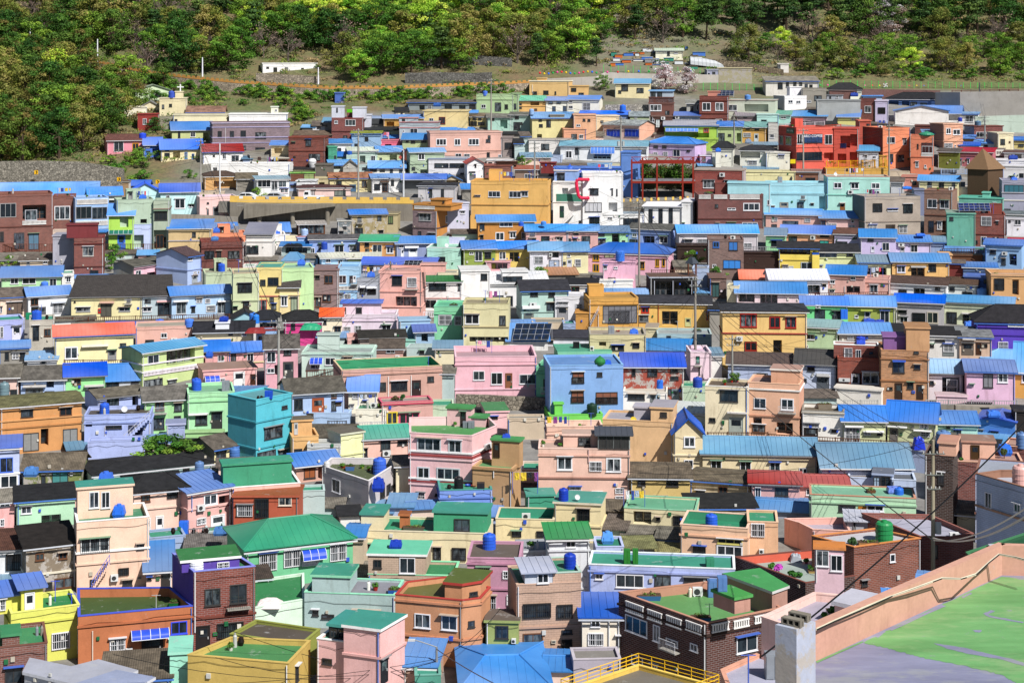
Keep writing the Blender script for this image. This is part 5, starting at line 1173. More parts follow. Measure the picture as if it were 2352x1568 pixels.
H 1088 1635 1240 1475 d=6|d8b860|g k6a5f50 1150|k1152,1255,75,72 k1418,1258,112,72 k1145,1423,48,45 k1307,1420,115,55|mustard cream house with grey slate roof below apricot wall
H 1635 2185 1300 1430 d=5|c8b48c|g k6a6050 1205|k1688,1365,85,40 o1898,1328,82,78 p2168,1215,1425,e8e8e8|shabby beige house with gapped grey slate roof
H 2195 2645 1290 1480 yr=1305 d=5|dfa4a0|g ma82a20 1200|w2232,1335,55,108 k2418,1340,122,78 W2700,1350,75,62 k2420,1465,130,18|dusty pink house with dark red metal roof
H 2645 3090 1325 1420 d=5|dfa8a0|g mb02a1e 1235|w2702,1350,65,60|low pink shed with brick red roof touching mint wall house
H 1630 2240 1520 1640 d=4|b8ac98|s a1a1a1a 1400|g1690,1525,120,35 k1300,1530,1,1|beige house under broad black tarred roof
H 2240 2735 1568 1620 d=5|98a0b4|g m4f88d4 1482||low grey house with blue ribbed roof behind green roofed peach house
H 830 1330 1560 1660 d=4|9a8a78|g k6a6052 1470||low grey slate shed between cream house and yellow house
H 388 815 1500 1830 d=5|e8d49a|f 48a090 6 d8ccb0|b600,1530,115,120 b225,1830,1,1 t1700,dcc890|cream yellow house with sea green roof and royal blue tank
K tank 474 1468 90 118 1f3fb0
K dish 600 1500 50 60 c8c8c8
H -150 388 1640 1830 d=5|e8d49a|f 1f9a78 70 d8c8a0 1f9a78|b225,1740,85,60 b0,1735,85,60|cream terrace house with emerald inner walls and hanging laundry
H 140 390 1420 1600 d=3|1f9a78|f 48a090 4 2f9a86||emerald wall block behind hanging laundry
K laundry 120 1700 230 200 c8c8c8
H 60 830 1420 1450 d=3|b8a8a0|s m4a3a34 1380||dark brown roofed passage behind royal blue tank
H 1030 1690 1560 1760 d=6|dccfa0|f 62b088 8 7cc098|q1115,1560,165,115 k1325,1608,38,35 b1480,1600,120,90 t1770,d0c498|pale khaki cream house with light green roof patch
H 1545 2165 1720 2000 d=6|f0bc94|f 1f9068 75 ecc4a8 1f9068|b1665,1875,115,110 W1880,1870,240,120 W1888,1810,230,50,c8c070 t1810,e0a880|peach house with deep green roof parapet beside lavender wing
H 2165 2445 1655 1950 d=5|f0b484|f 2f9a70 12 f0bc94|g2195,1668,125,125 t1650 c2270,1900,45,40|apricot house with white window grille behind green roofed peach house
H 1020 1310 1895 1990 d=3|8a8878|s k7a7a52 1800|g1155,1905,55,60|low mossy slate roof shed behind the lavender box room
H 1310 1500 1960 2000 d=3|8a8878|s k8a8458 1890||tiny mossy roofed lean to beside green roofed peach house
T 3000 1333.3
H 255 625 210 440 d=5|c0cce8|g m4a4846 75|k362,230,68,42 D450,325,112,110,5a6068 k298,340,58,32 A448,295,115,22,c8c8c8|pale blue white house with rust streaked black metal roof
H 640 1040 150 455 d=4|ba04428|f 804030 20 a04028|W865,280,155,112 c650,335,105,30 D765,300,75,190,e4e0ec q770,290,85,165 d768,300,72,185,e4e0ec|small brick red house with white door and protruding white window
R 605 1020 35 150 o=1.5 d=3|b9a4a38/d8d8d0|f e8e8e4 12 ececec|g700,60,75,90 w805,75,50,90 k930,95,38,22|
K boxtank 850 20 80 40 2f50c8
H 615 1040 455 590 d=2|ece6dc|f e0d8cc 4 ece6dc||white plinth wall below the brick red house
H 1040 1480 80 560 d=6|bcb8e58|f a87848 10 cb8e58|k1145,178,110,110 k1340,50,45,60 k1342,210,58,45 d1165,382,70,145,3a2a22 d1365,395,62,135,3a2a22 k1095,418,50,25 k1278,370,60,65 t155,a87040 t355,a06838 A1143,170,120,14,3060d8 m1320,452,30,22,3060d8|tan brick house with two brown doors and blue window hood
R 1270 1485 -120 80 o=0 d=4|cf9860|f b08050 3 cf9860||
R 1062 1270 -40 75 o=1 d=3|8a5aa0|f 8a5aa0 3 9a6ab0||
H 1480 1790 280 520 d=5|dcd4e0|g m7aa4e0 165|g1640,345,100,140 k1475,360,48,42 q1600,330,160,160|pale lilac house with faded blue roof and caged porch
H 1825 2270 265 585 d=5|eab8dc|g m4f70c8 170|k1978,298,90,125,8a8a90 W2110,290,95,88 g1855,390,38,22 q1560,530,1,1 t585|orchid pink house with worn blue roof and railed front yard
H 1550 1830 500 590 d=2|ecc4d0|f c8b0b8 6 ecc4d0||low pale pink yard wall beside orchid pink house
H 2270 2500 285 520 d=5|d89c20|g m5a98e0 -10|W2330,290,70,90|golden yellow house under wide light blue hip roof at right edge
H 1970 2480 180 200 d=4|c8b020|h m5f9ce8 80||broad light blue hipped roof at the right edge
H 312 700 650 920 d=5|ece8e0|f 6a6050 30 8a8478|g330,750,140,40 d330,790,130,120,2a2626 k585,805,48,28 t665,a09888 m475,790,15,22,c8c8c8|white house with grey concrete parapet and yellow painted lintel
K planter 520 590 130 60 8a8070
H 690 1080 720 925 d=5|c8ce98|g m4078d8 590|g708,785,135,140 g882,830,60,30 k1003,830,52,28 A705,770,170,12,f0f0f0 A898,818,165,10,f0f0f0|pale olive house with vivid blue roof behind timber railing
H 1098 1540 745 940 d=5|ccd29c|g m3f74d8 555|d1118,795,75,135,706a68 g1395,755,78,45 g1400,825,90,50 A1100,772,180,12,f0f0f0 A1340,810,165,10,f0f0f0 t745,f0f0f4 m1212,838,25,22,2a7a40|pale olive house with white fascia and cut away blue roof
H 1530 1925 745 870 d=5|a8dcc8|g m4278d0 640|k1705,808,70,50 k1640,775,30,20|aqua green house with royal blue ribbed roof
H 1925 2265 740 870 d=5|3f88dc|G m2058d8 685|k1938,810,38,55 k2050,820,68,50|bright azure gabled house with blue roof at right edge
K boxtank 2070 690 115 60 3f78d8
H 500 1320 1150 1300 yr=1155 d=6|b8c8ec|g m5f84b0 935|k1345,1030,1,1|pale blue house under largest steel blue ribbed roof
H 735 965 1260 1350 d=4|b4c8ec|f 8a8078 15 c0d0ec||small pale blue parapet room with brown flat roof
H 965 1145 1230 1380 d=3|a8bce4|f 6a7080 3 a8bce4|k970,1240,60,135,a8c0d8 k1035,1240,90,135|glazed porch between two pale blue rooms
H 1140 1360 1270 1390 d=4|b4c8ec|f 60646c 12 c0d0ec||pale blue shed with dark flat roof by the alley
H 385 1360 1405 1700 d=5|b0dcb4|f 7ab898 15 c88868|k650,1500,155,60 W905,1500,160,60 d830,1515,90,60,c07a28 t1470,98c8a0|pale mint house with orange edged parapet and lying blue tank
K boxtank 1165 1390 140 62 7088d8
K planter 945 1385 80 35 7a4a30
H 385 645 1460 1690 d=4|b8bcc4|f 8f989c 6 b0b4bc|k422,1500,55,35 o530,1512,52,42|grey concrete box with brown window beside pale mint house
K tank 1203 1610 85 100 2f6fd8
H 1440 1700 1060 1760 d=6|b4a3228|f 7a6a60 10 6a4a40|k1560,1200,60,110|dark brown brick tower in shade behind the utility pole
R 1570 1728 935 1060 o=0 d=3|e8ac8c|f c89078 3 e8ac8c||
K tank 1612 940 140 160 5f80b0
H 1690 2351 1100 1500 d=6|b8a4a40|f b89080 20 e0a888|k1740,1500,60,80,6a6860|brick house with green outside stair and salmon rooftop rooms
R 1785 2085 925 1085 d=3|e8b094|f 9a7868 6 c89078|d1862,950,82,130,4a3620|
K boxtank 2175 985 120 110 2f6fd8
K shrub 2170 1075 70 100 5a6a3a
K pot 1775 1100 45 35 b05030
H 2180 2450 980 1300 d=5|b8a4a40|f b89080 10 e8ac8c||brick house corner with peach upper wall at the right edge
K tank 2330 1000 100 150 5f80b0
H 1290 1445 1010 1190 d=4|8a98b8|f 8a8478 6 a0a8c0||small blue grey shed draped with royal blue tarpaulin
K boxtank 1387 1022 88 70 2f60d8
K sheet 1385 1185 110 120 2038c0
P 1915,1215 2900,1500 2900,1180 2130,1185 yb=1900 P=110|tb8c4dc|f b8bccc 60 9a6a50|w1995,1385,62,145 w2262,1490,62,80 t1500,b0805c|large pale blue tiled house with brown trim in lower right
K tank 2320 1350 150 230 e0b0a8
H 2265 2500 640 860 d=3|2a2422|f 2a2422 4 3a3432||dark charcoal wall at the right edge
H 1690 2300 950 960 d=4|c8a898|s m5a90d0 860||pale blue ribbed roof strip behind salmon rooftop rooms
T 0 666.7
F 520 1395 2110 1360 45 5a3a2a|brown timber railing along the path below the black roofed house
F 960 735 1440 735 62 5a3a28|brown timber deck railing before the lime green house
F 0 750 480 750 78 6a4030|reddish brown deck railing of the long brick house
H -20 485 220 770 d=6 |b8a4c3c|f 8a5a4a 15 8a4c3c|w0,300,148,128,b0b0b0 q208,315,215,130 w230,360,110,95,c8c8d0 B205,460,220,35 W500,325,145,125 k128,570,95,150 k262,575,95,150,5a7a90 k0,560,35,90 t520,6a3a30|long brown brick house with recessed balcony and white balusters
H 485 690 235 520 d=6 |b8a4c3c|f 8a5a4a 15 8a4c3c|W500,325,145,125|brown brick upper bay between long house and blue balcony
H 690 998 255 545 d=6|90b8ec|f 7a9ac8 12 90b8ec|B705,262,285,45 B693,460,300,42 w693,330,148,112,8a8a8c w845,335,140,108,8a8a8c|light blue balcony bay with two rows of white balusters
H 165 500 140 240 d=4|b4dcf4|f a8d0e8 4 b4dcf4||pale sky blue box room on the brown brick house
H -20 900 215 235 d=5|4a80c8|g m4f90ec 108||long bright blue roof along the far left edge
H 815 1120 228 300 d=5|dce4d8|g m4f88e8 152|k1000,270,75,40|low pale house with blue roof and white verge
H 1188 1480 200 400 d=5|b8e8ec|G m1f5fe8 120||pale cyan gable end wall beneath deep blue roof
H 1475 1830 195 405 d=5|b8e8ec|g m1a5ae0 120|W1605,258,95,90 w1735,308,52,28 w1525,225,35,30|pale cyan house with large square window and deep blue roof
H 1180 1365 135 160 d=4|8a7a68|g m1f5fd8 90||small deep blue roof beside timber sided tower
H 1122 1182 105 225 d=3|9a7a50/d8d4cc|f 6a4a30 4 8a8a80||tiny rusty tower shed beside the deep blue roof
H 1835 2175 245 435 d=5|ecc0bc|f 4f80e0 15 f0d0cc|D1955,330,55,95,8a8a8c k1900,290,20,15 k2042,298,20,15 k1900,350,18,60|small pale pink house beside the yellow battlement road
H 1072 1410 270 740 d=5|a8c0a8|f 98a898 15 a0b8a0|q1290,445,60,40 B1240,495,148,50,90a0d8|weathered grey green house behind lime green balcony
H 1410 1555 275 720 d=5|a8b8a0|f 98a898 10 a0b8a0|k1418,370,120,85 q1408,545,120,170 o1435,590,68,120 t350,8a6860|grey green bay with brown brick panel and brown door
H 998 1228 405 740 d=5|a8e010|g m4f8cec 305|q1100,410,80,110 D1080,585,72,150,3f78d8 a1005,545,260,35,1f6a5a|acid lime house with blue roof and dark green barrel awning
H 1230 1390 500 740 d=4|b4c4f0|f a0b0d8 10 98a8e0|q1225,590,95,120|pale lilac blue lower house beside lime green one
H 485 680 600 900 d=5|a8a8b8|f a0a0b0 5 a8a8b8||windowless lilac grey concrete wall house
H 680 950 615 960 d=5|b8a4030|f 8a3a3a 12 7a2028|w760,695,100,90,c8c0b8 k825,915,80,50 t670,5a1a1a t878,5a2a20|dark red brick house with one wide grey window
R 612 895 500 615 d=3|7a2a30|f 7a2a30 4 7a2a30||
H 1548 1935 525 720 d=6|d4b478|s m4f7fd8 450|k1765,565,35,45 t640,a8a4b0|sandy yellow house with faded blue wavy roof
H 1920 2180 535 600 d=5|b8a890|s m4f80d8 480||low shed with blue tarp roof below the concrete retaining wall
H 1940 2260 580 660 d=5|ee8a5a|f e8845a 12 ee8a5a||bright coral orange parapet above dark red brick house
H 1850 2240 655 910 d=6|b7a3020|f 8a4030 10 8a3a28|b1880,735,90,75 b2095,735,105,75 o1990,735,45,95 t715,5a2418 t825|dark red brick house below coral orange parapet
K boxtank 1975 645 65 45 4f80c0
H 2255 2500 580 800 d=6|e8e4e0|s m8a8a98 480|k2265,688,110,75 t650,d0ccc8|white house below corrugated grey penthouse with blue roof
H 1722 1848 785 1040 d=7 s=-285|a4bcec|g w4a3a3c 705|w1725,800,42,28 w1775,925,32,18 D1762,960,50,80,a0a8b0 t915,90a8e0|cornflower blue tall gabled house with dark brown tile roof
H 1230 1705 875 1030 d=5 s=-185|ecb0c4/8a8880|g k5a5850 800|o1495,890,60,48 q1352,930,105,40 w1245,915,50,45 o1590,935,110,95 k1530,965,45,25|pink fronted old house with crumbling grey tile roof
H 10 560 965 1075 d=5|a8dc9c|g m4a72c0 880|w95,985,75,55 w205,985,125,55 w455,990,65,80|mint green house with patchy worn blue roof on the left
K tank 410 1075 68 60 4f80e0
H 260 655 1150 1345 d=5|e6e8f0|g m3f7fe0 1065|o282,1175,70,60 q285,1248,75,60 D360,1250,62,85,5a5a60 g485,1215,95,95 A470,1198,130,14,c8d0e0|white house with azure blue roof left of black shingled house
H 0 258 1160 1345 d=5|ecccb4|g k6a6058 1075|k62,1205,145,110,6a5a50 g0,1245,20,60|pale peach house under collapsed grey timber roof
H 655 1300 1145 1345 d=7|e8dc9c|s w3a3634 965|w700,1252,130,42,b0b0b0 w1092,1252,105,40,b0b0b0 k925,1215,100,125,5a5850 k1165,1175,35,30 A918,1200,132,14,d8a890 m902,1265,25,42,d02020 k680,1195,15,15|cream yellow house under large black shingled roof
H 1300 1578 1145 1345 d=7|a8bcc4/a8bcc4|s w3a3634 965|k1330,1175,55,38 w1312,1252,80,42 k1450,1215,105,110 A1440,1192,130,12,e0a8a8 p1280,1150,1340,7a4030|grey blue end house under the large black shingled roof
H 1578 2125 1145 1345 d=5|a4c8f0|g m3a84ea 1058|w1620,1205,90,110,c8ccd0 w1997,1200,72,110,c8ccd0 g1803,1168,55,45 g1885,1175,48,42 g1895,1235,85,62 k1758,1245,35,55 A1590,1190,140,12,e8e8f0 A1995,1190,110,12,e8e8f0|light blue house with vivid blue roof and white barred windows
H 1880 2140 940 1200 d=5|b8c8a0|f 9a9880 8 b8c8a0||pale sage wall house left half of the tall sage building
H 2140 2380 945 1340 d=6|c4d0a0|f 9a9880 12 d4b890|b2185,1030,130,90 k2122,1245,60,28 D2232,1198,58,90,3a302a t1195,b0bc90|tall sage green house with barred window and dark door
H -20 225 1380 1568 d=5|a0aae8|f 2f9a80 14 b0b8f0|D110,1425,85,140,d8d8e8 g0,1430,30,105|periwinkle house with teal deck and steep metal ladder
K cabinet 277 1365 70 60 1f8a60
H 270 500 1370 1640 d=5|tc8c0b0|f 3f9a80 12 b8b0a4|k300,1420,60,140 o405,1452,62,68|pale grey tiled house beside orange roofed house
H 505 1225 1520 1790 d=6|ece0a0|g me8500f 1410|W595,1618,120,110 D990,1643,80,100 k1100,1583,60,40 A750,1600,245,12,e8e0c8|cream house with bright orange roof dotted with screws
H 975 1430 1455 1480 d=6|4a68d0|s m3f60d8 1385||royal blue roof strip with round blue tank beneath walkway
K tank 1467 1440 82 80 3f68d0
H 1245 1765 1440 1640 yr=1425 d=5|dca698|f a8a090 8 d8a898|w1478,1490,58,45 k1335,1552,80,20 c1570,1535,60,30|plain salmon house between orange roof and white block
K tank 1740 1560 85 75 4f80e0
H 1780 2050 1530 1640 d=5|c8b898|s k6a6458 1450||grey slate roofed house beside black roofed houses
H 1790 2325 1470 1640 d=5|dccfa8|g a1c1c22 1385|w2220,1468,45,50 k2100,1470,40,40|beige house with black gable roof and white rooftop box
R 1980 2105 1400 1480 d=2|e0e4ec|f e0e4ec 4 e0e4ec||
K boxtank 2058 1398 80 50 1f3fa8
H 2110 2400 1370 1400 d=4|8ac0d0|G a1c1c22 1295||aqua gable wall under black roof beside rooftop box
K tank 2335 1400 90 100 3f80e0
T 1000 666.7
H 0 230 885 1300 d=6|e6cf74|f 48a090 10 48a898|k38,1000,50,55 k108,980,100,75 o0,1185,100,100,c03040 k125,1158,40,45 k140,1218,48,55 t1150,c87060|multicoloured corner house with teal and pink painted curves
H 215 395 1065 1300 d=5|e6cf8c|g w3f3a38 950|w228,1035,75,28 W228,1150,62,95 t1138 k320,1160,60,130,9aa890|pale yellow house with black shingle upper storey and blue door bay
H 232 530 900 1290 d=6|b4dc98|f 8ab8a0 8 b4dc98||spring green plain wall beside mauve brick facade
H 530 755 915 1260 d=6|b9a7a78|f 8a7070 6 8a6a68|o628,960,78,75 k545,960,40,35 o545,1160,55,90 o610,1130,80,75 t1130,8a6a68|mauve brick house with brown windows
H 755 948 885 1240 d=6|98c8f0|f 78b0e0 15 98c8f0|w758,960,72,75 B755,1060,180,35 k860,965,30,60 e890,965,30,60 g740,1130,60,90 g810,1130,60,90 t1110,88b8e8|light sky blue house with white balustrade balcony
K bowl 755 1245 45 30 8a2a20
H 930 1140 985 1240 d=5|a4aab8|f 9098a8 8 98a0b0|b955,1070,50,65 b1025,1070,78,65 a955,1055,48,15,e8e8f0 a1018,1062,90,15,e8e8f0 t1190,98a0b0|shaded grey blue house with small scalloped white awnings
H 1138 1520 920 1400 d=6|eeaa9c|f c89890 15 eeaa9c|k1250,965,92,88 g1390,980,85,90 q1283,1155,195,95,c84a40 k1200,1270,40,25 t1110,e09a8c t1250|salmon pink tall house with red stair recess and pole
R 1515 1735 865 945 d=2|eeaa9c|f c89890 3 eeaa9c||
H 975 1645 860 960 d=5|e8b0a4|g m1f55e0 798|k1035,870,45,28 g985,920,45,38|salmon house with cobalt roof behind solar water heater
K solar 1440 910 180 80 1a1c24
H 1520 1885 1015 1270 d=5 s=0|e8e4e4|s m2f7a3a 965|k1588,1018,160,82 k1855,1040,30,60 t1170,d8a098 q1545,1190,110,80|white house with dark green sloping roof and hanging laundry
H 1885 2150 925 1270 d=6|ecebea|f e4e4e4 4 f0f0f0|k2065,945,60,60|white modern block with slanted skylight
H 2150 2680 1030 1240 d=5|e2e2e4|s mdcdcdc 930|k2175,1145,100,115 k2300,1150,60,110|pale grey modern house with tall glass doors
R 2265 2500 930 1030 o=0 d=3|e4e4e6|f e0e0e0 3 e4e4e6|k2268,970,180,55|
F 1490 1345 1640 1350 50 e8e8f0|white ornamental fence below the white green roofed house
H 1660 2175 1180 1240 d=4|78d8a8|f 58b890 8 d0ece0|q1830,1180,110,70|mint rooftop wall with laundry line and blue tank
K boxtank 2170 1265 105 75 1f3fb0
H 1635 1900 1250 1560 d=6|78d4a0|f 58b890 12 78d8b0|g1678,1325,120,90 g1825,1335,65,85 t1315,68c490|mint green house with white lattice windows and big shadow
H 1900 2320 1225 1640 d=6|d8d09a|f 9a9070 15 c0b880|W1920,1315,132,95,e0e0e0 t1435,b0a070 k2235,1330,60,90 q1960,1525,360,50|pale yellow moss stained house beside mint green one
H 792 1290 1325 1500 d=5|dccadc|f c0b0c0 22 e8dce4|g805,1430,65,55 g908,1420,60,60 w1155,1415,85,80 t1378,ccb8cc|pale lilac house with angled parapet and white grilles
R 795 1145 1215 1320 d=3|e0c8d8|s m2f60d8 1205|k918,1255,55,55 o800,1255,28,60|
H 265 600 1385 1568 d=5|e01f8c|h a1a1a1c 1285|k320,1400,40,60 q420,1450,90,115|hot pink house with black roof and green door hood
K sheet 505 1450 190 50 2f9a70
H 600 790 1335 1540 d=5|ecdcb8|g me85a1a 1265|k618,1370,30,40 o720,1430,60,90 k625,1470,60,50|cream house with orange roof beside hot pink house
H -20 195 1370 1540 d=5|c8ccd4|h a1a1c22 1285|k60,1380,40,40 q0,1400,190,60|cluttered grey house with black roof by lamp pole
K tank 0 1400 60 85 2f80e0
H 0 190 1470 1640 d=3|88b0e0|f 8a2a28 10 8a2a28|q20,1520,80,50|blue house with dark red parapet edge
K sheet 0 1500 190 40 8a3030
H 570 815 1530 1600 d=4|b8ccc4|s m4a88d0 1510||grey green rooftop box with thin blue roof
H 955 1370 1530 1640 d=5|9a8a80|g a24221e 1465|k1050,1540,60,20|old house with sooty black broken roof
H 1460 1640 1475 1600 d=4|8ab0d0|g m2050c0 1415|q1520,1500,60,70|blue roofed annex left of mint green house
H 1320 1600 1380 1560 d=3|9ac4e4|f 90b8d8 4 9ac4e4||low light blue mural wall at the alley corner
H 1370 1460 1560 1600 d=3|8ad0c0|f 80c0b0 3 8ad0c0||tiny mint mural wall near the alley corner
H 1490 1830 135 295 d=5|c4c0c4|s w2a2a2e 125|k1590,165,30,78 k1700,165,28,78|modern light grey box house with two slim windows
H 1745 1955 300 550 d=5|c4c4dc|f b8b8cc 4 d0d0e0|w1880,368,40,28|pale lavender concrete house beside ochre sided house
H 1440 1662 370 610 d=6 s=126|b8f7478/c8820c|f c8820c 10 c8820c|w1498,392,112,68,b0b0b0 t528,6a5658 k1490,555,30,50 k1585,570,60,20 W1742,410,32,70|mauve brick house with golden ochre sides and baluster parapet
R 1440 1790 318 378 o=0 d=5|c8820c|f b8780c 3 c8820c|B1455,325,188,28|
R 1605 1740 268 318 o=0 d=3|c8820c|f b8780c 3 c8820c|k1715,278,14,18|
H 1970 2680 105 550 d=8|e6ac3c|f d09a30 8 e6ac3c|w2135,188,110,55 w2012,225,50,12 w2325,188,110,60 w2440,188,60,50 t318,b8842a|large golden yellow three storey building
H 2040 2560 465 650 d=5|c8820c|g m4a88dc 408|w2238,455,120,60 k2055,490,45,55 W2200,565,80,75 W2330,560,60,60 w2440,565,45,60 k2060,590,30,35|dark ochre house with light blue roof before yellow building
H 872 1200 400 580 d=5|za8986c/7a6e58|g m3f78d8 358|k932,425,38,42 k1115,415,38,40 k905,525,78,60 k1130,545,40,40|flaking beige house with small blue roof under the road wall
H 750 872 465 590 d=4|z7f8a90|f 9a9a98 6 c0c0b8|k765,555,38,28|tumbledown grey shack beside flaking beige house
H 1200 1300 400 560 d=4|b8a878|f 8a8068 4 b8a878|k1215,415,45,70,6a7a50|khaki lean to against stone retaining wall
H 388 635 488 585 d=4|6a3a1c|s mb0a8a0 475|o395,495,230,85|rust brown timber shed below concrete road pillars
H 490 955 625 760 d=6|8aa8e8|g k5c5a5c 590|w722,680,85,70 w860,680,65,55 k575,670,40,60 w485,710,55,50|periwinkle blue house with dark slate roof left of orange one
K tank 628 722 58 72 2f4fb0
H 955 1290 645 800 d=6|dc9a48|g m1fa078 590|w1070,680,88,110,e8e8e0 W1198,695,65,65 k998,655,42,45 k1003,715,40,40|orange house with sea green roof beside periwinkle house
H 1290 1640 665 805 d=5|8a9ac8|g m3f84e4 605|D1402,705,80,85,e8ecf0 a1368,690,125,18,d8dce0 w1312,680,42,32 D1330,720,30,75,e8e8f0|slate blue house with bright blue roof and white glazed door
H 1640 1890 685 710 d=5|b0b4c8|g mb0b4cc 615||lilac grey metal roof between two blue roofs
K onion 1690 700 85 45 4a9a88
H 1565 1880 712 910 d=6|a4dcc8|f 98c8b8 10 f0f0f0|b1675,790,65,60|pale aqua block house with white parapet cap
H 1905 2200 715 915 d=5|8aa024|g m3f7cdc 645|w1960,745,38,25 w2010,740,70,90 k2100,745,60,60|olive green house with blue roof and rusty balcony rail
F 1818 865 2100 868 35 8a7a20|rusty rail on the olive green balcony
H 2200 2600 715 900 d=5|dcc040|g m3f84ec 650|w2235,745,60,70 q2330,750,90,90|mustard house with double blue roofs and yellow frame
H 2130 2580 805 830 d=3|3a3430|s m3f80e8 735||second lower blue awning roof over yellow framed terrace
H 2110 2330 840 920 d=3|ecaab4|f c89098 4 ecaab4|q2160,850,150,60|pink terrace wall with drying clothes below blue awning roof
H 600 840 800 885 d=4|9cc8f0|s md0d0c0 755|w640,780,45,65 w752,820,45,40|baby blue rooftop house under pale sheet roof
H 840 1140 800 870 d=4|7a9a70|g mc4c4b4 755||low house with wide pale grey sheet roof
H 230 500 690 770 d=4|a0b8b8|g m3f78c8 655|q270,700,200,60|ramshackle cluttered shack with patched blue black roof
K sheet 350 685 180 20 1c1c1e
H 0 270 590 750 d=5|e8e4e0|f e0dcd8 25 ece8e4|k100,690,82,60 t650,d8d4d0 k10,715,20,25|white flat roofed house beneath grey corrugated penthouse
H 250 415 830 900 d=5|d8c888|h m5090d0 755|k265,865,60,30|pale yellow house with blue hipped roof by solar panels
H 110 310 560 600 d=4|dce0e8|g m3f7fe0 480||low house with blue roof left of pale water tank
K tank 448 610 65 80 a8c0e8
H 385 480 620 700 d=2|8ab0e8/d88a90|f c88a90 3 8ab0e8||small pink and blue block carrying pale tank
H 395 755 905 915 d=4|88c0e8|f 88c8e8 4 98d0f0||pale blue rooftop strip behind spring green house
K boxtank 345 905 80 40 101216
T 2000 666.7
H 378 650 100 495 d=6|eceef4|f 7aa0e8 15 f0f0f4|q460,160,55,68 B408,215,240,65,3fa088 d440,325,38,105,2a4a40 t108 t290,f0f0f4 k615,458,22,24 S470,400,100,95,f0f0f4|white rounded house with green glass balcony and pink ring frame
R 390 600 0 100 o=1 d=3|8ab0f0|f 4070d8 4 f0f0f4|k415,20,70,75 k600,20,100,60|
H 650 1020 25 500 d=6|f0f0f6|f dcdce4 10 f0f0f6|k715,163,80,60 k670,293,155,85,c8c8cc k915,163,12,62 k958,168,12,62 k710,425,95,75 q888,293,80,85|white modern tower house with large square windows
X pinkframe 590 75 700 262
H 845 1210 405 500 d=5|f0f0f6|f 8a9aa8 6 f0f0f6|k988,437,180,68|low white terrace wing with long strip window
F 858 402 1210 402 65 4a4a50|dark railing above the low white wing
H 1210 1555 330 490 d=8|f0f0f6|s ff0f0f6 300|k1255,355,38,135 k1347,350,38,135 k1440,345,38,140|white angular hall with three slanted light slots
H 1555 1660 290 500 d=7|f4f4fa|f f0f0f6 3 f4f4fa|k1560,478,26,26|white end wall of the angular hall
H 1675 2125 0 225 d=6|ba03c2c/b8a8ac|f a8a098 6 b09888|w1755,85,108,75 w1950,88,118,78 c1908,20,48,36|brick red upper house with chipped white window surrounds
H 1710 2310 220 520 d=6|b7a3c34|f 8a5048 10 8a4a42|B1715,222,110,36 B1853,222,125,36 B2000,222,275,40 W2125,297,150,70 k1865,308,30,32 w1978,342,78,20 t442,5a2a24 w2115,475,140,38 k1975,475,80,25 k1872,478,32,20|dark brick building with three white baluster panels
H 130 510 550 700 d=5|dca8a4|g m4a94e8 495|k165,563,45,35,2f4f90 k268,600,78,60 w408,608,60,42 k185,625,35,30 p505,560,650,e8e8f0|dusty pink row house under long light blue roof left half
H 510 790 550 700 d=5|daa4a0|g m4a90e8 497|k567,572,45,15 k640,600,80,65 k510,622,32,35 k563,620,34,40|dusty pink row house with light blue roof right half
K tank 290 500 50 38 4f90e0
K tank 83 508 48 40 2f5fc8
H 760 1075 560 690 d=4|98d8a0|g m6a80b0 510|q918,580,70,85 k790,565,60,35 k1010,640,30,20 k775,625,85,50|mint house with dull slate blue roof behind concrete pole
H 1070 1460 540 700 d=5 s=85|8caaec|g k5a5a56 490|w1108,577,40,32 q1200,600,110,75 W1355,600,78,68 k1080,630,75,40|cornflower blue house with grey brown roof and blue gable side
H 1530 1928 570 760 d=5|c8c0c8|g m4a96ec 500|g1583,620,70,65 g1703,625,92,65 A1570,620,100,8|light grey house under bright blue roof left of brown fence
H 1928 2258 570 760 d=5|c4bcc4|g m4a9aee 498|g2128,663,75,48 A1955,618,115,15,90c0b0|light grey house under bright blue roof with lattice windows
H 1800 2128 632 985 d=6|b8a6a60|f 8a7068 8 7a5a52|k1992,652,82,80,3f78c0 W1845,652,60,55,3a6ab0 k1940,820,162,80,3f88d8 w1840,860,36,30|narrow brown brick house with blue tinted windows
H 1815 1970 985 1160 d=5|b7a5a50|f 7a5a50 4 7a5a50|k1840,1025,65,135,3a5a5a k1910,1088,30,30,e0d0d8|brown brick ground floor with glass door by open shelter
H 1520 1800 690 830 d=3|3c2a22|f 3c2a22 4 3c2a22||dark brown timber fence wall behind the garden pavilion
H 2125 2700 755 900 d=2|3a2620|f 3a2620 4 3a2620||long dark brown timber fence below grey houses
F 1620 760 2700 755 60 8a8a90|thin grey railing before the light grey houses
H 160 455 730 930 d=5|dcdce8|g m6a9cdc 655|g205,785,80,70 q340,740,90,60 c340,755,30,35 k340,820,95,75,a8b8d0|whitish house under patchy faded blue roof
H 455 700 735 930 d=5|e4dca4|g m5a88c4 658|w505,765,32,30 g578,812,55,68 k470,835,25,25 D505,815,45,70,c8ccd8|pale cream house under faded rusty blue roof
H 690 1435 770 960 d=6|ecacc4|h m2f60c4 668|W742,768,60,60,d8a020 W742,855,60,75,d8a020 o1170,835,50,70,d8a020 W1318,810,36,72,d8a020 W1378,808,30,72,d8a020 k850,770,90,60,d0d0a8|pink house with hipped royal blue roof and yellow window frames
H 835 1135 840 1080 d=4|ecacc8|f c890a8 6 ecacc8|w838,868,36,38 w935,880,36,22|rose pink front block carrying big blue tank
K tank 993 840 85 105 3f78d8
H 335 600 955 1000 d=4|6a6a68|s mb07a50 890|k380,1000,50,10|grey shed with rust and blue striped roof
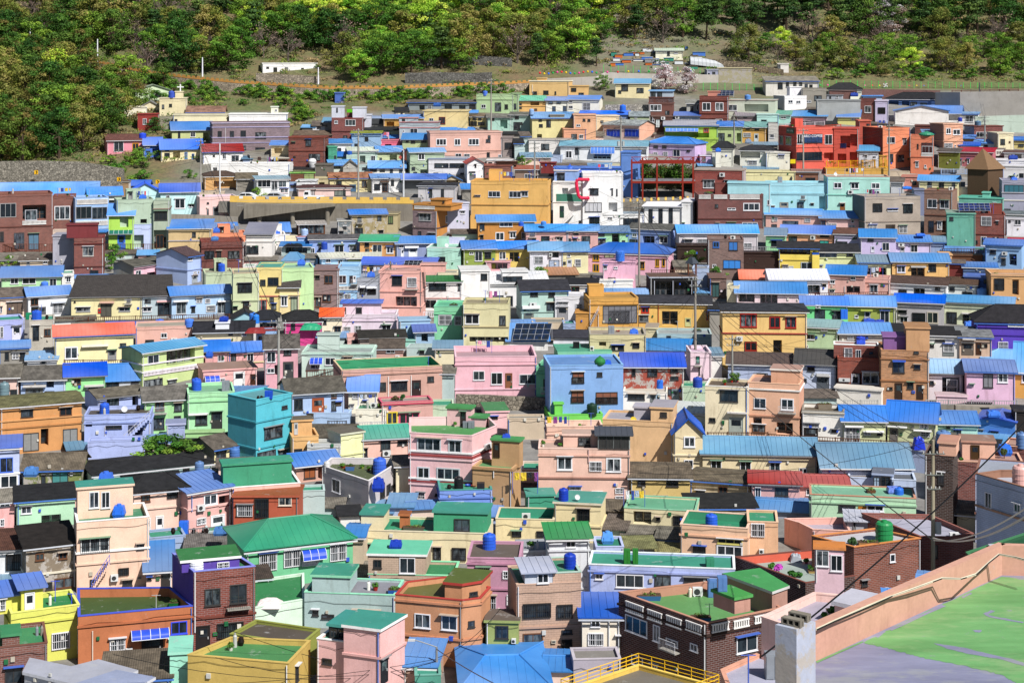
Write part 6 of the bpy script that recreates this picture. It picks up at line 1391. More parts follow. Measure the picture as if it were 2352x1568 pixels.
H 0 135 935 1090 d=5|e4e4e8|f e4e4e8 4 f0f0f0|k0,972,55,58|white modern annex by round green bush
H 90 520 1100 1380 d=6|a8ccc4|g a26262c 1005|k168,1115,70,40 k335,1118,60,42 k318,1208,70,88 c160,1210,65,30 D108,1290,90,85,6a706a A55,1240,200,25,e8ecec t1300,98bcb4|pale teal house with black roof and white porch slab
H 505 780 1040 1180 d=5|e8e2dc|g w1e1e22 990|o545,1065,75,75 |white house with terracotta and black patched roof
H 780 1110 1010 1100 d=5|ece8e0|f e4e0d8 4 ece8e0||large blank off white wall behind rusted blue roof
H 390 710 1160 1380 d=5|e0e0e8|f c8c8d0 12 e8e8ec|g420,1208,95,28 D415,1250,100,115,9a9aa0 g585,1220,62,52|white house with grey double door and blue tank
K tank 708 1162 75 92 5f98d8
K boxtank 470 1145 75 60 a83a2a
H 785 1240 1130 1180 d=4|c88a1c|g m6a94dc 1085||low golden house with rust streaked pale blue roof
H 708 1160 1175 1460 d=6|d89c20|f b88a30 12 d89c20|k835,1240,315,160,7a7a80 w885,1285,195,115,4a4a50 S590,1290,200,150,c88a1c t1228,c08818|golden ochre house with grey metal glazed veranda
H 585 800 1310 1460 d=3|cc8c18|f c88818 4 d89420||golden stair block at the left of the ochre house
H 1165 1825 1215 1440 d=6 s=0|e8b438|g a2a2a30 1150|W1188,1252,72,55,c03020 q1378,1290,145,130 W1165,1325,90,65,7a7a78 p1345,1215,1440,a82a1c D1590,1350,55,80,c8c890 W1785,1300,20,70,c03020|yellow house with dark red trim and charcoal roof
H 1270 1700 985 1160 d=5 |1c1a1c|f 6a5040 3 a8b0c0|p1308,1010,1150,c8ccd8 p1478,1010,1150,c8ccd8 p1650,1010,1150,c8ccd8 q1320,1020,150,125 q1495,1020,150,125|open dark shelter with pale posts under timber terrace
F 1280 985 1700 985 75 5a4030|dark timber railing round the terrace with pavilion
X pavilion 1588 930 1720 795
H 2060 2700 1115 1240 d=5|e8ccd4|g m4a88dc 1025|q2080,1120,150,90 q2280,1130,160,90|pale pink upper house with open porch under blue roof
H 1935 2710 1285 1800 d=6 s=-28|ecc060|h a26282e 1225|W2095,1312,155,125,a82a24 W2365,1340,100,105,a82a24 W2512,1340,100,105,a82a24 t1490,a82a24 c2060,1518,58,45 k2135,1568,110,90 W2140,1570,110,85,a02818 q2400,1555,80,130|large yellow house with maroon window frames and dark roof
H -40 330 1560 1640 d=4|d8d8d8|s m3f80d8 1410||low house with blue roof behind tilted solar panels
K solar 185 1560 370 160 16243f
H 330 730 1530 1600 d=5|d8dce8|g a2c2c34 1465|k330,1555,50,30|pale house with dark slate roof beside solar panels
H 715 1230 1505 1760 d=6|cfc38c|f a89a88 22 a8a090|q800,1570,65,40 k915,1600,115,50 b1110,1580,60,50|cream mossy house with cluttered half demolished roof terrace
H 1230 1335 1450 1568 d=4|dccfa0|f a89a88 4 dccfa0||narrow cream wall beside cluttered roof terrace
H 1335 1835 1500 1620 d=5|9cbcc0|f a0a8a8 12 a8c0c0|k1420,1515,40,40|grey teal cluttered workshop with jars and cables
T 3000 666.7
H 0 540 115 355 d=6|98d8e8|f 90c8d8 12 a0dcec|D108,290,80,65,9a9890 k268,290,60,62 q470,235,55,120 k305,232,32,20 k395,300,25,16 w0,262,28,45 w25,322,38,28 t205,88c8dc t215|light turquoise long house with rooftop viewing deck
F -360 128 465 128 22 8a8a90|thin grey railing of the rooftop viewing deck
N 95 122 45 1a1a1e|person in dark clothes photographing from the rooftop viewing deck
N 215 122 40 2a3040|person in dark blue leaning on the viewing deck railing
H -370 20 120 500 d=4|9adce8|f 90d0e0 4 9adce8|w-5,268,50,50|cyan upper wall left end of viewing deck house
H -360 250 10 110 d=5|e4dc9c|f d0c890 4 e4dc9c|q255,0,90,115|pale butter yellow wall behind the viewing deck
H 540 1118 55 370 d=6|a0dcd0|f c88a78 8 d89880|W603,108,75,55,e8e8f0 W760,110,75,58 W948,112,80,55 c733,178,50,38 c988,182,45,36 d663,298,45,70,8a5a30 A655,290,55,8 t220,78c8b8|mint aqua house with three framed windows below yellow platform
F 555 12 1100 12 45 d8a010|bright yellow railing of the raised platform
H -20 482 405 530 d=5|e0aca0|g m4a90e8 352|g35,428,52,38 g338,435,52,38 k135,460,145,50 k32,492,50,30|pink row house under light blue roof below turquoise building
H 480 862 432 540 d=5|e4b4b0|g m3f84dc 372|g535,483,95,33 w763,453,28,26 o480,455,50,55 g740,500,60,30|pink house with dark blue edged roof beside grey brick house
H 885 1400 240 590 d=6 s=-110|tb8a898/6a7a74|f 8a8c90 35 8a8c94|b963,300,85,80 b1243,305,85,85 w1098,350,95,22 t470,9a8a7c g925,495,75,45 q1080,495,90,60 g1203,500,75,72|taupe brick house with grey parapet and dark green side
H 1435 1695 190 600 d=6|b9c7058|f 8a6858 8 8a5c48|w1465,262,88,80 w1580,270,85,78 t412,7a4a38 k1475,460,50,105 W1555,465,45,75 q1590,460,55,110|reddish brown brick house with two white lattice windows
H 1345 1445 180 400 d=4|7a84a8|f 6a7090 4 8088a0||slate blue narrow block behind taupe brick house
K boxtank 1275 180 80 28 2f78e0
H 1385 1750 95 270 d=5|ecdfa0|g m4a90e0 45|k1465,95,40,65 k1570,110,48,58 k1690,110,30,65|pale yellow house with light blue roof and dark windows
H 1228 1385 60 180 d=5|d88a78|f c07a68 6 d88a78|k1325,95,38,38|coral pink block attached to pale yellow blue roofed house
H 1755 2160 260 400 d=5|6cc8b0|f 4ab8a0 6 5cc0a8|k1800,295,42,40 w2068,295,30,70 k2030,330,20,35|turquoise green house with balcony behind solar array
R 1970 2038 205 260 d=2|6cccb4|f 5cc0a8 3 6cccb4||
H 1645 1905 395 710 d=6|5cb098|f 8aa898 6 5cb098|k1668,425,36,32|teal green windowless wall house carrying solar array
K solar 1895 380 320 75 1c2a70
H 1905 2180 400 710 d=6|b8f4030|f 7a4038 10 8a4030|g1958,420,95,85 k2095,462,22,28 t580,7a3028 w1955,605,55,85 k1895,640,32,30 q2060,610,60,60|dark red brick house with caged window beside teal wall
H 120 600 580 680 d=5|e8a070|g m1f70e8 505|k190,605,78,45 q305,645,115,30 c390,597,45,35 k478,590,85,20 k475,640,85,35,3a9a90|coral orange house under deep blue roof
H -20 160 590 740 d=5|88dc98|g m7080a8 530|k30,640,100,60|mint green house with grey blue roof left of coral orange house
H 610 850 580 700 d=5|d0c8ec|g w5a3e34 530|w780,603,40,35 k620,650,110,25|lavender house with brown tiled roof
H 850 1175 605 770 d=5|ccbcf0|g m4a88dc 540|k915,615,55,35 w1050,660,65,75 D945,693,35,60,d8d8e8|lavender house with light blue roof and potted yard
H 1175 1495 650 770 d=5|d0c0f4|g m4284e4 595|w1310,680,65,70 c1195,665,55,30 D1215,705,40,55,b0b0b8|lavender house with blue roof next to timber steps
K boxtank 1400 600 80 25 2f6fe0
H 98 460 705 915 d=5|ead018|g a222226 655|q110,712,280,60 W302,840,110,70,b0b8c0 g135,865,50,35 D190,875,45,38,c8ccd0 t815,d0b810|vivid yellow house with white glazed door and black roof
K planter 435 770 65 28 2f60c0
H 455 832 740 895 d=5|d4dc98|g a1e1e22 675|w468,748,165,55,8a8a88 k722,762,60,25 t800,ccd490 g460,870,40,25|pale lime house with black traditional tiled roof
H 835 1130 838 970 d=5|e4e0b0|g m7080a0 775|q900,890,190,80|cream yellow house with torn grey blue roof
H 1140 1665 830 980 d=5|eeb458|g m4080cc 760|W1185,872,78,65,e0e0f0 q1315,880,125,95 k1475,860,70,65 A1310,875,140,12 p1180,840,970,c89040|apricot orange house under wide steel blue roof
H 1590 1690 775 860 d=4|e0a868|f e0a868 4 e8b070||small apricot block at end of steel blue roof
H 1665 1800 850 980 d=4|7a2c2c|g k6a5f58 845||dark maroon wall beside apricot house
H 1795 2100 880 985 d=4 |6a8ac0|s m4f78cc 842||blue metal shed with faded blue roof on the right
H 1800 2050 985 1150 d=4|4f70c0|f 4f70c0 4 5f80cc|k1980,1000,35,35|deep blue lower wall behind pale blue tank
H 2050 2450 950 1230 d=6|d8a05c|f b09080 30 dcb080|b2078,990,92,108 q2245,1000,60,140 t960,d0a070|ochre apartment with pink parapet at the right edge
F 1600 775 2035 775 60 4a2e24|dark brown timber deck railing beside teal wall
H 1690 1970 780 845 d=2|6a4024|f 5a3a24 4 6a4024||brown timber clad deck base beside teal wall
H 1995 2330 685 910 d=5|88b8ec|g m2f70d8 632|q2215,765,70,105 k2145,805,40,60 c2150,745,50,30 k2040,725,55,40|light blue house with deep blue roof and laundry balcony
H 1968 2105 790 850 d=3|88c0ec|f 88c0ec 4 90c8f0|w2065,815,18,24|small light blue box beside laundry balcony
H 2230 2460 680 760 d=4|c8b8b8|g mb01030 620||house with crimson sheet roof at the right edge
H 2125 2400 400 560 d=5|c0d0c4|g k6a7478 395||low grey roofed house beside dark red brick house
H 2190 2480 445 585 d=5|e0e0ec|f b0b0b8 5 d0d0d8|w2265,450,60,48 k2210,455,20,18|white grey house at the right edge
H 1750 1980 150 260 d=5|e8dccc|f 8a98b0 22 7a88a8|k1830,235,60,20 g2150,1,1,1|cream house with blue steel stair and corrugated balcony
H 2150 2480 90 390 d=6|9a9cb4|f a8a8bc 30 b0b0c4|k2170,130,180,75,3a7080 t200,b8b4c0 k2170,350,60,30 t270,e0dcd0|lavender grey building with mural band at the right edge
H -250 80 990 1040 d=5|ece8e4|g me8601f 915||white house with orange roof behind blue porch roof
H 20 550 995 1150 d=6|e4e4ec|g mdcdce8 908|q365,1050,115,90 k190,1015,45,15 k500,1040,35,20|white house with black and white spotted roof
H 540 890 955 1130 d=5|dca498|g m3f80dc 870|w570,1005,45,32 w760,972,45,32 q720,1060,125,65 w562,1090,52,30 p705,1060,1130|dusty rose house with two stepped blue roofs
H 890 1120 1000 1130 d=5|dca498|f c89488 8 e0a89c|w935,1048,75,75 q895,880,180,110 t1030,cc9488|dusty rose wing with dark terrace and white railing
H 1125 1640 1050 1165 d=5|e4e8ec|g w4a3a34 975|k1200,1092,75,40 q1335,1080,105,58 k1535,1070,48,30|white house under long dark brown roof
H 1640 1920 1045 1165 d=5|e0e8e4|g w4c3a2e 982|k1665,1065,50,40 k1785,1110,90,35|pale white green house with chestnut brown roof
K tank 1965 1150 90 75 5f98e0
F 300 1155 1100 1140 28 5a2a24|dark red timber railing above the blue roofed row
H 310 730 1225 1400 d=5|5cdc84|g m2f78e8 1155|k430,1275,95,95 k590,1285,75,75 c435,1230,48,30 A310,1245,120,20,3cc86c|bright green house under blue roof with tall blue cabinet
K cabinet 697 1360 62 88 2f70e0
H 730 1165 1235 1400 d=5|98a820|g m4484dc 1152|w1030,1285,85,110 D885,1285,55,110,b0b0b0 w795,1325,35,28 A850,1272,110,15,a8b828|olive green house with blue roof and white glazed doors
K boxtank 925 1405 105 50 2f50b8
K boxtank 1020 1400 85 35 2f48b0
H 1170 1610 1215 1420 d=5|b4b0b4|g m2060e0 1138|b1325,1305,120,95 W1460,1297,105,105,c0b8a8 k1195,1280,80,30 w1210,1340,75,60|grey house with cobalt roof and crossed white shutters
H 1610 2250 1228 1435 d=6|d4dcb4|g m5a94d8 1152|b1640,1297,95,110 q1785,1315,130,100 k1935,1290,70,45 A1780,1305,150,10|pale celery house under long pale blue roof
K boxtank 1855 1435 100 55 4a80e0
H 1910 2600 1390 1660 d=6|5a3ac0|h a1c1a1e 1235|W2205,1370,145,65 c2190,1360,60,42 g2115,1570,90,75 w2260,1585,85,60 t1500,5030b0|vivid violet house with black roofs at the right edge
H 330 640 1440 1640 d=5|b4d4a0|g m90b0b0 1370|w488,1430,58,40 w350,1502,78,50 w315,1600,55,40|pale spring green house with grey green roof
H 460 665 1495 1570 d=3|b4d898|f a8c890 8 b4d898||small light green balcony block
K tank 590 1490 72 55 2a2c30
H 655 1130 1488 1640 d=5|b0a49c|g m4a88dc 1398|g730,1520,55,32|taupe house with bright blue ribbed roof behind blue tank
K tank 852 1580 85 60 2f48c0
H 1090 1455 1475 1600 d=5|a4d4a0|s a1a1a1c 1405|k1190,1490,40,20|pale green house with black roof beside brown jar
H 1430 1760 1500 1700 d=5|e0dcd8|s a1c1a1c 1430|k1535,1550,90,20 D1605,1585,105,115,7a8080 k1490,1590,35,30 g1610,1590,95,75|white house under black tar roof with barred door
H 1760 2055 1520 1720 d=5|d8b498|s k7a7c7e 1438|A1785,1535,120,15 D1780,1580,110,110,6a6058 b1965,1590,50,35 d1910,1580,50,110|peach beige house under grey slate roof with cluttered doorway
H 1020 1360 1560 1650 d=4|a888c0|s m3f50c8 1505|t1570|lilac box house with thin blue roof
T 0 0
H 1245 1570 830 930 d=7|c8dcb0|G m8a9a80 780|k1430,850,45,42|pale green gabled hall among trees above the church
H 1465 1715 905 1045 d=6|dccfa0|f b8b098 6 e0d4a8|k1553,955,28,28 k1488,962,22,38|cream church block with square tower and white cross
R 1610 1682 845 905 o=0 d=3|dccfa0|f c8c0a0 3 dccfa0||
K tank 1577 900 60 65 3f58b8
X cross 1634 848 1672 775
H 1715 2060 1030 1080 d=5|e4d8a8|g k8a6a5a 978|w1925,1040,50,28 k1990,1062,20,15|cream house with rusty grey roof right of the church
H 1590 2085 1055 1150 d=7|e6dcb0|f c0b898 6 e4dcb4|k1605,1095,25,22|long cream church hall with flat roof
H 1300 1465 975 1000 d=5|dcd0a8|G m8a8a88 930||small beige gable roof left of the church block
H 2105 2640 1050 1140 d=7|ecf0f4|f e8ece8 5 f0f4f8||long white flat roofed house behind mauve apartment
R 2490 2555 985 1050 o=1 d=3|e0e0c8|f c8d8c0 3 d8e0d0|w2525,1005,22,20|
H 1580 1950 1195 1310 d=5|b8c078|g m3f70c0 1120|k1632,1165,80,35 w1750,1215,45,45 k1635,1208,22,58 q1865,1222,50,95 |olive lime house with blue roof below the church
H 1265 1460 1050 1180 d=5 |9a2a22|f 8a3028 4 9a2a22|w1312,1090,35,55 w1370,1098,35,52|bright red house with two white windows among trees
H 1140 1350 985 1060 d=5|e4dcc4|f d8d0b8 4 e4dcc4||cream house half hidden behind large tree by red house
H 985 1320 1290 1415 d=5|e08498|g w5a3a34 1235|w1045,1300,90,95 W1215,1315,60,70,d09020|rose pink house under dark roof beside the big trees
H 1320 1480 1330 1430 d=5|3f70d8|g m2f6cf0 1265|w1340,1330,35,30 q1400,1365,70,45 D1330,1380,60,50,5080d0|vivid blue house beside rose pink house
H 1480 1860 1370 1480 d=5|e8d8a0|g m2868e8 1282|q1590,1385,65,70 w1695,1400,28,58,3f80d0 w1762,1412,24,50,3f80d0 k1515,1350,40,40 k1510,1405,50,40|cream yellow house with crumpled bright blue roof
K tank 1310 1270 65 50 2f50d8
H 1950 2660 1135 1400 d=8|b8c747c|f 8a7080 6 b4acc8|k2000,1205,38,55 k2112,1205,38,55 k2210,1200,50,58 k2345,1215,100,60 t1170,b0a8d4 t1265,b0a8d4 t1315,b0a8d4 p2071,1175,1330,e0e0e0 k2220,1340,40,35 k2345,1355,90,50|large mauve brick apartment house with lilac bands
H 1865 2230 1395 1500 d=5|eceae8|g m9a2a28 1325|k1955,1425,20,15 w2045,1408,32,55 w2125,1425,72,72|white house with dark red roof and glass door
H 1940 2660 1505 1640 d=5|f0eeec|f e0dcd8 12 f0eeec|q1955,1540,40,30|white cafe building with terrace below mauve apartment
H 1880 2170 1620 1740 d=5|d8a050|h w4a3c34 1575|q1965,1660,200,80|brown tiled kiosk with orange gables beside dark shrubs
H 2170 2350 1640 1740 d=5|8a8478|g k6a6050 1590|q1970,1680,1,1|low grey roofed shop left of white cafe
T 1000 100
H 60 560 350 430 d=5|f0f0f4|f e8e8ec 5 f8f8fc|k95,380,25,15 w357,405,30,40 k160,385,35,50 k265,385,30,50 k415,390,25,45 k475,400,40,40|long white single storey building on the upper wooded slope
H 725 815 620 700 d=3|3f68c0|f 5878b8 3 4a70c8||bright blue shed in the stone retaining wall
H 1395 2020 705 790 d=5|8a969a|g k6a645c 685|q1500,730,50,70 w1580,730,30,40 q1730,725,70,45 q1865,730,60,50 k1960,725,60,40|long low grey house with brown roof on the upper slope
K boxtank 1665 745 70 38 2f5ca8
H 2025 2365 635 800 d=6|a8c890|f 98b888 10 a8c890|w2070,725,42,35 k2195,708,58,82 k2285,725,30,42 t680,98b880|sage green flat roofed house at top centre
K tank 2105 805 45 45 4f78d8
H 1535 1940 785 945 d=7|e8cc80|f d8c080 6 ecd490|W1680,840,60,65,7a3028 w1590,850,42,45|tan yellow house with maroon framed window near the top
H 695 985 850 1035 d=6|b8a3c34|f b8b4c8 8 9a2a2a|w720,872,32,30 w820,865,95,55 t972,5a2824 k800,1010,40,25 t848,9a2428|dark brick house with crimson roof edge at upper centre
R 695 805 745 803 o=0 d=3|c8ccdc|f c8ccdc 3 d0d4e0|k738,757,14,38|
R 888 1008 755 803 o=1 d=3|c8ccdc|f c8ccdc 3 d0d4e0||
K cabinet 860 800 48 30 60c020
H 985 1058 825 980 d=6|c4c8d8|f c0c4d0 3 c4c8d8||lilac white annex right of crimson edged brick house
H 1172 1535 850 950 d=5|cc9420|g m6a8cdc 822|q1200,885,70,40|golden ochre house with periwinkle roof behind grey house
H 1315 1670 890 1080 d=5|a8b4bc|f 9aa4ac 6 c88080|k1345,858,25,25 w1415,945,70,60 W1348,962,18,20 t938,c88080|blue grey house with pink trims beside ochre house
R 1315 1475 850 890 o=0 d=3|a8b4bc|f 9aa4ac 3 c88080|k1342,856,28,26|
H 1970 2120 835 925 d=5|d8c070|g k7a6a58 812|k1990,840,35,28 k2042,840,30,28 k1970,880,60,40 k2040,885,60,30|mustard shack with grey roof near the upper concrete pole
H 2125 2360 840 960 d=5|a0d0c0|g k7a7870 815|q2245,865,65,80 k2165,850,25,22|mint aqua shack with grey brown roof beside mustard shack
H 1935 2030 800 900 d=4|a0c8dc|g m5a90e8 782||narrow sky blue house with blue roof at upper centre
H 1600 2260 985 1230 d=7|dca898|f c89888 6 e0b0a0|W1655,1040,95,62 W1822,1040,58,62 W1952,1038,98,62 w1832,1175,55,40 w1910,1178,55,38 k2112,1045,42,30 k2130,1010,25,28 k2120,1165,28,55 w2225,1185,28,50 t1152,c89484|wide dusty pink two storey building with white framed windows
H 1620 2010 975 990 d=5|4a88d8|g m4a84dc 940||low blue roof behind the wide dusty pink building
H 2260 2352 1030 1200 d=5|9a8c88|f 8a7c78 4 9a8c88|k2285,1075,80,60|grey brown side building attached to wide dusty pink building
H 2120 2350 1240 1290 d=4|e0c8c0|f d0c8c8 5 d8dce0|k2135,1255,35,25 w2200,1255,30,28|small pinkish white block below wide dusty pink building
H 300 632 1030 1290 d=6 s=35|b8a3a24|f 8a3c28 6 8a3a24|k455,1045,52,62 k330,1068,30,14 k342,1198,22,14 k485,1178,105,60 t1152,6a2a1c|tall dark red brick house with white wrapped rooftop jar
H 665 745 1120 1290 d=5|2f9a78|f 2f9a78 4 2f9a78|k718,1195,18,30|narrow emerald wall beside tall dark red house
X balloon 480 1320 555 1220
H 145 270 935 1060 d=5|e8dcc0|g m5a80c0 895|w145,960,20,60|cream house with muted blue roof behind mauve apartment
H 135 300 1095 1220 d=5|e8d09c|g m4a78d0 1060|q168,1125,70,50|pale yellow house with blue roof left of tall dark red house
H 350 690 1005 1040 d=5|7a4a44|g k6a5a4c 968|k400,1010,100,20|low house with brown mossy roof behind tall dark red house
H 875 1145 990 1120 d=5|88b0d8|g k8a9440 972|k1000,1025,32,35 k905,1085,28,28|faded sky blue house with mossy yellow green roof
H 1090 1325 1050 1110 d=5|e0587c|f d86080 8 e87090|w1132,1065,20,20 q1185,1090,60,20 t1055,e87890|deep pink low house at upper centre
H 1000 1310 960 1010 d=5|a8b088|g a1e2022 932|q1195,960,45,45|sage house with black traditional roof behind deep pink house
H 1060 1170 900 935 d=4|8a8a88|g a2a2c2e 860||small dark roofed grey house near upper centre
H 635 875 1080 1160 d=5|e8ecf0|g m4a80cc 1045|k748,1125,35,32 k820,1130,20,25|white house with blue roof beside tall dark red house
H 745 835 1200 1225 d=4|a0b8b0|g m3f78d8 1162||small blue roof shed right of emerald wall
H 850 1115 1150 1260 d=5|b8d4c4|s md0d8c4 1118|w1055,1195,42,50 q955,1195,50,90 |pale mint house with cream sheet roof behind tall pole
K tank 858 1185 50 35 2f60b8
H 1115 1345 1160 1245 d=5|c0cc98|g m4f88d8 1110|q1228,1185,68,55 k1135,1215,22,28 t1145|sage house with red lozenge beside its doorway
X lozenge 1308 1232 1342 1190
H 1345 1600 1045 1150 d=5|b8c890|g m4f80c8 992|k1378,1048,25,25 k1425,1050,38,30 k1518,1028,48,48 t1140|sage green house with thin blue roof left of dusty pink building
H 1350 1420 1150 1240 d=4|7a3424|f 7a3424 3 7a3424||narrow red brown brick wall between two sage houses
H 1415 1735 1160 1365 d=5|a8c0a0|g m4a90e0 1128|W1490,1175,60,60 k1430,1300,32,28 q1510,1322,65,40 t1272,98b090 k1445,1345,35,20|weathered mint house with blue gable roof left of white modern house
H 1585 1935 1225 1365 d=6|dcdce4|f a8acb8 6 8a9ab8|k1640,1265,130,40 k1778,1265,140,40 k1630,1352,45,12 q1875,1352,45,75|white modern house with ribbon window and grey fascia
H 1940 2095 1265 1440 d=6|eceaf0|G ma83028 1222|k2010,1275,14,28 k1955,1340,60,10 q1960,1365,60,70|white house with red edged gable roof beside ribbon window house
H 2100 2352 1290 1440 d=5|b8a4a3c|f a05848 5 8a4a3c|w2148,1368,65,70 |brick red house with timber clad corner above golden building
R 2215 2400 1370 1440 d=2|4a2a1c|f 4a2a1c 3 4a2a1c|w2268,1396,50,18|
H 680 930 1280 1340 d=5|c0c8bc|g m4a90e0 1235|q690,1290,90,30|low pale house with patchy blue roof beside tall pole
H 800 935 1290 1350 d=4|b0aca4|G k7a7670 1240||grey plaster gable beside tall pole
H 1040 1370 1305 1370 d=5|dcdcd4|g m4a90e0 1245|k1230,1320,28,35 k1040,1315,70,25 k1315,1325,30,45 q1135,1315,50,35|white house with bright blue roof behind the street lamp
H 540 690 1280 1400 d=4|6a645c|f 6a645c 4 6a645c||dark grey concrete wall below white wrapped rooftop jar
H 545 690 1405 1450 d=4|c8b888|f c8b888 5 c8b888|q580,1440,50,20|low khaki wall block under the grey concrete wall
H 310 540 1355 1430 d=4|7a4a30|f 6a8a40 4 7ac040|k440,1360,95,60,9aa870|timber yard house with bright green posts
H 678 1065 1400 1530 d=5|e0d090|g k9a6a50 1352|k748,1428,40,45 D860,1460,60,70,4a6a88 o972,1425,45,60 t1415,d8c888|cream yellow shop with rusty patched roof by pole
H 1065 1345 1400 1530 d=5|e4e4e4|g m4a88e0 1365|k1085,1455,55,55 o1158,1450,50,80 A1140,1425,80,15,6a5040 k1240,1420,28,50|white shop with brown door below light blue roof
H 1345 1740 1410 1530 d=5|8a8c8c|g m2868e0 1365|k1610,1420,65,30,c8c8d0 q1350,1430,180,80|grey shop with deep blue roof and cluttered shelves
H 1715 1885 1420 1470 d=4|b8a888|G m4a80d8 1378|q1740,1390,120,60|open timber frame gable beside grey shop
H 370 545 1430 1520 d=4|e0e4e8|f d8dce0 5 e8ecf0|k420,1475,60,20|small white curved top shop between cafe and timber yard
H 385 870 1490 1568 d=5 |e4c0b8|h w4a3030 1465|k720,1515,105,60,7a8078 k500,1510,40,60,b0a8a8|pale pink police box style hall with dark brown hipped roofs
H 5 305 1410 1590 d=6|eaecf0|s m9aa8c4 1380|w15,1420,120,65 w140,1425,60,90 w205,1425,75,60 q150,1540,70,25 W222,1495,75,45,f0e0e0|white cafe with large windows at the road corner
H 0 300 1300 1390 d=6|f0f0f0|f a8a4a0 6 e8e4e0||long white plain upper wall of the cafe building
H 135 300 1220 1290 d=4|6a4a3a|f c8c0b0 5 c8c0b0|q140,1235,150,50|dark timber cafe terrace with white canvas canopy
T 2000 150
H 160 520 395 530 d=7|e4b868|f d8b070 5 f4ecd8|k190,488,40,28 k288,480,48,36 k392,488,15,28 p187,425,500,f0f0f0|sandy apricot flat roofed house with white roof edge on the upper slope
R 230 310 373 395 d=2|e4b868|f d8b070 3 e4b868||
H 520 700 440 530 d=6|e0b060|f d0a860 6 e0b060|k612,500,48,25 k508,455,15,12|stepped apricot wing of the sandy flat roofed house
H 945 1265 412 545 d=6|e8d8a0|g m5a98d0 375|k1005,418,62,65 k1145,455,65,45 p950,412,540,b0c0c0|pale yellow house with laundry line beside the blossoming cherry tree
H 1320 1570 112 180 d=5|ece8c8|g mc0ccb8 95|w1490,130,35,12 k1425,120,25,40|cream hut among the terraced allotments
H 1790 1892 290 395 d=5 |9aa0bc|f 9aa0b0 4 a0a8c0|k1840,308,28,55 k1800,320,18,40|lilac end of the concrete bunker shaped house on the slope
H 1892 2205 275 410 d=7|zb0a888/c4b87c|f c0b890 5 c8bc90||blank stained concrete bunker shaped house on the slope
H 60 310 570 670 d=5|dca850|g m3fb090 530|q170,582,80,35 k50,600,40,45 o205,645,25,18 t622|ochre house with green roof and open balcony
H -20 60 510 680 d=5|98b880|f 90b080 4 98b880|k0,600,40,50|sage green house end beside green roofed ochre house
H 312 510 570 672 d=5|e8e8dc|g m7080c8 538|k335,575,38,28,90a8c0 k410,572,38,28,90a8c0 k370,625,32,45,4a5a70 k468,622,32,50,4a5a70|ivory house with patchy rusted periwinkle roof
H 510 800 560 685 d=6|eae6d4|g m5f84dc 528|g650,592,70,70 w522,618,38,30 w525,575,30,20|ivory house with periwinkle roof and large white barred window
H -20 205 700 850 d=5|a4c8bc|g k6a6a62 680|k28,710,35,30 k15,770,60,70 k78,770,20,22|pale teal worn house with grey roof near centre top
H 185 565 730 910 d=5|dcd088|g m4a88d0 680|k315,750,42,65 k245,745,30,18 k248,788,35,28 q230,880,45,35|yellow house with blue roof over a grey concrete balcony
R 350 480 760 910 o=0 d=3|8a8474|f 7a7468 4 8a8474|k378,888,45,25|
K tank 180 918 45 55 90b0d8
H 565 770 705 960 d=6|e8a878|f d8a080 5 e8b088|k650,740,25,22 k695,742,25,22|apricot salmon tall block house left of pink house with blue shutters
H 475 680 835 965 d=5|e09870|f d08868 6 e0a078|k545,878,52,55|terracotta peach front block below apricot tall block
H 770 985 715 860 d=6|e8cca0|f d8c8b0 4 e4d0b0|k812,755,28,20|cream plastered wall house right of apricot tall block
H 625 1065 700 740 d=5|6a88c0|g m2f6cec 668||low house with vivid blue roof at centre top
K tank 1018 668 58 60 2f6fe0
H 1085 1260 715 760 d=5|b8cc9c|g k8a9498 675|k1010,725,40,20 w1125,715,25,20|pale green shack with grey roof near stone wall
H 835 1170 795 945 d=7 s=140|eac4b8/e8a888|g k9aa0a0 750|W870,838,125,68,8098e8 W1035,835,135,70,8098e8 k870,835,125,68,2040b8 k1035,832,135,70,2040b8|pale pink house with blue shutter windows and grey roof
H 1285 1475 720 860 d=5|5a3c34|f 7a5a50 3 6a4a40|c1368,720,38,28 w1283,742,25,30 k1320,745,40,75,d0d8d8|dark ground storey of brown tower house
H 1255 1475 600 720 d=5|7a4a40|f 7a4a40 3 8a5a50|W1268,608,105,60 k1408,665,40,42|brown tower house with white ribbon window below cherry tree
R 1265 1475 485 545 o=0 d=4|a8b8c8|s m5a94d8 475|k1275,492,45,50 k1335,492,45,50|
R 1257 1475 545 600 o=0 d=4|7a4a40|f 7a4a40 3 7a4a40||
H 1495 1725 710 760 d=5|7a90b0|g m2f5cc0 678|c1500,712,38,28 w1560,738,90,20|low house with deep blue roof left of octagonal red brick house
H 1605 1725 595 690 d=5|a8a8a0|g k8a8a84 565|k1640,620,25,55 w1695,612,15,50|grey shack with sloping roof beside red brick bay house
H 1722 1985 535 770 d=6|b8a3826|f 8a4834 10 8a3828|W1748,590,78,75 W1868,590,75,75 w1870,742,65,20 t575,5a2418 t692,5a2418 t735|red brick bay house with two white framed windows near the top
R 1800 1912 490 530 d=3|d08470|f c88070 3 d08470||
K solar 1965 540 160 62 16244a
H 1985 2420 570 760 d=6|c4ccb8|f b8c8c0 4 c8b0a0|w1980,610,88,55 q2135,605,220,70|pale sage long house right of red brick bay house
K tank 2165 565 58 45 5f90d0
H 2065 2245 710 765 d=5|a08c90|g m8a8088 678|k2125,708,35,20|small grey mauve hut with peaked roof
H 2250 2450 700 790 d=5|a8dcd4|f b0d8d0 5 b8e0dc|k2290,748,50,40 w2250,645,45,28|pale aqua house at top right of centre
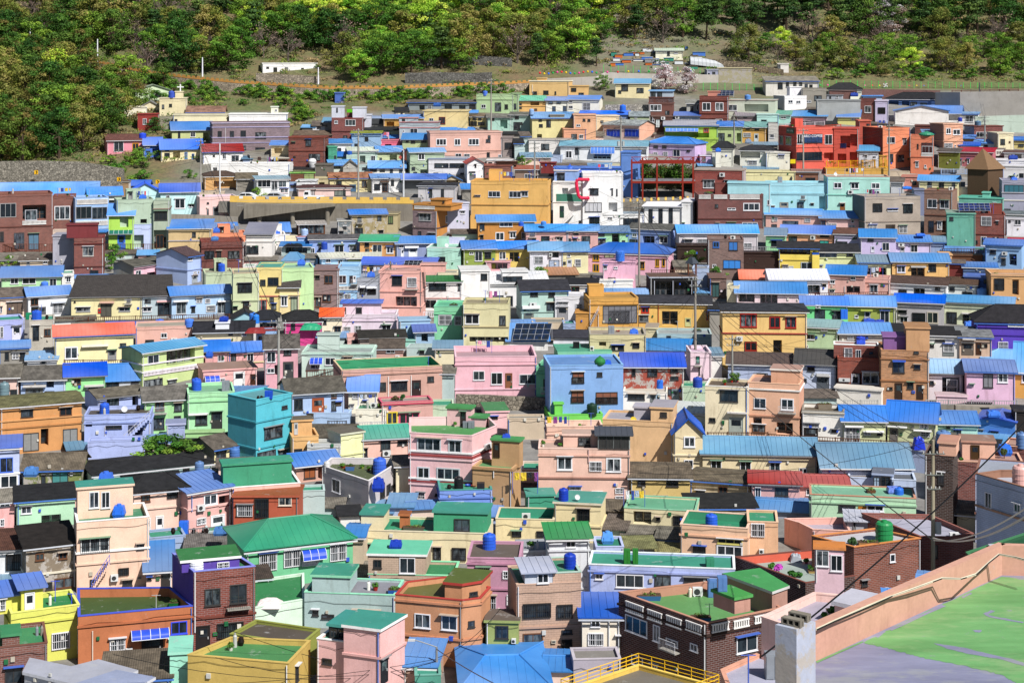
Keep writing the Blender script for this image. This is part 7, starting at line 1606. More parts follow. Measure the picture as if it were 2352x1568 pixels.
H 1400 1890 800 940 d=6 s=0|a0c818|s ma0a0a8 752|W1760,825,48,40,c03040 q1410,840,300,70 a1412,825,298,30,5a88e0 t778,c83040 q1680,870,130,50|lime green house with crimson fascia and blue glazed awning
H 1700 1890 930 1030 d=5|a8d020|f a0c820 3 a8d020||lime green lower wall of the crimson fascia house
H 1890 2115 808 960 d=5|b0c484|g m3f70cc 765|k1895,870,60,90 k1985,880,30,20 q2065,870,50,80|sage green house with blue roof by leaning wooden pole
H 2115 2332 815 965 d=5|d8a028|g m6a9498 770|g2125,868,70,40 k2150,815,35,22 D2225,875,40,90,d0d8d8 k2230,825,40,20|amber orange house with grey teal roof and white door
K boxtank 2170 970 58 50 8090a8
H 155 545 935 1060 d=6|e8e4e0|f a8a09a 6 c0b8b0|k268,968,75,55 k100,980,1,1|white blank house with brown edge and single dark window
H 445 1240 990 1140 d=6|e4e8ee|g m6a9cc0 940|W492,1032,60,70 k580,1005,38,60 k760,1030,140,50,6088d0 a725,998,220,60,5a88dc W745,1080,165,32,c0d0d8 p610,1000,1140,a0b0b8 q1165,1020,65,50|large white house with blue barred awning and pale teal roof
H 1240 1680 975 1125 d=6 s=105|ccaee0|h m4a84e4 908|k1300,985,40,25 k1380,985,40,25 w1480,1022,65,65 g1298,1045,42,45 g1390,1042,42,45 k1605,1025,30,18|lilac house with bright blue hipped roof behind red steel frame
H 258 400 1145 1250 d=2|8a2a2a|f 8a2a2a 3 8a2a2a||dark red boundary wall left of blue domed house
H 30 240 1200 1320 d=4|8a7060|g w8a5040 1170|w115,1245,60,70 w180,1260,60,60|house with terracotta tiled roof and white posts
H 385 1000 1195 1330 d=5|3f74d8|f 4a80e0 5 4a80e0|q410,1230,75,85 q600,1240,160,80 a590,1215,180,18,2040c0 a788,1213,180,18,2040c0|royal blue house with small blue dome behind white tower house
X dome 490 1225 575 1150
H 1000 1155 1050 1450 d=5|5a8ee0|f 4a80e0 3 5a8ee0||tall sky blue stair wall beside the concrete pole
H 1840 2030 1010 1170 d=5|dcdcd0|h a1e1f22 950|k1905,1075,20,20 |white curved wall house with black hip roof
K boxtank 1893 1045 50 40 2f70e0
H 2095 2400 1030 1180 d=5|dcdcd0|h a26262a 985|q2100,1040,180,60 g2170,1125,80,35|white house with black tiled roof and lattice railing
H 1730 1840 1080 1150 d=4|c8a8d4|f c8b0d0 4 d8d0dc|k1745,1080,35,60|small lilac annex with white canopy by lilac house
X steelframe 1095 1470 1780 1150
X hedge 1130 1310 1680 1160
T 3000 150
H -20 465 390 520 d=6|d8d4cc|s k8a8478 350|k90,410,45,55 k232,400,30,40 k285,408,30,40 k338,418,28,35 k380,425,30,30 k165,405,28,45|cream house under grey concrete roof in upper right slope
H 90 190 235 305 d=3|e4e0dc|f d0ccc8 3 d8d4d0|k95,245,20,40|tiny white shed on the bare slope
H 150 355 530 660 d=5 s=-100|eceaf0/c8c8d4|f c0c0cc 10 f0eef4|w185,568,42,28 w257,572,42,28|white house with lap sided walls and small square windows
R 200 310 450 515 d=2|dcdce4|f d0d0d8 3 e8e8ec||
H 315 535 460 630 d=5|9a9488|f 7a7468 8 8a8478|k425,525,70,45|grey concrete house behind white lap sided house
H 540 680 525 565 d=4|a8b0bc|f 8a9098 4 7a8088|k565,535,15,20 w625,520,20,30|small blue grey hut beside large rooftop blue tank
H 555 860 470 540 d=6|dce0cc|h a222224 412|w690,482,40,55 k565,485,60,30|white walled house with black traditional roof near green fence
K boxtank 790 535 72 40 1f3f9a
H 450 850 570 760 d=5|a4aaac|f 8a9094 3 a4aaac||long blank grey wall house in the upper right
H 850 985 560 760 d=6|b7a3428|f 6a3428 8 7a3428|w888,620,60,65|dark red brick half of twin house with lilac half
H 985 1105 575 765 d=6|c0b8dc|f c8c0dc 4 d0c8e4|b1010,635,68,58|lilac half of twin house beside dark red brick
H 1085 1640 560 640 d=7|4a70b0|h a1a1a1e 500|q1110,580,90,55 q1230,580,70,50 k1310,585,60,35 k1400,590,60,30|large dark traditional tiled roof house with blue walls
F 1690 535 2300 520 55 5a2828|rust coloured wave railing on top of the grey retaining wall
H 1165 1660 665 780 d=5|ece8e4|G m3f78d0 618||white gable house end with blue roof
H 1350 1770 690 780 d=5|eceae8|g m3f7cdc 620|k1360,720,90,60 q1640,710,115,45 o1525,675,72,25,8a2a2a|white shop house with blue roof and small red sign
H 1750 1930 695 790 d=5|eceae8|g m5a90d8 680|w1812,708,75,60|white house with pale blue roof and wide window upper right
K tank 1765 765 40 40 2f40b0
H -20 205 700 780 d=5|a4dcd0|s m3f9a88 665|k20,745,25,20|pale aqua house with teal green roof upper right
H 205 540 715 770 d=5|e8b8c8|g m4a88d4 668||pink house with blue roof behind the coral cafe terrace
H 640 840 720 795 d=5|e0d870|g m3f7cdc 660||yellow house with bright blue roof behind the coral cafe
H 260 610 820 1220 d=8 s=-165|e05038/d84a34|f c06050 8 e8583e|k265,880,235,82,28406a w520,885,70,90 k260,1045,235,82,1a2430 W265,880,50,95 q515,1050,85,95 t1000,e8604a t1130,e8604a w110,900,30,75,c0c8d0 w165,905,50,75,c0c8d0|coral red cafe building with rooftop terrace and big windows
X cafesign 315 915 500 882
X cafesign 165 870 250 830
F 160 840 520 815 55 c8b8c0|glass and white terrace railing on top of the coral cafe
F 520 830 670 820 30 c04030|red railing on the coral cafe terrace
H 605 830 830 1200 d=6|d84830|f c04030 5 e05038|q665,895,90,110 q755,880,70,110 q750,1045,70,120 q640,1060,80,90 B665,965,55,40,202060|coral red open stair tower with dark openings
H 835 945 760 1000 d=6|c84e34|f d06048 4 e06a48|k905,785,30,45|burnt coral narrow tower behind the orange house
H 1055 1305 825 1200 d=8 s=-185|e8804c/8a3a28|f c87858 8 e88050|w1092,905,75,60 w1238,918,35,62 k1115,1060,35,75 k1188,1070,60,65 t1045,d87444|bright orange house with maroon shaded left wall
H 1310 1520 900 1250 d=7|e0784a|f b86850 8 e88558|k1410,960,115,90,5a3a3a w1412,990,100,65 B1408,1055,115,30 k1370,970,14,45 w1355,1130,30,55 w1435,1162,20,22 t1090,d06a40|orange red house with bay balcony and green mesh on its roof
K onion 1455 905 140 50 3a8a6a
H 1350 1570 805 900 d=5|b8a4034|f 7a4a40 5 8a4a3c||dark brick wall behind orange red bay house
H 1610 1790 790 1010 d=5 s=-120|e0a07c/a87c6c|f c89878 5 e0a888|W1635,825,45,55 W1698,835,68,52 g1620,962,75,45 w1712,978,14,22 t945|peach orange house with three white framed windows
H 1430 1610 870 960 d=4|a8a8a4|s m5a88c8 840||low grey annex left of peach orange house
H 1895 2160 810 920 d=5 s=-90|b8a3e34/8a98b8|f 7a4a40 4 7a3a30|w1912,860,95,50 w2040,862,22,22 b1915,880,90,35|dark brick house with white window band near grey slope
K tank 1928 800 58 45 6080a0
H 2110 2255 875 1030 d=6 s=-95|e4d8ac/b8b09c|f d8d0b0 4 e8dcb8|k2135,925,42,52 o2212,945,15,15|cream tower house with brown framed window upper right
H 2250 2480 935 1030 d=5|dcc870|g m3a70d0 908|k2300,970,50,25|yellow house with blue roof at upper right edge
H 1900 2090 965 1000 d=5|c8d8e8|g m4a84dc 932|k1980,980,40,18|low pale blue roofed house by pole upper right
H 1760 1940 985 1010 d=4|b0c0e0|g m2a5cd0 955||low house with deep blue crumpled roof upper right
H 1780 1890 920 960 d=4|d8a020|g m3f7cdc 890||golden shack with blue roof beside cream tower house
H 1560 1755 1040 1200 d=7|6a7410|s k5a5450 1010||olive green wall house behind the pyramid tower
H 1755 2065 1045 1200 d=6|b8606c|s ma82838 1005|w1768,1110,14,65 w1830,1105,22,50|rose brick house with crimson metal fascia
H 2065 2170 1020 1100 d=3|8a8078|f 8a8078 3 8a8078|w2070,1030,98,50,d8d4cc|grey house with white signboard near crimson fascia
H 2170 2420 1050 1170 d=5|c8c4c0|g w5a4440 1040|q2270,1060,60,60|pale house with brown roof at upper right edge
H 2100 2450 1120 1210 d=5|e4e4ec|f dcdce4 5 e8e8f0|k2310,1240,40,55 |white terrace house right of pyramid tower
K boxtank 2250 1255 80 45 1f3f9a
H 2155 2460 1180 1310 d=5|eceaf0|f dcdce4 5 f0f0f4|k2310,1240,40,55 k2220,1265,50,35|white walled house behind the blue rooftop tank at right edge
H -20 200 1050 1190 d=5|e4e0cc|f e8e4d8 5 ece8dc|g95,1072,55,32|cream white house left of the coral cafe
H 0 90 780 960 d=5|c8c4bc|f 5a5a5c 10 6a6a6c|w18,880,38,35|grey house with dark roof edge left of coral cafe
H 830 1015 1030 1200 d=5|c8ccd8|g m5a94d0 985|w885,1070,28,35 w962,1080,30,28|pale grey house between cafe and orange house
H 530 1100 1195 1250 d=6 |d8a010|f c89010 8 e0a818||bright yellow steel viewing platform
R 1025 1090 1080 1190 d=1|c89410|f c89410 3 c89410||
F 535 1200 1095 1190 75 d8a010|yellow balustrade with posts on the viewing platform
H 230 470 1220 1330 d=3 |8a5a44|g m8a6a60 1215|k345,1280,90,50|brown wooden hut at the end of the viewing deck
X sign 205 1150 252 1112
X pyramid 1785 1480 2160 1010
F 1590 1250 1930 1250 50 9ab0d0|light blue steel railing above cream stair house
T 0 1333.3
F 590 240 1110 240 70 5a3a2a|brown lattice railing in front of the pale yellow house
T 1000 1333.3
F 465 335 790 315 68 5a3428|brown timber fence between mint house and brownish pink villa
F 920 790 1195 780 45 b8b8b8|pale railing in front of the cream yard room
F 660 770 830 770 40 4a4a50|dark railing below the low sky blue yard wall
T 0 2000
F 1370 250 2351 160 62 7a7a7c|grey steel railing along the path below the black felt roofed house
T 3000 1333.3
F 0 890 1460 975 42 5a3a28|brown timber railing above the long pale blue ribbed roof
F 700 590 1010 590 50 b0b0ac|silver railing before the white plinth wall
F 1450 580 2290 590 45 a0a0a0|silver railing before the orchid pink house
T 2000 1333.3
F 1795 890 2351 890 55 5a3a28|brown timber railing beside the cream roller shutter house
T 2000 2000
P 1100,1900 1900,1600 1163,1400 450,1640 yb=2300 P=155|e0b810|f 7a746a 40 f0c810||yellow edged concrete roof with yellow steel railing at the bottom
F 0 1390 510 1470 80 5a5854|dark steel railing on the path by the beige tiled house
T g
L 461 448 320 9 a8a49c|concrete utility pole with blue base by the battlement road
L 823 456 295 9 a8a49c|tall concrete pole in front of the yellow shop
L 927 449 345 5 d8dce0 lamp|white street lamp pole with curved arm before the white shop
L 505 455 330 5 e0e0e0|slim white pole beside the road kiosk
L 224 160 90 5 e8e8f0|slim white pole on the upper left hillside road
L 69 112 58 5 e8e8f0|slim white pole at the far upper left
L 465 180 132 5 e8e8f0|slim white pole above the stone faced road wall
L 731 192 155 5 e8e8f0|slim white pole beside the white single storey building
L 1128 305 180 7 a8a49c|concrete pole before the sage green upper house
L 1426 400 268 9 a8a49c|concrete pole with transformers behind the white tower house
L 1228 490 325 7 9aa0a0|grey pole left of the white angular houses
L 1468 660 460 8 a09890|weathered pole rising in front of the pink hipped house
L 1597 850 635 9 98948c|weathered concrete pole right of the yellow house with maroon trim
L 640 915 730 9 a8a8a4|grey concrete pole before the rose pink house
L 897 730 600 7 8a8070|brown pole in front of the salmon tall house
L 1686 345 262 6 a8a49c|leaning pole right of the lime green house
L 1845 410 295 9 a8a49c|concrete pole in front of the coral cafe
L 2042 405 285 7 98948c|concrete pole beside the bright orange house
L 2262 330 265 7 9aa0a0|slim grey pole in front of the retaining wall
L 2250 235 190 4 505860|thin dark pole on the upper right retaining wall
L 2143 1330 1010 15 b0a890 trans|tall utility pole with crossarms and transformer on the right
L 1003 1568 1485 10 8a8e92 lamp|grey steel lamp pole at the bottom centre
L 1682 890 770 7 a0a09c|grey pole beside the alley at right of the cobalt roof
"""
# ---------------- terrain ----------------
def terrain():
    xs=[-900,-600,-400]+[-300+i*12 for i in range(51)]+[400,600,900]; ys=[-250,-60,0,30,60,90]+[100+i*5 for i in range(90)]+[560,600,650,700,800,900,1100,1500]
    rnd=random.Random(3); v=[];f=[];z=[]
    for y in ys:
        for x in xs:
            n=0
            if y>425: n=math.sin(x*.06+y*.05)*1.2+math.sin(x*.17-y*.11)*.6
            v.append((x,y,GZ(y)-.25+n*min(1,(y-425)/40) if y>425 else GZ(y)-.25))
            r=x/max(y,1)
            forest=1.0 if y>418 else 0.0
            if y>340 and r<-.205: forest=1.0
            if y>386 and r<.01: forest=1.0
            if y>398 and r<.03: forest=1.0
            if y>392 and r<.06: forest=1.0
            if y>406: forest=1.0
            if y>384 and .105<r<.17: forest=.8
            if y>362 and -.155<r<-.105: forest=1.0
            if y>352 and -.24<r<-.19: forest=1
            if y>388 and .03<r<.09: forest=.6
            z.append(forest)
    nx=len(xs)
    for j in range(len(ys)-1):
        for i in range(nx-1): a=j*nx+i; f.append((a,a+1,a+nx+1,a+nx))
    me=bpy.data.meshes.new('ground'); me.from_pydata(v,[],f); at_=me.attributes.new('zone','FLOAT','POINT'); at_.data.foreach_set('value',z)
    me.polygons.foreach_set('use_smooth',[True]*len(f))
    m=bpy.data.materials.new('hillside_ground'); t,n,l,bs=nm(m); ob=n.new('ShaderNodeNewGeometry').outputs['Position']
    a=n.new('ShaderNodeAttribute'); a.attribute_name='zone'
    con=ramp(n,l,noise(n,l,ob,.3,6,.7),.3,.7,(.11,.105,.10,1),(.24,.23,.215,1))
    gr=ramp(n,l,noise(n,l,ob,.12,6,.75),.35,.65,(.15,.105,.06,1),(.09,.12,.04,1)); g2=ramp(n,l,noise(n,l,ob,1.3,5,.7),.3,.7,(.6,.6,.6,1),(1.3,1.25,1.1,1)); gr=mixc(n,l,1,gr,g2,'MULTIPLY')
    l.new(mixc(n,l,a.outputs['Fac'],con,gr),bs.inputs['Base Color']); bs.inputs['Roughness'].default_value=.95
    b=n.new('ShaderNodeBump'); b.inputs['Strength'].default_value=.4; b.inputs['Distance'].default_value=.3; l.new(noise(n,l,ob,1.5,6),b.inputs['Height']); l.new(b.outputs[0],bs.inputs['Normal'])
    me.materials.append(m); o=bpy.data.objects.new('ground',me); COL.objects.link(o); tag(o,'hillside ground under the village and the wood','ground',None,'structure')
terrain()
# ---------------- data ----------------
LAST={}
PLAB={}
def special(t,T,H):
    k=t[0]; a=[float(x) for x in t[1:5]]; S=T[2]; x0,x1=sorted((T[0]+a[0]*S,T[0]+a[2]*S)); yb,yt=max(a[1],a[3])*S+T[1],min(a[1],a[3])*S+T[1]
    Y=H.Y0-.25; g=lambda px,py,yy=None:Vector((X_at(px,yy or Y),yy or Y,Z_at(py,yy or Y))); b=MB(); xm=(x0+x1)/2; root=H.root; O=H.org
    if k=='pinkframe':
        m=mat('y','e02a50'); w_=.36; Yf=H.Y0-.9
        P=lambda u,v:g(x0+(x1-x0)*u,yt+(yb-yt)*v,Yf)
        pts=[P(1,.04),P(.14,.04),P(0,.14),P(.05,.45),P(.2,.85),P(.4,.95),P(1,.95)]
        for p,q in zip(pts,pts[1:]): b.tube(p,q,.30,m,8)
        for p in (pts[0],pts[-1]): b.tube(p,p+Vector((0,1.2,0)),.3,m,8)
        b.build('ring_frame',root,O,False)
    elif k=='cross':
        m=mat('f','f0f0f0'); z0=Z_at(yb,Y); z1=Z_at(yt,Y); X=X_at(xm,Y); b.obox((X-.12,Y+.5,z0-.3),(.24,0,0),(0,.2,0),(0,0,z1-z0+.3),m); b.obox((X-.75,Y+.52,z0+(z1-z0)*.58),(1.5,0,0),(0,.16,0),(0,0,.24),m); b.build('cross',root,O)
    elif k=='balloon':
        X=X_at(xm,Y-.8); z0=Z_at(yb,Y-.8); h=Z_at(yt,Y-.8)-z0; r=(x1-x0)/H.P/2; m=mat('y','e0e0e2'); pr=[(0,.35),(.12,.6),(.45,.9),(.75,1),(.93,.75),(1,.3)]
        for (p,ra),(q,rb) in zip(pr,pr[1:]): b.cyl((X,Y-.8,z0+h*p),r*ra,h*(q-p),m,16,r*rb,False)
        o=b.build('wrapped_jar',None,(X,Y-.8,z0),True); tag(o,'large white wrapped jar on the terrace before the dark red house','jar')
        b=MB(); zg=GZ(Y)-1; b.obox((X-.9,Y-1.4,zg),(1.8,0,0),(0,1.2,0),(0,0,z0-zg-.01),mat('c','7a746a')); b.build('plinth',o,(X,Y-.8,z0))
    elif k=='lozenge':
        m=mat('p','c84a3a'); pts=[g(xm,yt),g(x0,(yt+yb)/2),g(xm,yb),g(x1,(yt+yb)/2)]; b.face([p+Vector((0,.2,0)) for p in pts],m); 
        o=b.build('wall_ornament',root,O)
    elif k=='dome':
        X=X_at(xm,Y); Yc=H.Y0+1.2; X=X_at(xm,Yc); r=(x1-x0)/H.P/2; z0=Z_at(yb,Yc); h=Z_at(yt,Yc)-z0; m=mat('y','3a6ad8')
        b.cyl((X,Yc,z0-3),r*.96,3,mat('p','f0f0f4'),16)
        for i in range(6):
            a0,a1=i/6*math.pi/2,(i+1)/6*math.pi/2; b.cyl((X,Yc,z0+.8*h*math.sin(a0)),r*math.cos(a0),.8*h*(math.sin(a1)-math.sin(a0)),m,18,r*max(math.cos(a1),.02),False)
        b.cyl((X,Yc,z0+.78*h),.1,.22*h,m,8,.03); b.build('dome_turret',root,O)
    elif k=='pavilion':
        Yc=H.Y0+2.5; r=(x1-x0)/F*Yc/2; X=X_at(xm,Yc); z0=H.deck; z1=Z_at(yt+ (yb-yt)*.0,Yc); ze=Z_at(yt+(yb-yt)*.42,Yc); O2=(X,Yc,z0); rt=empty('pavilion',O2,'small garden pavilion with dark hipped roof on the timber terrace','pavilion')
        m=mat('f','6a3a24'); b.cyl((X,Yc,ze),r,z1-ze,mat('m','4a5058'),4,r*.35); b.build('roof',rt,O2); 
        for sx in (-.55,.55):
            for sy in (-.5,.5): p=MB(); p.obox((X+sx*r-.06,Yc+sy*r-.06,z0),(.12,0,0),(0,.12,0),(0,0,ze-z0),m); p.build('post',rt,O2)
        p=MB(); p.obox((X-r*.6,Yc-.3,z0+.4),(r*1.2,0,0),(0,.5,0),(0,0,.07),m); p.obox((X-r*.6,Yc-.3,z0),(.08,0,0),(0,.5,0),(0,0,.4),m); p.obox((X+r*.55,Yc-.3,z0),(.08,0,0),(0,.5,0),(0,0,.4),m); p.build('bench',rt,O2)
    elif k=='cafesign':
        if x1-x0>30:
            c_=g((x0+x1)/2,(yt+yb)/2); c_.y=H.Y0-.35; e=(H.front[1]-H.front[0]).normalized(); o=text('FARO COFFEE',c_,(yb-yt)/H.P*1.0,mat('y','f0f0f4'),root,O,'sign_lettering'); o.rotation_euler=(R(90),0,math.atan2(e.y,e.x))
        else:
            A,B=H.edges[3]; q=ray_edge((x0+x1)/2,A,B); e=(Vector(B)-Vector(A)).normalized(); p=Vector(A)+(Vector(B)-Vector(A))*q[0]; n=Vector((e.y,-e.x)); z=Z_at((yt+yb)/2,q[1])
            b.obox((p.x-e.x*1.7+n.x*.02,p.y-e.y*1.7+n.y*.02,z-.55),Vector((e.x,e.y,0))*3.4,Vector((n.x,n.y,0))*.1,(0,0,1.1),mat('y','3a5a4a')); b.build('side_signboard',root,O)
            o=text('FARO COFFEE',(p.x+n.x*.16,p.y+n.y*.16,z),.42,mat('y','e0e8e0'),root,O,'sign_lettering'); o.rotation_euler=(R(90),0,math.atan2(e.y,e.x))
    elif k=='sign':
        b.obox(g(x0,yb),(X_at(x1,Y)-X_at(x0,Y),0,0),(0,.1,0),(0,0,Z_at(yt,Y)-Z_at(yb,Y)),mat('y','e0c820')); o=b.build('shop_sign',None,g(x0,yb)); tag(o,'yellow shop sign hanging left of the coral cafe window','sign')
    elif k=='steelframe':
        Yc=F/PM(456); g2=lambda px,py,dy=0:Vector((X_at(px,Yc+dy),Yc+dy,Z_at(py,Yc))); m=mat('f','8a2a1c'); rt=empty('steel_frame',g2(1450,456),'rusty red open steel frame structure over the crenellated wall','steel frame'); O2=g2(1450,456)
        cols=[1451,1476,1509,1568,1592]
        for i,c in enumerate(cols):
            for dy in (0,5):
                p=MB(); p.obox(g2(c,458,dy)-Vector((.15,.15,0)),(.3,0,0),(0,.3,0),(0,0,Z_at(366,Yc)-Z_at(458,Yc)),m); p.build('column',rt,O2)
        for y_ in (374,419):
            for dy in (0,5): p=MB(); p.obox(g2(1449,y_+2,dy)-Vector((0,.18,0)),(X_at(1597,Yc)-X_at(1449,Yc),0,0),(0,.36,0),(0,0,.4),m); p.build('beam',rt,O2)
        p=MB()
        for i in range(12):
            u0,u1=1450+i*14.2,1450+(i+1)*14.2; p.tube(g2(u0,373 if i%2 else 361),g2(u1,361 if i%2 else 373),.07,m,4)
        p.tube(g2(1450,361),g2(1620,361),.09,m,4); p.tube(g2(1450,373),g2(1620,373),.09,m,4); p.build('truss',rt,O2)
        p=MB(); p.obox(g2(1449,416.5),(X_at(1597,Yc)-X_at(1449,Yc),0,0),(0,5,0),(0,0,.2),mat('c','8a8a90')); p.build('platform',rt,O2)
    elif k=='hedge':
        Yc=F/PM(456)+7.5; rr=random.Random(9); c0=Vector((X_at(1525,Yc),Yc,Z_at(396,Yc))); 
        b=MB(); ml=[mat('l','3c5a20'),mat('l','567a28'),mat('l','7a5a28')]
        for i in range(60):
            px,py=rr.uniform(1460,1598),rr.uniform(378,414); leafball(b,(X_at(px,Yc),Yc+rr.uniform(-1.5,2),Z_at(py,Yc)),1.3,1.2,1.0,70,.2,ml[2] if rr.random()<.12 else ml[rr.randint(0,1)],rr)
        b.obox((X_at(1460,Yc+1),Yc+1,GZ(Yc)-1),(X_at(1600,Yc)-X_at(1460,Yc),0,0),(0,2.5,0),(0,0,Z_at(388,Yc)-GZ(Yc)+1),mat('c','5a5a40'))
        o=b.build('ivy_bank',None,c0); tag(o,'dense green climbing plants behind the rusty red steel frame','hedge')
    elif k=='pyramid':
        Yc=F/PM(462); zt=Z_at(388,Yc); zb=Z_at(462,Yc)-1; m=mat('x','5a4634'); a_=[(2222,0),(2269,-2.2),(2304,0.2),(2262,2.6)]
        base=[Vector((X_at(px,Yc+dy),Yc+dy,zb)) for px,dy in a_]; cc=sum(base,Vector())/4; O2=cc; rt=empty('timber_tower',O2,'dark brown timber tower with steep pyramid roof at right','tower')
        p=MB(); p.box8(base,[Vector((v.x,v.y,zt)) for v in base],m); p.build('wall',rt,O2)
        ap=Vector((X_at(2258,Yc),Yc+.2,Z_at(341,Yc))); ev=[cc+(v-cc)*1.18+Vector((0,0,zt-zb)) for v in base]; p=MB()
        for i in range(4): p.face([ev[i],ev[(i+1)%4],ap],mat('x','7a5f45'))
        p.face(ev[::-1],m); p.build('roof',rt,O2)
def run():
    T=(0,0,1.0); H=None; cr0=random.Random(77); hadK=True; last=None
    for ln in DATA.strip().split('\n'):
        if not ln.strip(): continue
        t=ln.split(' ',1)[0]; body=ln[2:]
        if t=='T':
            b=body.split(); T=(0,0,1.0) if b[0]=='g' else (float(b[0])*.588,float(b[1])*.588,.25)
        elif t in 'HPRQ':
            if t in 'HP':
                if last is not None and not hadK: clutter(last,cr0)
                last=None; hadK=False
            try: H=add_house(ln,T,H)
            except Exception as ex: print('HOUSE FAIL',ln[:60],repr(ex))
            if t in 'HP': LAST[H.label]=H; last=H
            else: hadK=True
        elif t=='K':
            hadK=True
            try: add_item(body.split(),T,H)
            except Exception as ex: print('ITEM FAIL',ln[:60],repr(ex))
        elif t=='F': a,lb=body.split('|'); a=a.split(); fence(*[float(v) for v in a[:5]],a[5] if len(a)>5 else '8a8a90',lb,T) if len(a)>5 else fence(*[float(v) for v in a[:5]],'5a4030',(' '.join(a[5:])+lb),T)
        elif t=='L': a,lb=body.split('|'); PLAB[int(float(a.split()[0]))]=lb; add_pole(a.split(),lb)
        elif t=='N': a,lb=body.split('|'); a=a.split(); person(float(a[0]),float(a[1]),float(a[2]),T,a[3],lb)
        elif t=='X': 
            try: special(body.split(),T,H)
            except Exception as ex: print('X FAIL',ln,repr(ex))
run()
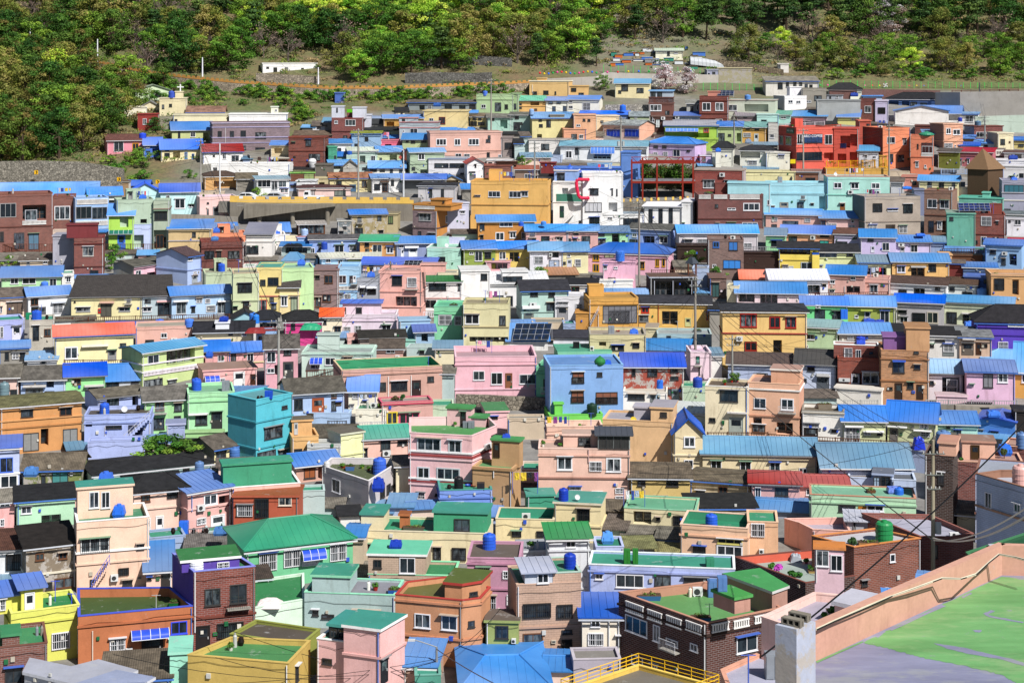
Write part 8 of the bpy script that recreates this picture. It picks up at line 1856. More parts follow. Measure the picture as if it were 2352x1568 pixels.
# ---------------- small lean-tos, sheds and walls that fill the gaps of the village ----------------
def fill():
    G=8; NX,NY=294,196; cov=[[False]*NX for _ in range(NY)]
    def mark(x0,x1,y0,y1):
        for j in range(max(0,int(y0//G)),min(NY,int(y1//G)+1)):
            for i in range(max(0,int(x0//G)),min(NX,int(x1//G)+1)): cov[j][i]=True
    def hull(pts):
        pts=sorted(set(pts)); 
        def half(ps):
            o=[]
            for p in ps:
                while len(o)>1 and (o[-1][0]-o[-2][0])*(p[1]-o[-2][1])-(o[-1][1]-o[-2][1])*(p[0]-o[-2][0])<=0: o.pop()
                o.append(p)
            return o[:-1]
        return half(pts)+half(pts[::-1])
    for h in HS:
        pj=lambda p,z_:(CX+p[0]/p[1]*F,HY-z_/p[1]*F); zr=getattr(h,'zr',None)
        if h.P>17 and len(h.poly)>3:
            pts=[pj(p,h.zt) for p in h.poly]+[pj(p,h.zb) for p in h.poly]
            if zr is not None: a,b_,c_,d_=h.quad; pts+=[pj(((a[0]+d_[0])/2,(a[1]+d_[1])/2),zr),pj(((b_[0]+c_[0])/2,(b_[1]+c_[1])/2),zr)]
            hl=hull(pts); ys_=[p[1] for p in hl]; xs_=[p[0] for p in hl]; nh=len(hl)
            for j in range(max(0,int(min(ys_)//G)),min(NY,int(max(ys_)//G)+1)):
                for i in range(max(0,int(min(xs_)//G)),min(NX,int(max(xs_)//G)+1)):
                    x_,y_=(i+.5)*G,(j+.5)*G
                    if all((hl[(k+1)%nh][0]-hl[k][0])*(y_-hl[k][1])-(hl[(k+1)%nh][1]-hl[k][1])*(x_-hl[k][0])>=-40 for k in range(nh)): cov[j][i]=True
            continue
        xs=[CX+p[0]/p[1]*F for p in h.poly]; top=min([HY-h.zt/p[1]*F for p in h.poly]); zr=getattr(h,'zr',None)
        if zr is not None: top=min(top,HY-zr/(h.Y0+h.d*.5)*F)
        mark(min(xs)+2,max(xs)-2,top+2,HY-h.zb/h.Y0*F-2)
    for q in ((520,960,438,540),(1425,1600,355,490),(1040,1270,900,940),(-10,290,360,424),(2140,2352,200,306),(1240,1660,150,200),(380,550,485,520),(1385,1495,235,262),(2235,2352,255,310),(2196,2352,340,460),(1095,1240,1000,1060)): mark(*q)
    def top(x):
        L=[(0,424),(290,424),(300,440),(470,440),(480,380),(640,330),(660,300),(760,265),(850,262),(940,240),(1090,235),(1240,215),(1480,262),(1650,235),(1800,215),(2352,215)]
        for (a,b),(c,d) in zip(L,L[1:]):
            if x<=c: return b+(d-b)*(x-a)/(c-a)
        return 215
    rr=random.Random(41); n=0
    pal=['e0a8a0','b8d0b0','c8ccd4','a8bce0','e4d8b0','9a948a','8c8880','d8c0b0','b0c8c8','cdb89c','dcdcd8','a09a90','e8c8b8','90a8d0']
    roofs=['s k6a6058','s k7a746a','s m4a84dc','s m5a94d8','f 2f9a78 2','f 8a8880 2','s a1e1e20','s m6a88b0','f 9a9890 8','g k6e6a60','g m4a80d0']
    for j in range(NY-1):
        for i in range(NX):
            x,y=i*G,j*G
            if cov[j][i] or y<top(x) or y>1530: continue
            if y>1290+(2352-x)*.38-20 and x>1560: continue
            wd=1
            P=PM(y+20); mx=max(3,int(rr.uniform(3.2,6.5)*P/G))
            while wd<mx and i+wd<NX and not cov[j][i+wd]: wd+=1
            hh=1
            while hh<int(4.2*P/G) and j+hh<NY and sum(not cov[j+hh][k] for k in range(i,i+wd))>wd*.6: hh+=1
            if wd*G<1.3*P or hh*G<.55*P: continue
            x0,x1,y0,y1=x-2,x+wd*G+2,y-1,y+hh*G+4
            mark(x0+3,x1-3,y0+2,y1-3)
            near=min(HS0,key=lambda h:abs(CX+h.org[0]/h.org[1]*F-(x0+x1)/2)+1.2*abs(HY-h.zb/h.Y0*F-y1)); c=rr.choice(pal); rf=rr.choice(roofs); ht=(y1-y0)/PM(y1)
            kind='lean to' if ht<1.9 else 'shed'; rp=min(.45*(y1-y0),.9*PM(y1))
            if rf[0]=='f': spec=rf; yt=y0+ (y1-y0)*.3
            else: spec=rf+f' {y0:.1f}'; yt=y0+rp
            mt={'k':'slate','m':'metal','a':'tarred','2':'green','8':'grey','9':'flat grey'}[rf[2]]
            d_=max(2.0,min(5,rr.uniform(2.5,4.5))); f_=''
            if ht>1.5:
                for u in range(max(1,int(wd*G/P/1.9))):
                    k=rr.choice('kkbwoD'); f_+=f"{k}{x0+ (x1-x0)*(u+.5)/max(1,int(wd*G/P/1.9))-4:.1f},{yt+.22*(y1-yt):.1f},{rr.uniform(.5,1.0)*P:.1f},{(.75 if k=='D' else .4)*(y1-yt):.1f} "
            lb=f"small {cname(c)} {kind} with {mt} roof by the "; lb+=short(near.label,16-len(lb.split()))
            add_house(f"H {x0} {x1} {yt:.1f} {y1:.1f} d={d_:.1f}|{c}|{spec}|{f_}|{lb}",(0,0,1.0),None); n+=1
    print('filled',n)
HS0=list(HS); fill(); name_items()
# ---------------- retaining walls and roads ----------------
sg=mat('s','a89c90'); cg=mat('c','9a948a')
r1,g1,o1=wall_obj([(528,464,505),(588,466,505),(765,467,505),(950,468,505)],.8,mat('c','8c867c'),'grey concrete retaining wall with bright yellow crenellated parapet')
parapet(g1,r1,o1,'e8b80c',1.15,1.6,.7,.35,.65)
Yr=g1[0][1]; zr_=g1[1][2]
b=MB(); b.obox((X_at(500,Yr),Yr+.8,zr_-1.85),(X_at(960,Yr)-X_at(500,Yr),0,0),(0,9,0),(0,0,2.0),mat('c','84807a')); o=b.build('road',None,(X_at(500,Yr),Yr,zr_)); tag(o,'village road behind the yellow crenellated parapet','road',None,'structure')
car(564,458,54,'e8ecf0','white hatchback car parked behind the yellow parapet')
car(628,459,56,'b8bcc2','silver estate car parked behind the yellow parapet by the cafe')
car(722,460,46,'eceef0','white pickup truck parked by the pink hall',0,True)
for o_ in list(COL.objects):
    if o_.name.startswith('parked_'): o_.location=(o_.location.x*( (Yr+3)/o_.location.y),Yr+2.6,zr_+.25)
Yp=Yr-3; b=MB(); ra=[(560,470),(770,470),(770,474),(560,503)]; m=mat('c','8a8478'); A=[Vector((X_at(x,Yp),Yp,Z_at(y,Yp))) for x,y in ra]; Bk=[p+Vector((0,2.6,0)) for p in A]
b.face(A[::-1],m); b.face(Bk,m)
for i in range(4): j=(i+1)%4; b.face([A[i],A[j],Bk[j],Bk[i]],m)
rr_=empty('ramp',A[0],'sloping grey concrete ramp on round pillars below the road','ramp'); b.build('deck',rr_,A[0])
for px,yt in ((596,500),(672,487),(752,476)):
    b=MB(); z0=GZ(Yp)-2.5; b.cyl((X_at(px,Yp+1),Yp+1,z0),.42,Z_at(yt,Yp)-z0,m,16); b.build('pillar',rr_,A[0],True)
b=MB()
for x0_,x1_,ya,yb_ in ((545,765,466,464),):
    for k in (0,.45,.9): b.tube((X_at(x0_,Yp),Yp+.1,Z_at(480,Yp)+k+.6),(X_at(x1_,Yp),Yp+.1,Z_at(ya,Yp)+k*.8),.03,mat('f','b0b0ac'),4)
b.build('handrail',rr_,A[0])
r2,g2,o2=wall_obj([(1430,464,486),(1510,461,486),(1594,457,486)],.6,mat('c','8c867c'),'concrete wall topped by separate yellow blocks under the red frame'); parapet(g2,r2,o2,'e8b80c',.55,.35,.9,.4,0)
up=[(205,141,158),(275,156,175),(340,169,188),(430,180,200),(540,191,210),(588,194,212),(690,201,220),(760,205,222),(830,204,222),(890,205,222),(980,201,220),(1080,197,214),(1176,193,209),(1225,190,206)]
r3,g3,o3=wall_obj(up,.7,mat('s','a89a88'),'long stone retaining wall of the upper road with orange crenellated parapet'); parapet(g3,r3,o3,'c8881c',.72,.8,.5,.3,.34,False)
b=MB()
for a,c in zip(g3,g3[1:]):
    b.box8([(a[0],a[1]+.7,a[2]-1.2),(c[0],c[1]+.7,c[2]-1.2),(c[0],c[1]+5.5,c[2]-1.2),(a[0],a[1]+5.5,a[2]-1.2)],[(a[0],a[1]+.7,a[2]-.3),(c[0],c[1]+.7,c[2]-.3),(c[0],c[1]+5.5,c[2]-.3),(a[0],a[1]+5.5,a[2]-.3)],mat('c','84807a'))
o=b.build('road',None,g3[0][:3]); tag(o,'upper hillside road behind the orange parapet','road',None,'structure')
r4,g4,o4=wall_obj([(30,102,112),(74,106,116)],.6,mat('s','a89a88'),'short length of road wall with orange parapet at the far upper left'); parapet(g4,r4,o4,'e0a028',1,.9,.6,.3,.4)
W=wall_obj
W([(-60,372,424),(90,370,424),(180,372,424),(283,388,424)],1,mat('s','8c867a'),'weathered stone retaining wall below the big trees on the left')
W([(1905,206,224),(1960,204,226),(2160,208,226)],.6,mat('b','7a4a40'),'reddish brown patterned wall behind the dark tiled roof house')
W([(2150,212,250),(2205,212,268),(2420,209,296)],1,mat('p','b8b2aa'),'tall curved pale grey retaining wall at the upper right')
W([(2240,268,300),(2420,262,304)],.6,mat('p','b4c8b8'),'pale green painted retaining wall at the right edge')
W([(1255,181,194),(1370,176,196),(1390,166,190),(1500,170,190),(1650,172,188)],.6,mat('p','b8b2aa'),'pale concrete terrace wall behind the string of lanterns')
W([(1390,241,260),(1440,240,260),(1492,241,260)],.6,mat('s','a8a298'),'cobbled stone wall left of the brown tower house')
W([(1047,906,936),(1120,908,937),(1176,911,938),(1265,914,936)],.6,mat('s','8a8274'),'rough stone retaining wall under the wide pink house')
W([(388,492,517),(470,494,517),(546,499,517)],.5,mat('c','9a948a'),'grey concrete wall under the pale pink house by the road')
W([(2195,931,948),(2345,934,948)],.8,mat('c','a09a90'),'concrete path wall below the orchid pink house')
W([(955,134,150),(1030,132,150),(1100,128,148),(1176,134,152)],.8,mat('s','6c6a66'),'upper dark grey stone terrace wall among trees')
W([(930,168,190),(1000,166,190),(1090,168,188),(1130,166,188)],.8,mat('s','6c6a66'),'lower dark grey stone terrace wall beside the upper road')
W([(1620,135,150),(1700,142,158),(1800,160,172)],.5,mat('s','8a7c68'),'dry stone terrace edge on the bare slope')
W([(588,168,186),(735,176,192)],.6,mat('s','a09484'),'rubble wall beneath the long white building')
W([(1050,500,520),(1100,500,522)],.6,mat('s','9a8e78'),'rubble stone wall below the golden yellow building')
# chevron signs
for i,(x,y,Yd) in enumerate([(83,396,F/PM(424)-1.5),(273,412,F/PM(424)-1.5),(362,418,F/PM(430)-1),(2130,248,F/PM(262)-2),(2240,253,F/PM(262)-2)]):
    p=Vector((X_at(x,Yd),Yd,Z_at(y,Yd))); rt=empty('chevron_sign',p,['yellow chevron sign on the left stone wall, leftmost','yellow chevron sign at the right end of the left stone wall','yellow chevron sign among dark shrubs above the blue roof','yellow chevron sign on the right retaining wall, left one','yellow chevron sign on the right retaining wall, right one'][i],'road sign')
    b=MB(); b.obox(p+Vector((-.38,0,-.4)),(.76,0,0),(0,.06,0),(0,0,.8),mat('y','e8b010')); b.build('panel',rt,p)
    b=MB(); s=1 if i<3 else -1; m=mat('y','101010')
    for sg_ in (1,-1): b.box8([p+Vector((-.18*s,-.03,0)),p+Vector((.0*s,-.03,0)),p+Vector((.0*s,-.01,0)),p+Vector((-.18*s,-.01,0))],[p+Vector((.02*s,-.03,.3*sg_)),p+Vector((.2*s,-.03,.3*sg_)),p+Vector((.2*s,-.01,.3*sg_)),p+Vector((.02*s,-.01,.3*sg_))],m)
    for v in b.v: pass
    c_=MB(); 
    for f_ in b.f: c_.face([(2*p.x+.1*s-b.v[k][0],b.v[k][1],b.v[k][2]) for k in f_],m)
    c_.build('chevron',rt,p); b=MB(); b.tube(p+Vector((0,.08,-1.6)),p+Vector((0,.08,.3)),.04,mat('f','909090')); b.build('post',rt,p)
# ---------------- foreground roof ----------------
def fg(lx,ly,z):      # local pixel of the lower right tile on a horizontal plane
    px,py=1764+lx/4,1176+ly/4; Y=F*z/(HY-py); return Vector((X_at(px,Y),Y,z))
zd=-13.885; zt_=zd+.80
c0=fg(430,1370,zd); c1=fg(2150,578,zd); d0=(c1-c0); c00=c0-d0*.10; c2=Vector((c1.x+14,c1.y-1.3,zd)); O=c0.copy()
rt=empty('foreground_building',Vector((12,35,-30)),'nearest building with green painted flat roof and salmon parapet','building'); O=Vector((12,35,-30))
b=MB(); pl=[c00,c1,c2,Vector((c2.x+2,12,zd)),Vector((c00.x-1,12,zd))][::-1]
fl=mat('v','8486a0'); b.face(pl,fl); b.build('roof_deck',rt,O)
gm=mat('v','68a060'); rr=random.Random(4)
def jag(pts,k=14,a=9):
    o=[]
    for p,q in zip(pts,pts[1:]+pts[:1]):
        for i in range(k): t=i/k; o.append((p[0]+(q[0]-p[0])*t+(rr.uniform(-a,a) if i else 0),p[1]+(q[1]-p[1])*t+(rr.uniform(-a,a)*.6 if i else 0)))
    return o
gp=[(880,1195),(1300,985),(2145,590),(2600,650),(2700,1500),(2330,1600),(2150,1490),(1760,1400),(1400,1330),(1150,1260)]
b=MB(); b.face([fg(x,y,zd+.004) for x,y in jag(gp)][::-1],gm); b.face([fg(x,y,zd+.004) for x,y in jag([(440,1366),(870,1180),(880,1188),(450,1382)],10,3)][::-1],gm); b.build('green_roof_coating',rt,O)
b=MB()
for q in ([(1120,1075),(1600,845),(1635,860),(1135,1085)],[(1520,1200),(1800,1240),(2000,1290),(2250,1345),(2351,1380),(2351,1410),(2150,1350),(1850,1300),(1640,1250)],[(1975,930),(2050,895),(2085,905),(2020,940),(2351,1005),(2340,1015),(2030,960)],[(990,1140),(1060,1085),(1085,1095),(1010,1150)],[(1775,775),(1865,735),(1875,745),(1790,787)],[(1880,1078),(1965,1080),(1950,1102),(1905,1098)]):
    b.face([fg(x,y,zd+.008) for x,y in jag(q,6,4)][::-1],fl)
b.build('grey_repair_patch',rt,O)
pm=mat('p','cc947c')
b=MB(); th=.22; e=(c1-c0).normalized(); nn=Vector((-e.y,e.x,0))
def pwall(A,B,n_):
    A0,B0=Vector(A),Vector(B); A0.z=B0.z=-30; b.box8([A0,B0,B0+n_*th,A0+n_*th][::-1] if False else [A0,B0,B0+n_*th,A0+n_*th],[Vector((p.x,p.y,zt_)) for p in (A0,B0,B0+n_*th,A0+n_*th)],pm)
pwall(c00,c1+e*th,nn); e2=(c2-c1).normalized(); pwall(c1+e2*.002+e*.0,c2,Vector((-e2.y,e2.x,0))); b.build('parapet',rt,O)
b=MB(); b.obox(Vector((c00.x-1,12,-30)),(c2.x-c00.x+3,0,0),(0,21,0),(0,0,-13.95+30),pm); b.build('wall',rt,O)
# cables lying along the parapet
pts=[(436,1062),(600,985),(870,870),(1130,760),(1350,685),(1590,595),(1760,600),(1900,560),(2020,450),(2110,375),(2250,400),(2500,470)]
for i,(dx,dy,cc,r_) in enumerate([(0,0,'d8d0b8',.018),(6,8,'1c1c1e',.016),(-4,12,'c8c0a8',.013)]):
    b=MB(); pr=None
    for x,y in pts:
        p=fg(x+dx,y+dy+rr.uniform(-3,3),zt_); p-=Vector((0,.10,-.02))
        if pr is not None: b.tube(pr,p,r_,mat('y',cc),5)
        pr=p
    o=b.build('cable',None,fg(436,1062,zt_)); tag(o,['pale cable lying along the salmon parapet','black cable lying along the salmon parapet','thin cream cable lying along the salmon parapet'][i],'cable','cables on the foreground parapet')
# chimney with cinder blocks
zc=-11.69; q=[fg(262,1075,zc),fg(437,1003,zc),fg(250,965,zc),fg(66,1030,zc)]; O=Vector((q[0].x,q[0].y,zc)); rt=empty('chimney',O,'tall pale blue chimney stack with two cinder blocks on top','chimney')
b=MB(); b.box8([Vector((p.x,p.y,-25)) for p in q],q,mat('z','b4bcd0')); b.build('stack',rt,O)
for i,(lx,ly) in enumerate([(225,1035),(290,985)]):
    p=fg(lx,ly,zc+.002); L_,W_,H_=.44,.17,.15; ex=(q[1]-q[2]); ex=(q[0]-q[3]).normalized(); ey=Vector((-ex.y,ex.x,0)); b=MB(); m=mat('c','8a8478'); o_=p-ex*L_/2-ey*W_/2
    b.obox(o_,ex*L_,ey*W_,(0,0,.03),m); b.obox(o_+Vector((0,0,H_-.03)),ex*L_,ey*W_,(0,0,.03),m)
    for k in range(4): b.obox(o_+ex*(k*(L_-.035)/3)+Vector((0,0,.03)),ex*.035,ey*W_,(0,0,H_-.06),m)
    b.obox(o_+ey*(W_*.5)+Vector((0,0,.03)),ex*L_,ey*.02,(0,0,H_-.06),mat('c','3a3834'))
    o=b.build('cinder_block',None,p); tag(o,['nearer grey hollow cinder block on the pale blue chimney','farther grey hollow cinder block on the pale blue chimney'][i],'cinder block','cinder blocks on the chimney')
# railing round the yellow roof edge
H=LAST.get('yellow edged concrete roof with yellow steel railing at the bottom')
if H:
    rt=empty('railing',(*H.poly[0],H.zt),'yellow steel railing on the yellow roof edge at the bottom','railing'); O=(*H.poly[0],H.zt); m=mat('y','e8b820'); b=MB(); p2=MB(); n=len(H.poly)
    for i in range(n):
        A,B=Vector((*H.poly[i],H.zt)),Vector((*H.poly[(i+1)%n],H.zt)); k=max(1,int((B-A).length/1.0))
        for j in range(k): p2.tube(A.lerp(B,j/k),A.lerp(B,j/k)+Vector((0,0,.75)),.03,m,6)
        for h in (.25,.5,.75): b.tube(A+Vector((0,0,h)),B+Vector((0,0,h)),.028,m,6)
    b.build('rail',rt,O); p2.build('post',rt,O)
# ---------------- overhead cables ----------------
def cab(x0,y0,P0,x1,y1,P1,sag,r,lb,col='161618'):
    Y0,Y1=F/P0,F/P1; cable((X_at(x0,Y0),Y0,Z_at(y0,Y0)),(X_at(x1,Y1),Y1,Z_at(y1,Y1)),sag,r,lb,col,16)
cab(2400,920,55,1750,1506,70,.4,.03,'thick black cable crossing in front of the lower right')
cab(1590,770,19,2143,1240,45,.8,.03,'black cable sloping from the yellow house to the tall pole')
cab(2143,1235,40,2380,1170,60,.6,.05,'pale cable bundle from the tall pole to the right edge','c8c4bc'); cab(2143,1240,40,2380,1150,60,.5,.035,'second pale cable from the tall pole to the right edge','d8d4cc')
cab(1350,1075,30,2143,1010,26,1.5,.022,'thin cable from the mustard house to the tall pole')
cab(1003,1490,33,1300,1640,50,.3,.03,'black cable below the grey lamp pole')
cr=random.Random(11)
pairs=[(461,823),(823,1128),(927,1228),(1228,1426),(1426,1686),(1686,1845),(1845,2042),(2042,2262),(505,927),(640,897),(897,1468),(1468,1597),(1597,1682),(461,505),(823,927),(640,461),(1597,2143),(1128,1426),(2262,2250)]
for a,c in pairs:
    if a in POLES and c in POLES:
        for k in range(3):
            A,B=Vector(POLES[a]),Vector(POLES[c]); dz=Vector((cr.uniform(-.4,.4),0,-.4-k*.8)); cable(A+dz,B+dz,cr.uniform(.5,1.6),.024,'black cable from the '+short(PLAB[a],5)+' to the '+short(PLAB[c],5))
for k_,(X,Y,Z) in list(POLES.items()):
    for i in range(6):
        yy=Y+cr.uniform(-14,12); xx=X+cr.uniform(-24,24); zz=GZ(yy)+cr.uniform(3.5,7); cable((X,Y,Z-cr.uniform(.4,2.5)),(xx,yy,zz),cr.uniform(.3,1.2),.020,'thin wire dropping from the '+short(PLAB[k_],11),n=8)
# ---------------- lanterns, green fence ----------------
LC=['e03040','e8c820','3070e0','30a850','e850a0']
for i in range(50):
    if i<14: x,y=1240+i*10,168-i*.1+2*math.sin(i); 
    elif i<23: x,y=1395+(i-14)*24,165+math.sin(i)
    else: x,y=1884+(i-23)*17,197+ (i-23)*.15+math.sin(i)
    Y=F/PM(190)-2; p=(X_at(x,Y),Y,Z_at(y,Y)); b=MB(); pr=[(0,.2),(.2,.8),(.5,1),(.8,.8),(1,.2)]
    for (a,ra),(c_,rb) in zip(pr,pr[1:]): b.cyl((p[0],p[1],p[2]-.28+a*.56),.28*ra,(c_-a)*.56,mat('y',LC[i%5]),10,.28*rb,False)
    o=b.build('paper_lantern',None,p,True); tag(o,f"{['red','yellow','blue','green','pink'][i%5]} paper lantern strung along the {'left half of the pale terrace wall' if i<14 else 'allotment fence by the cherry tree' if i<23 else 'green fence at the upper right'}",'lantern','strings of coloured paper lanterns')
for j,(xa,xb,ya,yb,lb) in enumerate([(1872,2375,200,207,'long green mesh fence above the right retaining wall'),(1386,1625,165,172,'green mesh fence in front of the allotments'),(1615,1765,205,210,'short green fence below the concrete bunker house')]):
    Y=F/PM(ya-2)-1; n=int((xb-xa)/16); O=(X_at(xa,Y),Y,Z_at(ya,Y)); rt=empty('mesh_fence',O,lb,'fence'); b=MB(); m=mat('y','4ad860')
    for i in range(n+1):
        x=xa+(xb-xa)*i/n; y=ya+(yb-ya)*i/n; b.tube((X_at(x,Y),Y,Z_at(y,Y)-.3),(X_at(x,Y),Y,Z_at(y-16,Y)),.06,m,5)
    b.build('post',rt,O); b=MB()
    for h in (1,4,7,10,13,15): b.tube((X_at(xa,Y),Y,Z_at(ya-h,Y)),(X_at(xb,Y),Y,Z_at(yb-h,Y)),.02,mat('y','3a9a50'),4)
    b.build('mesh_wire',rt,O)
# temple emblem on the green fence
Y=F/PM(198)-1.3; p=Vector((X_at(2034,Y),Y,Z_at(196,Y))); b=MB(); s=.40; m=mat('y','e8e8e8')
for a,c_ in [((-1,0),(1,0)),((0,-1),(0,1)),((-1,0),(-1,1)),((1,0),(1,-1)),((0,1),(1,1)),((0,-1),(-1,-1))]:
    A,B=Vector((a[0]*s,0,a[1]*s)),Vector((c_[0]*s,0,c_[1]*s)); mn=Vector((min(A.x,B.x)-.07,0,min(A.z,B.z)-.07)); mx=Vector((max(A.x,B.x)+.07,0,max(A.z,B.z)+.07)); b.obox(p+mn,(mx.x-mn.x,0,0),(0,.05,0),(0,0,mx.z-mn.z),m)
o=b.build('temple_emblem',None,p); tag(o,'white temple emblem mounted on the long green fence','emblem')
H=LAST.get('grey house with white signboard near crimson fascia')
if H:
    Y=H.Y0-.5; p=Vector((X_at(2293,Y),Y,Z_at(351,Y))); b=MB(); b.obox(p+Vector((-1.2,0,-.65)),(2.4,0,0),(0,.1,0),(0,0,1.3),mat('y','d8d4cc')); rt=b.build('signboard',None,p); tag(rt,'white shop signboard with black brushed Korean letters near the crimson fascia','sign')
    text('경로당',p+Vector((.4,-.03,0)),.6,mat('y','181818'),rt,p,'sign_lettering')
for px_,py_,lb in ((1396,420,'blue street name sign before the yellow shop'),(1507,453,'small blue sign on the street lamp pole')):
    pass
# polytunnel and allotment clutter
Y=F/PM(150); b=MB(); m=mat('y','b8bcc0'); O=(X_at(1625,Y),Y,Z_at(150,Y)); rt=empty('polytunnel',O,'low whitish plastic polytunnel on the allotments','polytunnel')
for i in range(10):
    x0_,x1_=1585+i*9,1585+(i+1)*9; sl_=lambda x:(x-1585)*.12
    for k in range(6):
        a0,a1=k/6*math.pi,(k+1)/6*math.pi; f_=lambda x,a:(X_at(x,Y),Y-1.3*math.cos(a),Z_at(148+sl_(x),Y)+1.9*math.sin(a)); b.face([f_(x0_,a0),f_(x1_,a0),f_(x1_,a1),f_(x0_,a1)],m)
b.build('cover',rt,O); b=MB()
for i in range(11):
    x=1585+i*9
    for k in range(6): b.tube(Vector(f_(x,k/6*math.pi))+Vector((0,0,.02)),Vector(f_(x,(k+1)/6*math.pi))+Vector((0,0,.02)),.04,mat('f','808488'),4)
b.build('hoop',rt,O)
cl=random.Random(21)
for i in range(46):
    x,y=cl.uniform(1395,1600),cl.uniform(108,158)
    if 1500<x<1572 and y<136: continue
    Y=F/PM(y); W_,H2=cl.uniform(.6,3.2),cl.uniform(.3,1.1); c_=cl.choice(['4a78c8','d8dce0','8a8c90','c86a30','3a8a78','e0e0d8','5a6a8a','b0a898']); b=MB(); X=X_at(x,Y); z=GZ(Y)-.2; b.obox((X,Y,z),(W_,0,0),(0,cl.uniform(.5,1.5),0),(0,0,H2),mat('y',c_)); b.obox((X-.1,Y-.15,z+H2),(W_+.2,0,0),(0,.9,0),(0,0,.08),mat('y',cl.choice(['c8ccd0','4a78c8','8a7a68'])))
    o=b.build('allotment_crate',None,(X,Y,z)); tag(o,f'{cname(c_)} box or sheet covered crate among the hillside allotments','crate','crates and sheets on the allotments')
# ---------------- trees ----------------
TR=random.Random(17)
def proto(kind,seed):
    rnd=random.Random(seed); tr=MB(); cr_=MB(); bark=mat('x','4a3c30' if kind!='bare' else '6e625a')
    def limb(p,q,r0,r1,k=3):
        pr=Vector(p)
        for i in range(1,k+1):
            t=i/k; c_=Vector(p).lerp(Vector(q),t)+Vector((rnd.uniform(-.15,.15),rnd.uniform(-.15,.15),0))*(t<1); rr0=r0+(r1-r0)*(i-1)/k; tr.tube(pr,c_,rr0+(r1-r0)/k*.5,bark,6); pr=c_
    cols={'bright':['a0d040','86b838','b8dc50'],'mid':['66902e','527828','7ca038'],'dark':['446a28','365820','5a8030'],'olive':['84883c','6c7c34','8e8a4a'],'rust':['6c6430','5c7a30','4e7028'],'pine':['40602c','304c22','567434'],'blossom':['e0c8cc','ece0e2','a88c88'],'bare':['8a7668','9c8878'],'shrub':['5c8a30','7ca03a','48702a'],'weep':['b8dc48','a0cc40','c8e458']}[kind]
    ml=[mat('l',c) for c in cols]
    if kind=='pine':
        limb((0,0,0),(.3,.1,7.6),.2,.07,4)
        for i in range(26):
            h=rnd.uniform(3.2,8); a=rnd.uniform(0,6.28); rad=(8.4-h)*.42*rnd.uniform(.3,1); c_=(rad*math.cos(a),rad*math.sin(a),h)
            if i%3==0: tr.tube((.1,0,h-.4),c_,.05,bark,4)
            leafball(cr_,c_,1.15,1.15,.34,62,.2,ml[rnd.randint(0,2)],rnd)
    elif kind=='bare':
        def br(p,d,L,r,n):
            q=p+d*L; tr.tube(p,q,r,bark,4)
            if n==0: return
            for _ in range(4 if n>1 else 5):
                nd=(d+Vector((rnd.uniform(-.75,.75),rnd.uniform(-.75,.75),rnd.uniform(-.1,.5)))).normalized(); br(p+d*L*rnd.uniform(.5,1),nd,L*rnd.uniform(.6,.85),r*.55,n-1)
        br(Vector((0,0,0)),Vector((0,0,1)),2.2,.16,4)
        for _ in range(26): leafball(cr_,(rnd.uniform(-2.2,2.2),rnd.uniform(-2.2,2.2),rnd.uniform(3,6.4)),.8,.8,.6,7,.13,ml[rnd.randint(0,1)],rnd)
    elif kind=='weep':
        limb((0,0,0),(0,0,4),.2,.1)
        for i in range(46):
            a=rnd.uniform(0,6.28); t=rnd.uniform(.25,1); q=Vector((math.cos(a)*2.6*t,math.sin(a)*2.6*t,9.5-2.4*t)); p=Vector((0,0,rnd.uniform(1.5,4))); tr.tube(p,q,.03,ml and bark,4)
            for k in range(9): c_=p.lerp(q,.3+.7*k/9); leafball(cr_,c_,.3,.3,.4,8,.14,ml[rnd.randint(0,2)],rnd)
    else:
        Ht=8 if kind!='shrub' else 2.6; rx=3.0 if kind!='shrub' else 1.7
        limb((0,0,0),(rnd.uniform(-.4,.4),0,Ht*.55),.2 if kind!='shrub' else .08,.1)
        nc=44 if kind!='shrub' else 14
        for i in range(nc):
            a=rnd.uniform(0,6.28); u=rnd.random(); h=Ht*(.10+.80*u**.8); rad=rx*1.1*math.sin(math.pi*min(.97,.28+.66*u))*rnd.uniform(.25,1.08); c_=Vector((rad*math.cos(a),rad*math.sin(a),h))
            if i%3==0: tr.tube((0,0,Ht*.42),c_,.05,bark,4)
            s_=rnd.uniform(.7,1.15)*(1 if kind!='shrub' else .55); leafball(cr_,c_,1.0*s_,1.0*s_,.62*s_,88 if kind!='shrub' else 70,.155 if kind!='shrub' else .12,ml[min(2,int(rnd.random()*3))],rnd)
    ms=[]
    for b,nme in ((tr,'trunk'),(cr_,'crown')):
        o=b.build(nme); ms.append(o.data); bpy.data.objects.remove(o)
    return ms
PRO={}
for k in ('bright','mid','dark','olive','rust','pine','blossom','bare','shrub','weep'): PRO[k]=[proto(k,hash(k)%1 + i*31+len(k)) for i in range(2 if k in ('bright','mid','dark','olive','pine','shrub','rust') else 1)]
DN={'bright':'bright spring green tree','mid':'mid green leafy tree','dark':'dark green dense tree','olive':'olive green budding tree','rust':'tree with rust brown new leaves','pine':'dark pine with a bare lower trunk','blossom':'pale pink blossoming cherry tree','bare':'bare grey brown leafless tree','shrub':'low green bush','weep':'tall yellow green upright tree'}
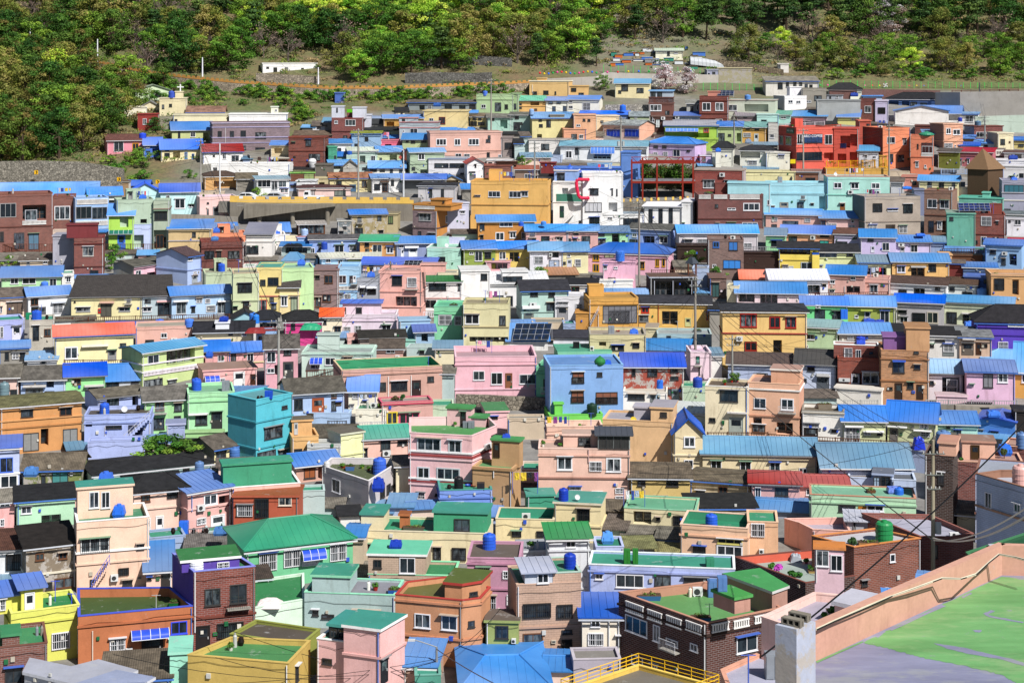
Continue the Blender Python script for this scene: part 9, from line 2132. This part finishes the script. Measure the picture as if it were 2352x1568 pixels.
def tree(kind,px,py,s,label=None,grp='trees on the wooded hillside',Y=None):
    Y=Y or F/PM(py); X=X_at(px,Y); z=GZ(Y)-.5 if Y>350 or label is None else Z_at(py,Y)-.3
    if not label:
        LM=[(70,'the far left corner'),(224,'the leftmost slim pole on the slope'),(380,'the orange road parapet on the left'),(465,'the middle slim white pole'),(560,'the left end of the white single storey building'),(660,'the white single storey building'),(760,'the pole beside the white building'),(850,'the largest bright green tree'),(960,'the flat topped tree on the terrace'),(1060,'the red azalea hedge'),(1150,'the yellow green gap by the road end'),(1240,'the large middle pine'),(1310,'the gap between the two large pines'),(1370,'the spreading pine above the allotments'),(1460,'the allotment crates'),(1545,'the cream allotment hut'),(1640,'the plastic polytunnel'),(1720,'the concrete bunker house'),(1798,'the tiny white shed'),(1880,'the left end of the green fence'),(1985,'the spreading leafless tree'),(2040,'the pink cherry on the right'),(2110,'the temple emblem'),(2180,'the tall leafless tree'),(2260,'the right lanterns'),(2340,'the right edge')]
        lm=min(LM,key=lambda a:abs(a[0]-px))[1]; rel='at the top of the picture above' if py<35 else 'far above' if py<62 else 'high above' if py<88 else 'above' if py<115 else 'just above' if py<145 else 'level with' if py<180 else 'below' if py<260 else 'far below' if py<320 else 'at the wall below'
        label=short(f'{DN[kind]} {rel} {lm}',16) if kind!='pine' else short(f'dark pine {rel} {lm}',16)
    if not label:
        band='far left' if px<300 else 'left' if px<700 else 'upper middle' if px<1200 else 'middle right' if px<1700 else 'right' if px<2100 else 'far right'
        rowd='at the top of' if py<40 else 'high in' if py<90 else 'low in' if py<150 else 'at the foot of'
        label=f'{DN[kind]} {rowd} the wood, {band} part'
    rt=empty('shrub' if kind=='shrub' else {'pine':'pine_tree','blossom':'cherry_tree'}.get(kind,'tree'),(X,Y,z),label,'bush' if kind=='shrub' else 'tree',grp if kind!='shrub' else 'bushes on the hillside')
    rt.rotation_euler=(0,0,TR.uniform(0,6.28)); rt.scale=(s,s,s*TR.uniform(.72,.95))
    ms=TR.choice(PRO[kind])
    for me,nme in zip(ms,('trunk','crown')): o=bpy.data.objects.new(nme,me); COL.objects.link(o); o.parent=rt
NT=[0]
def blocked(x,y):
    if 1380<x<1700 and y>96: return True
    if 560<x<760 and 138<y<200: return True
    if y>172 and 335<x<1240: return True
    if 185<x<=335 and 128<y<205: return True
    return False
def limit(x):     # lowest row where the wood still stands, by column
    L=[(0,376),(215,368),(240,345),(262,300),(300,262),(320,240),(340,180),(480,165),(560,165),(760,175),(900,182),(1000,165),(1250,158),(1400,130),(1650,128),(1800,150),(1900,172),(2352,172)]
    for (a,b),(c,d) in zip(L,L[1:]):
        if x<=c: return b+(d-b)*(x-a)/(c-a)
    return 170
y=8
while y<372:
    x=-40+TR.uniform(0,40); step=26 if y<185 else 30
    while x<2400:
        yy=y+TR.uniform(-10,10); xx=x+TR.uniform(-14,14)
        if yy<limit(max(0,xx)) and not blocked(xx,yy) and NT[0]<340:
            if yy>100 and xx<300: ks=[('rust',4.5),('dark',3),('mid',3),('olive',2)]
            elif xx>1380: ks=[('pine',6),('dark',2),('mid',2),('olive',3),('bare',.6)] if yy<85 else [('olive',3),('bright',1),('bare',1.2),('mid',2)]
            elif xx>760: ks=[('bright',3.5),('mid',3),('olive',3),('dark',1.5),('pine',.8),('bare',.5)]
            else: ks=[('dark',3),('olive',4),('bare',2.2),('mid',3),('pine',2),('bright',1.0)]
            ks=[('pine',9),('dark',2),('mid',1.2),('olive',1.5)] if xx>1400 and yy<95 else ks
            k=TR.choices([a for a,_ in ks],[b for _,b in ks])[0]
            s=TR.uniform(1.25,1.85)*(.7 if xx>1750 and yy>110 else 1.0)
            tree(k,xx,yy,s); NT[0]+=1
        x+=TR.uniform(48,72) if xx>300 or y<100 else TR.uniform(38,54)
    y+=step
for k,x,yv,s,lb in [('weep',130,215,1.7,'tall yellow green tree with upswept branches at the far left'),('blossom',2035,78,1.6,'pale pink blossoming cherry tree high in the wood on the right'),('blossom',1530,208,1.25,'white pink cherry tree in blossom above the brown tower house'),('blossom',1578,212,1.0,'smaller white pink cherry tree right of the large one'),('mid',1385,205,.62,'round green bush like tree behind the sandy apricot house'),('bright',820,185,1.35,'largest bright green tree standing above the upper road'),('dark',375,205,1.1,'big dark green tree above the upper left road'),('mid',370,345,.55,'small green tree beside the bright red house'),('dark',355,300,.6,'dark green tree by the red house and the church'),('bare',1985,165,.9,'spreading leafless tree above the green fence'),('bare',2175,165,.95,'tall leafless tree above the right lantern string'),('pine',1235,150,1.1,'large dark pine at the middle of the slope'),('pine',1370,150,1.1,'large spreading dark pine above the allotments'),('shrub',700,262,1.2,'dark green bush right of the white upper house'),('bright',985,120,1.0,'flat topped bright green tree on the stone terrace'),('mid',690,275,.6,'leafy green tree in the gap above the dark red house')]:
    tree(k,x,yv,s,lb)
for i in range(130):   # bushes between the road wall and the first houses
    r_=TR.random()
    if r_<.35: x,yv=TR.uniform(330,1210),TR.uniform(212,240)
    elif r_<.6: x,yv=TR.uniform(215,1220),None
    if .35<=r_<.6:
        for (xa,_,ya),(xb,_,yb2) in zip(up,up[1:]):
            if xa<=x<=xb: yv=ya+(yb2-ya)*(x-xa)/(xb-xa)+3
    elif r_<.35: pass
    elif r_<.75: x,yv=TR.uniform(240,460),TR.uniform(360,430)
    elif r_<.88: x,yv=TR.uniform(1800,2352),TR.uniform(150,182)
    else: x,yv=TR.uniform(640,750),TR.uniform(235,290)
    if 700<x<1220 and yv>236: continue
    if 1090<x<1210 and yv>225: continue
    tree('shrub',x,yv,TR.uniform(.8,1.5))
for x,yv,s,lb in [(1240,640,1.0,'round dark green bush between white annex and rusted roof'),(1590,600,1.0,'garden shrub left of the terrace pavilion'),(262,590,1.1,'green bush under the timber deck of the lime house'),(255,610,.9,'lower green bush beside the dark red brick house'),(360,1040,1.6,'dense dark green bush above the black felt roof, left part'),(390,1045,1.8,'dense dark green bush above the black felt roof, middle part'),(425,1050,1.5,'dense dark green bush above the black felt roof, right part'),(1575,1060,.7,'ivy bush on the long cream house corner'),(590,452,1.0,'dark shrub beside the white cafe at the road'),(20,605,.8,'small bush under the stilted deck at the left edge'),(1645,635,.9,'flowering bush on the garden terrace by the brick house'),(1200,375,.9,'green bush below the wide dusty pink building'),(1210,500,.5,'small weed bush by the golden building')]:
    Y=F/PM(yv)-2; X=X_at(x,Y); rt=empty('shrub',(X,Y,Z_at(yv,Y)-.6),lb,'bush','bushes among the houses'); rt.scale=(s,s,s*(.62 if 'felt roof' in lb else 1))
    for me,nme in zip(TR.choice(PRO['shrub']),('trunk','crown')): o=bpy.data.objects.new(nme,me); COL.objects.link(o); o.parent=rt
# flowering azaleas
b=MB()
for i in range(26): px=1035+i*2.3; Y=F/PM(150)-1; leafball(b,(X_at(px,Y),Y,Z_at(126+TR.uniform(-2,2),Y)),.5,.5,.35,30,.12,mat('l','c8202c'),TR)
o=b.build('azalea_hedge',None,(X_at(1060,Y),Y,Z_at(126,Y))); tag(o,'red flowering azalea hedge on the dark stone terrace','hedge')
# ground cover
b=MB(); ml=[mat('l',c) for c in ('6a8a34','86923e','94805a','4a6a28','a89268')]
for i in range(4200):
    x=TR.uniform(-60,2420); yv=TR.uniform(-60,372)
    if not (yv<limit(max(0,x))+14 or (300<x<1230 and yv<245) or (200<x<470 and yv<430) or (1620<x and yv<186) or (640<x<760 and yv<290)): continue
    if 1380<x<1620 and 96<yv and TR.random()<.4: continue
    if 205<x<1225 and 150<yv<212 and TR.random()<.35: continue
    Y=F/PM(yv); X=X_at(x,Y); z=GZ(Y); m=ml[TR.choices(range(5),[3,3,2.0,2.2,1.4])[0]]; hgt=TR.uniform(.3,1.3)*(.45 if yv>200 or (205<x<1225 and yv>150) or (1380<x<1620 and yv>96) or (x>1620 and yv>150) else 1)
    leafball(b,(X,Y,z+.15),TR.uniform(.9,2.4),TR.uniform(.9,2),hgt,34,TR.uniform(.16,.30),m,TR)
o=b.build('undergrowth'); tag(o,'grass, scrub and leaf litter under the trees','undergrowth',None,'stuff')
print('objects',len(bpy.data.objects),'trees',NT[0])
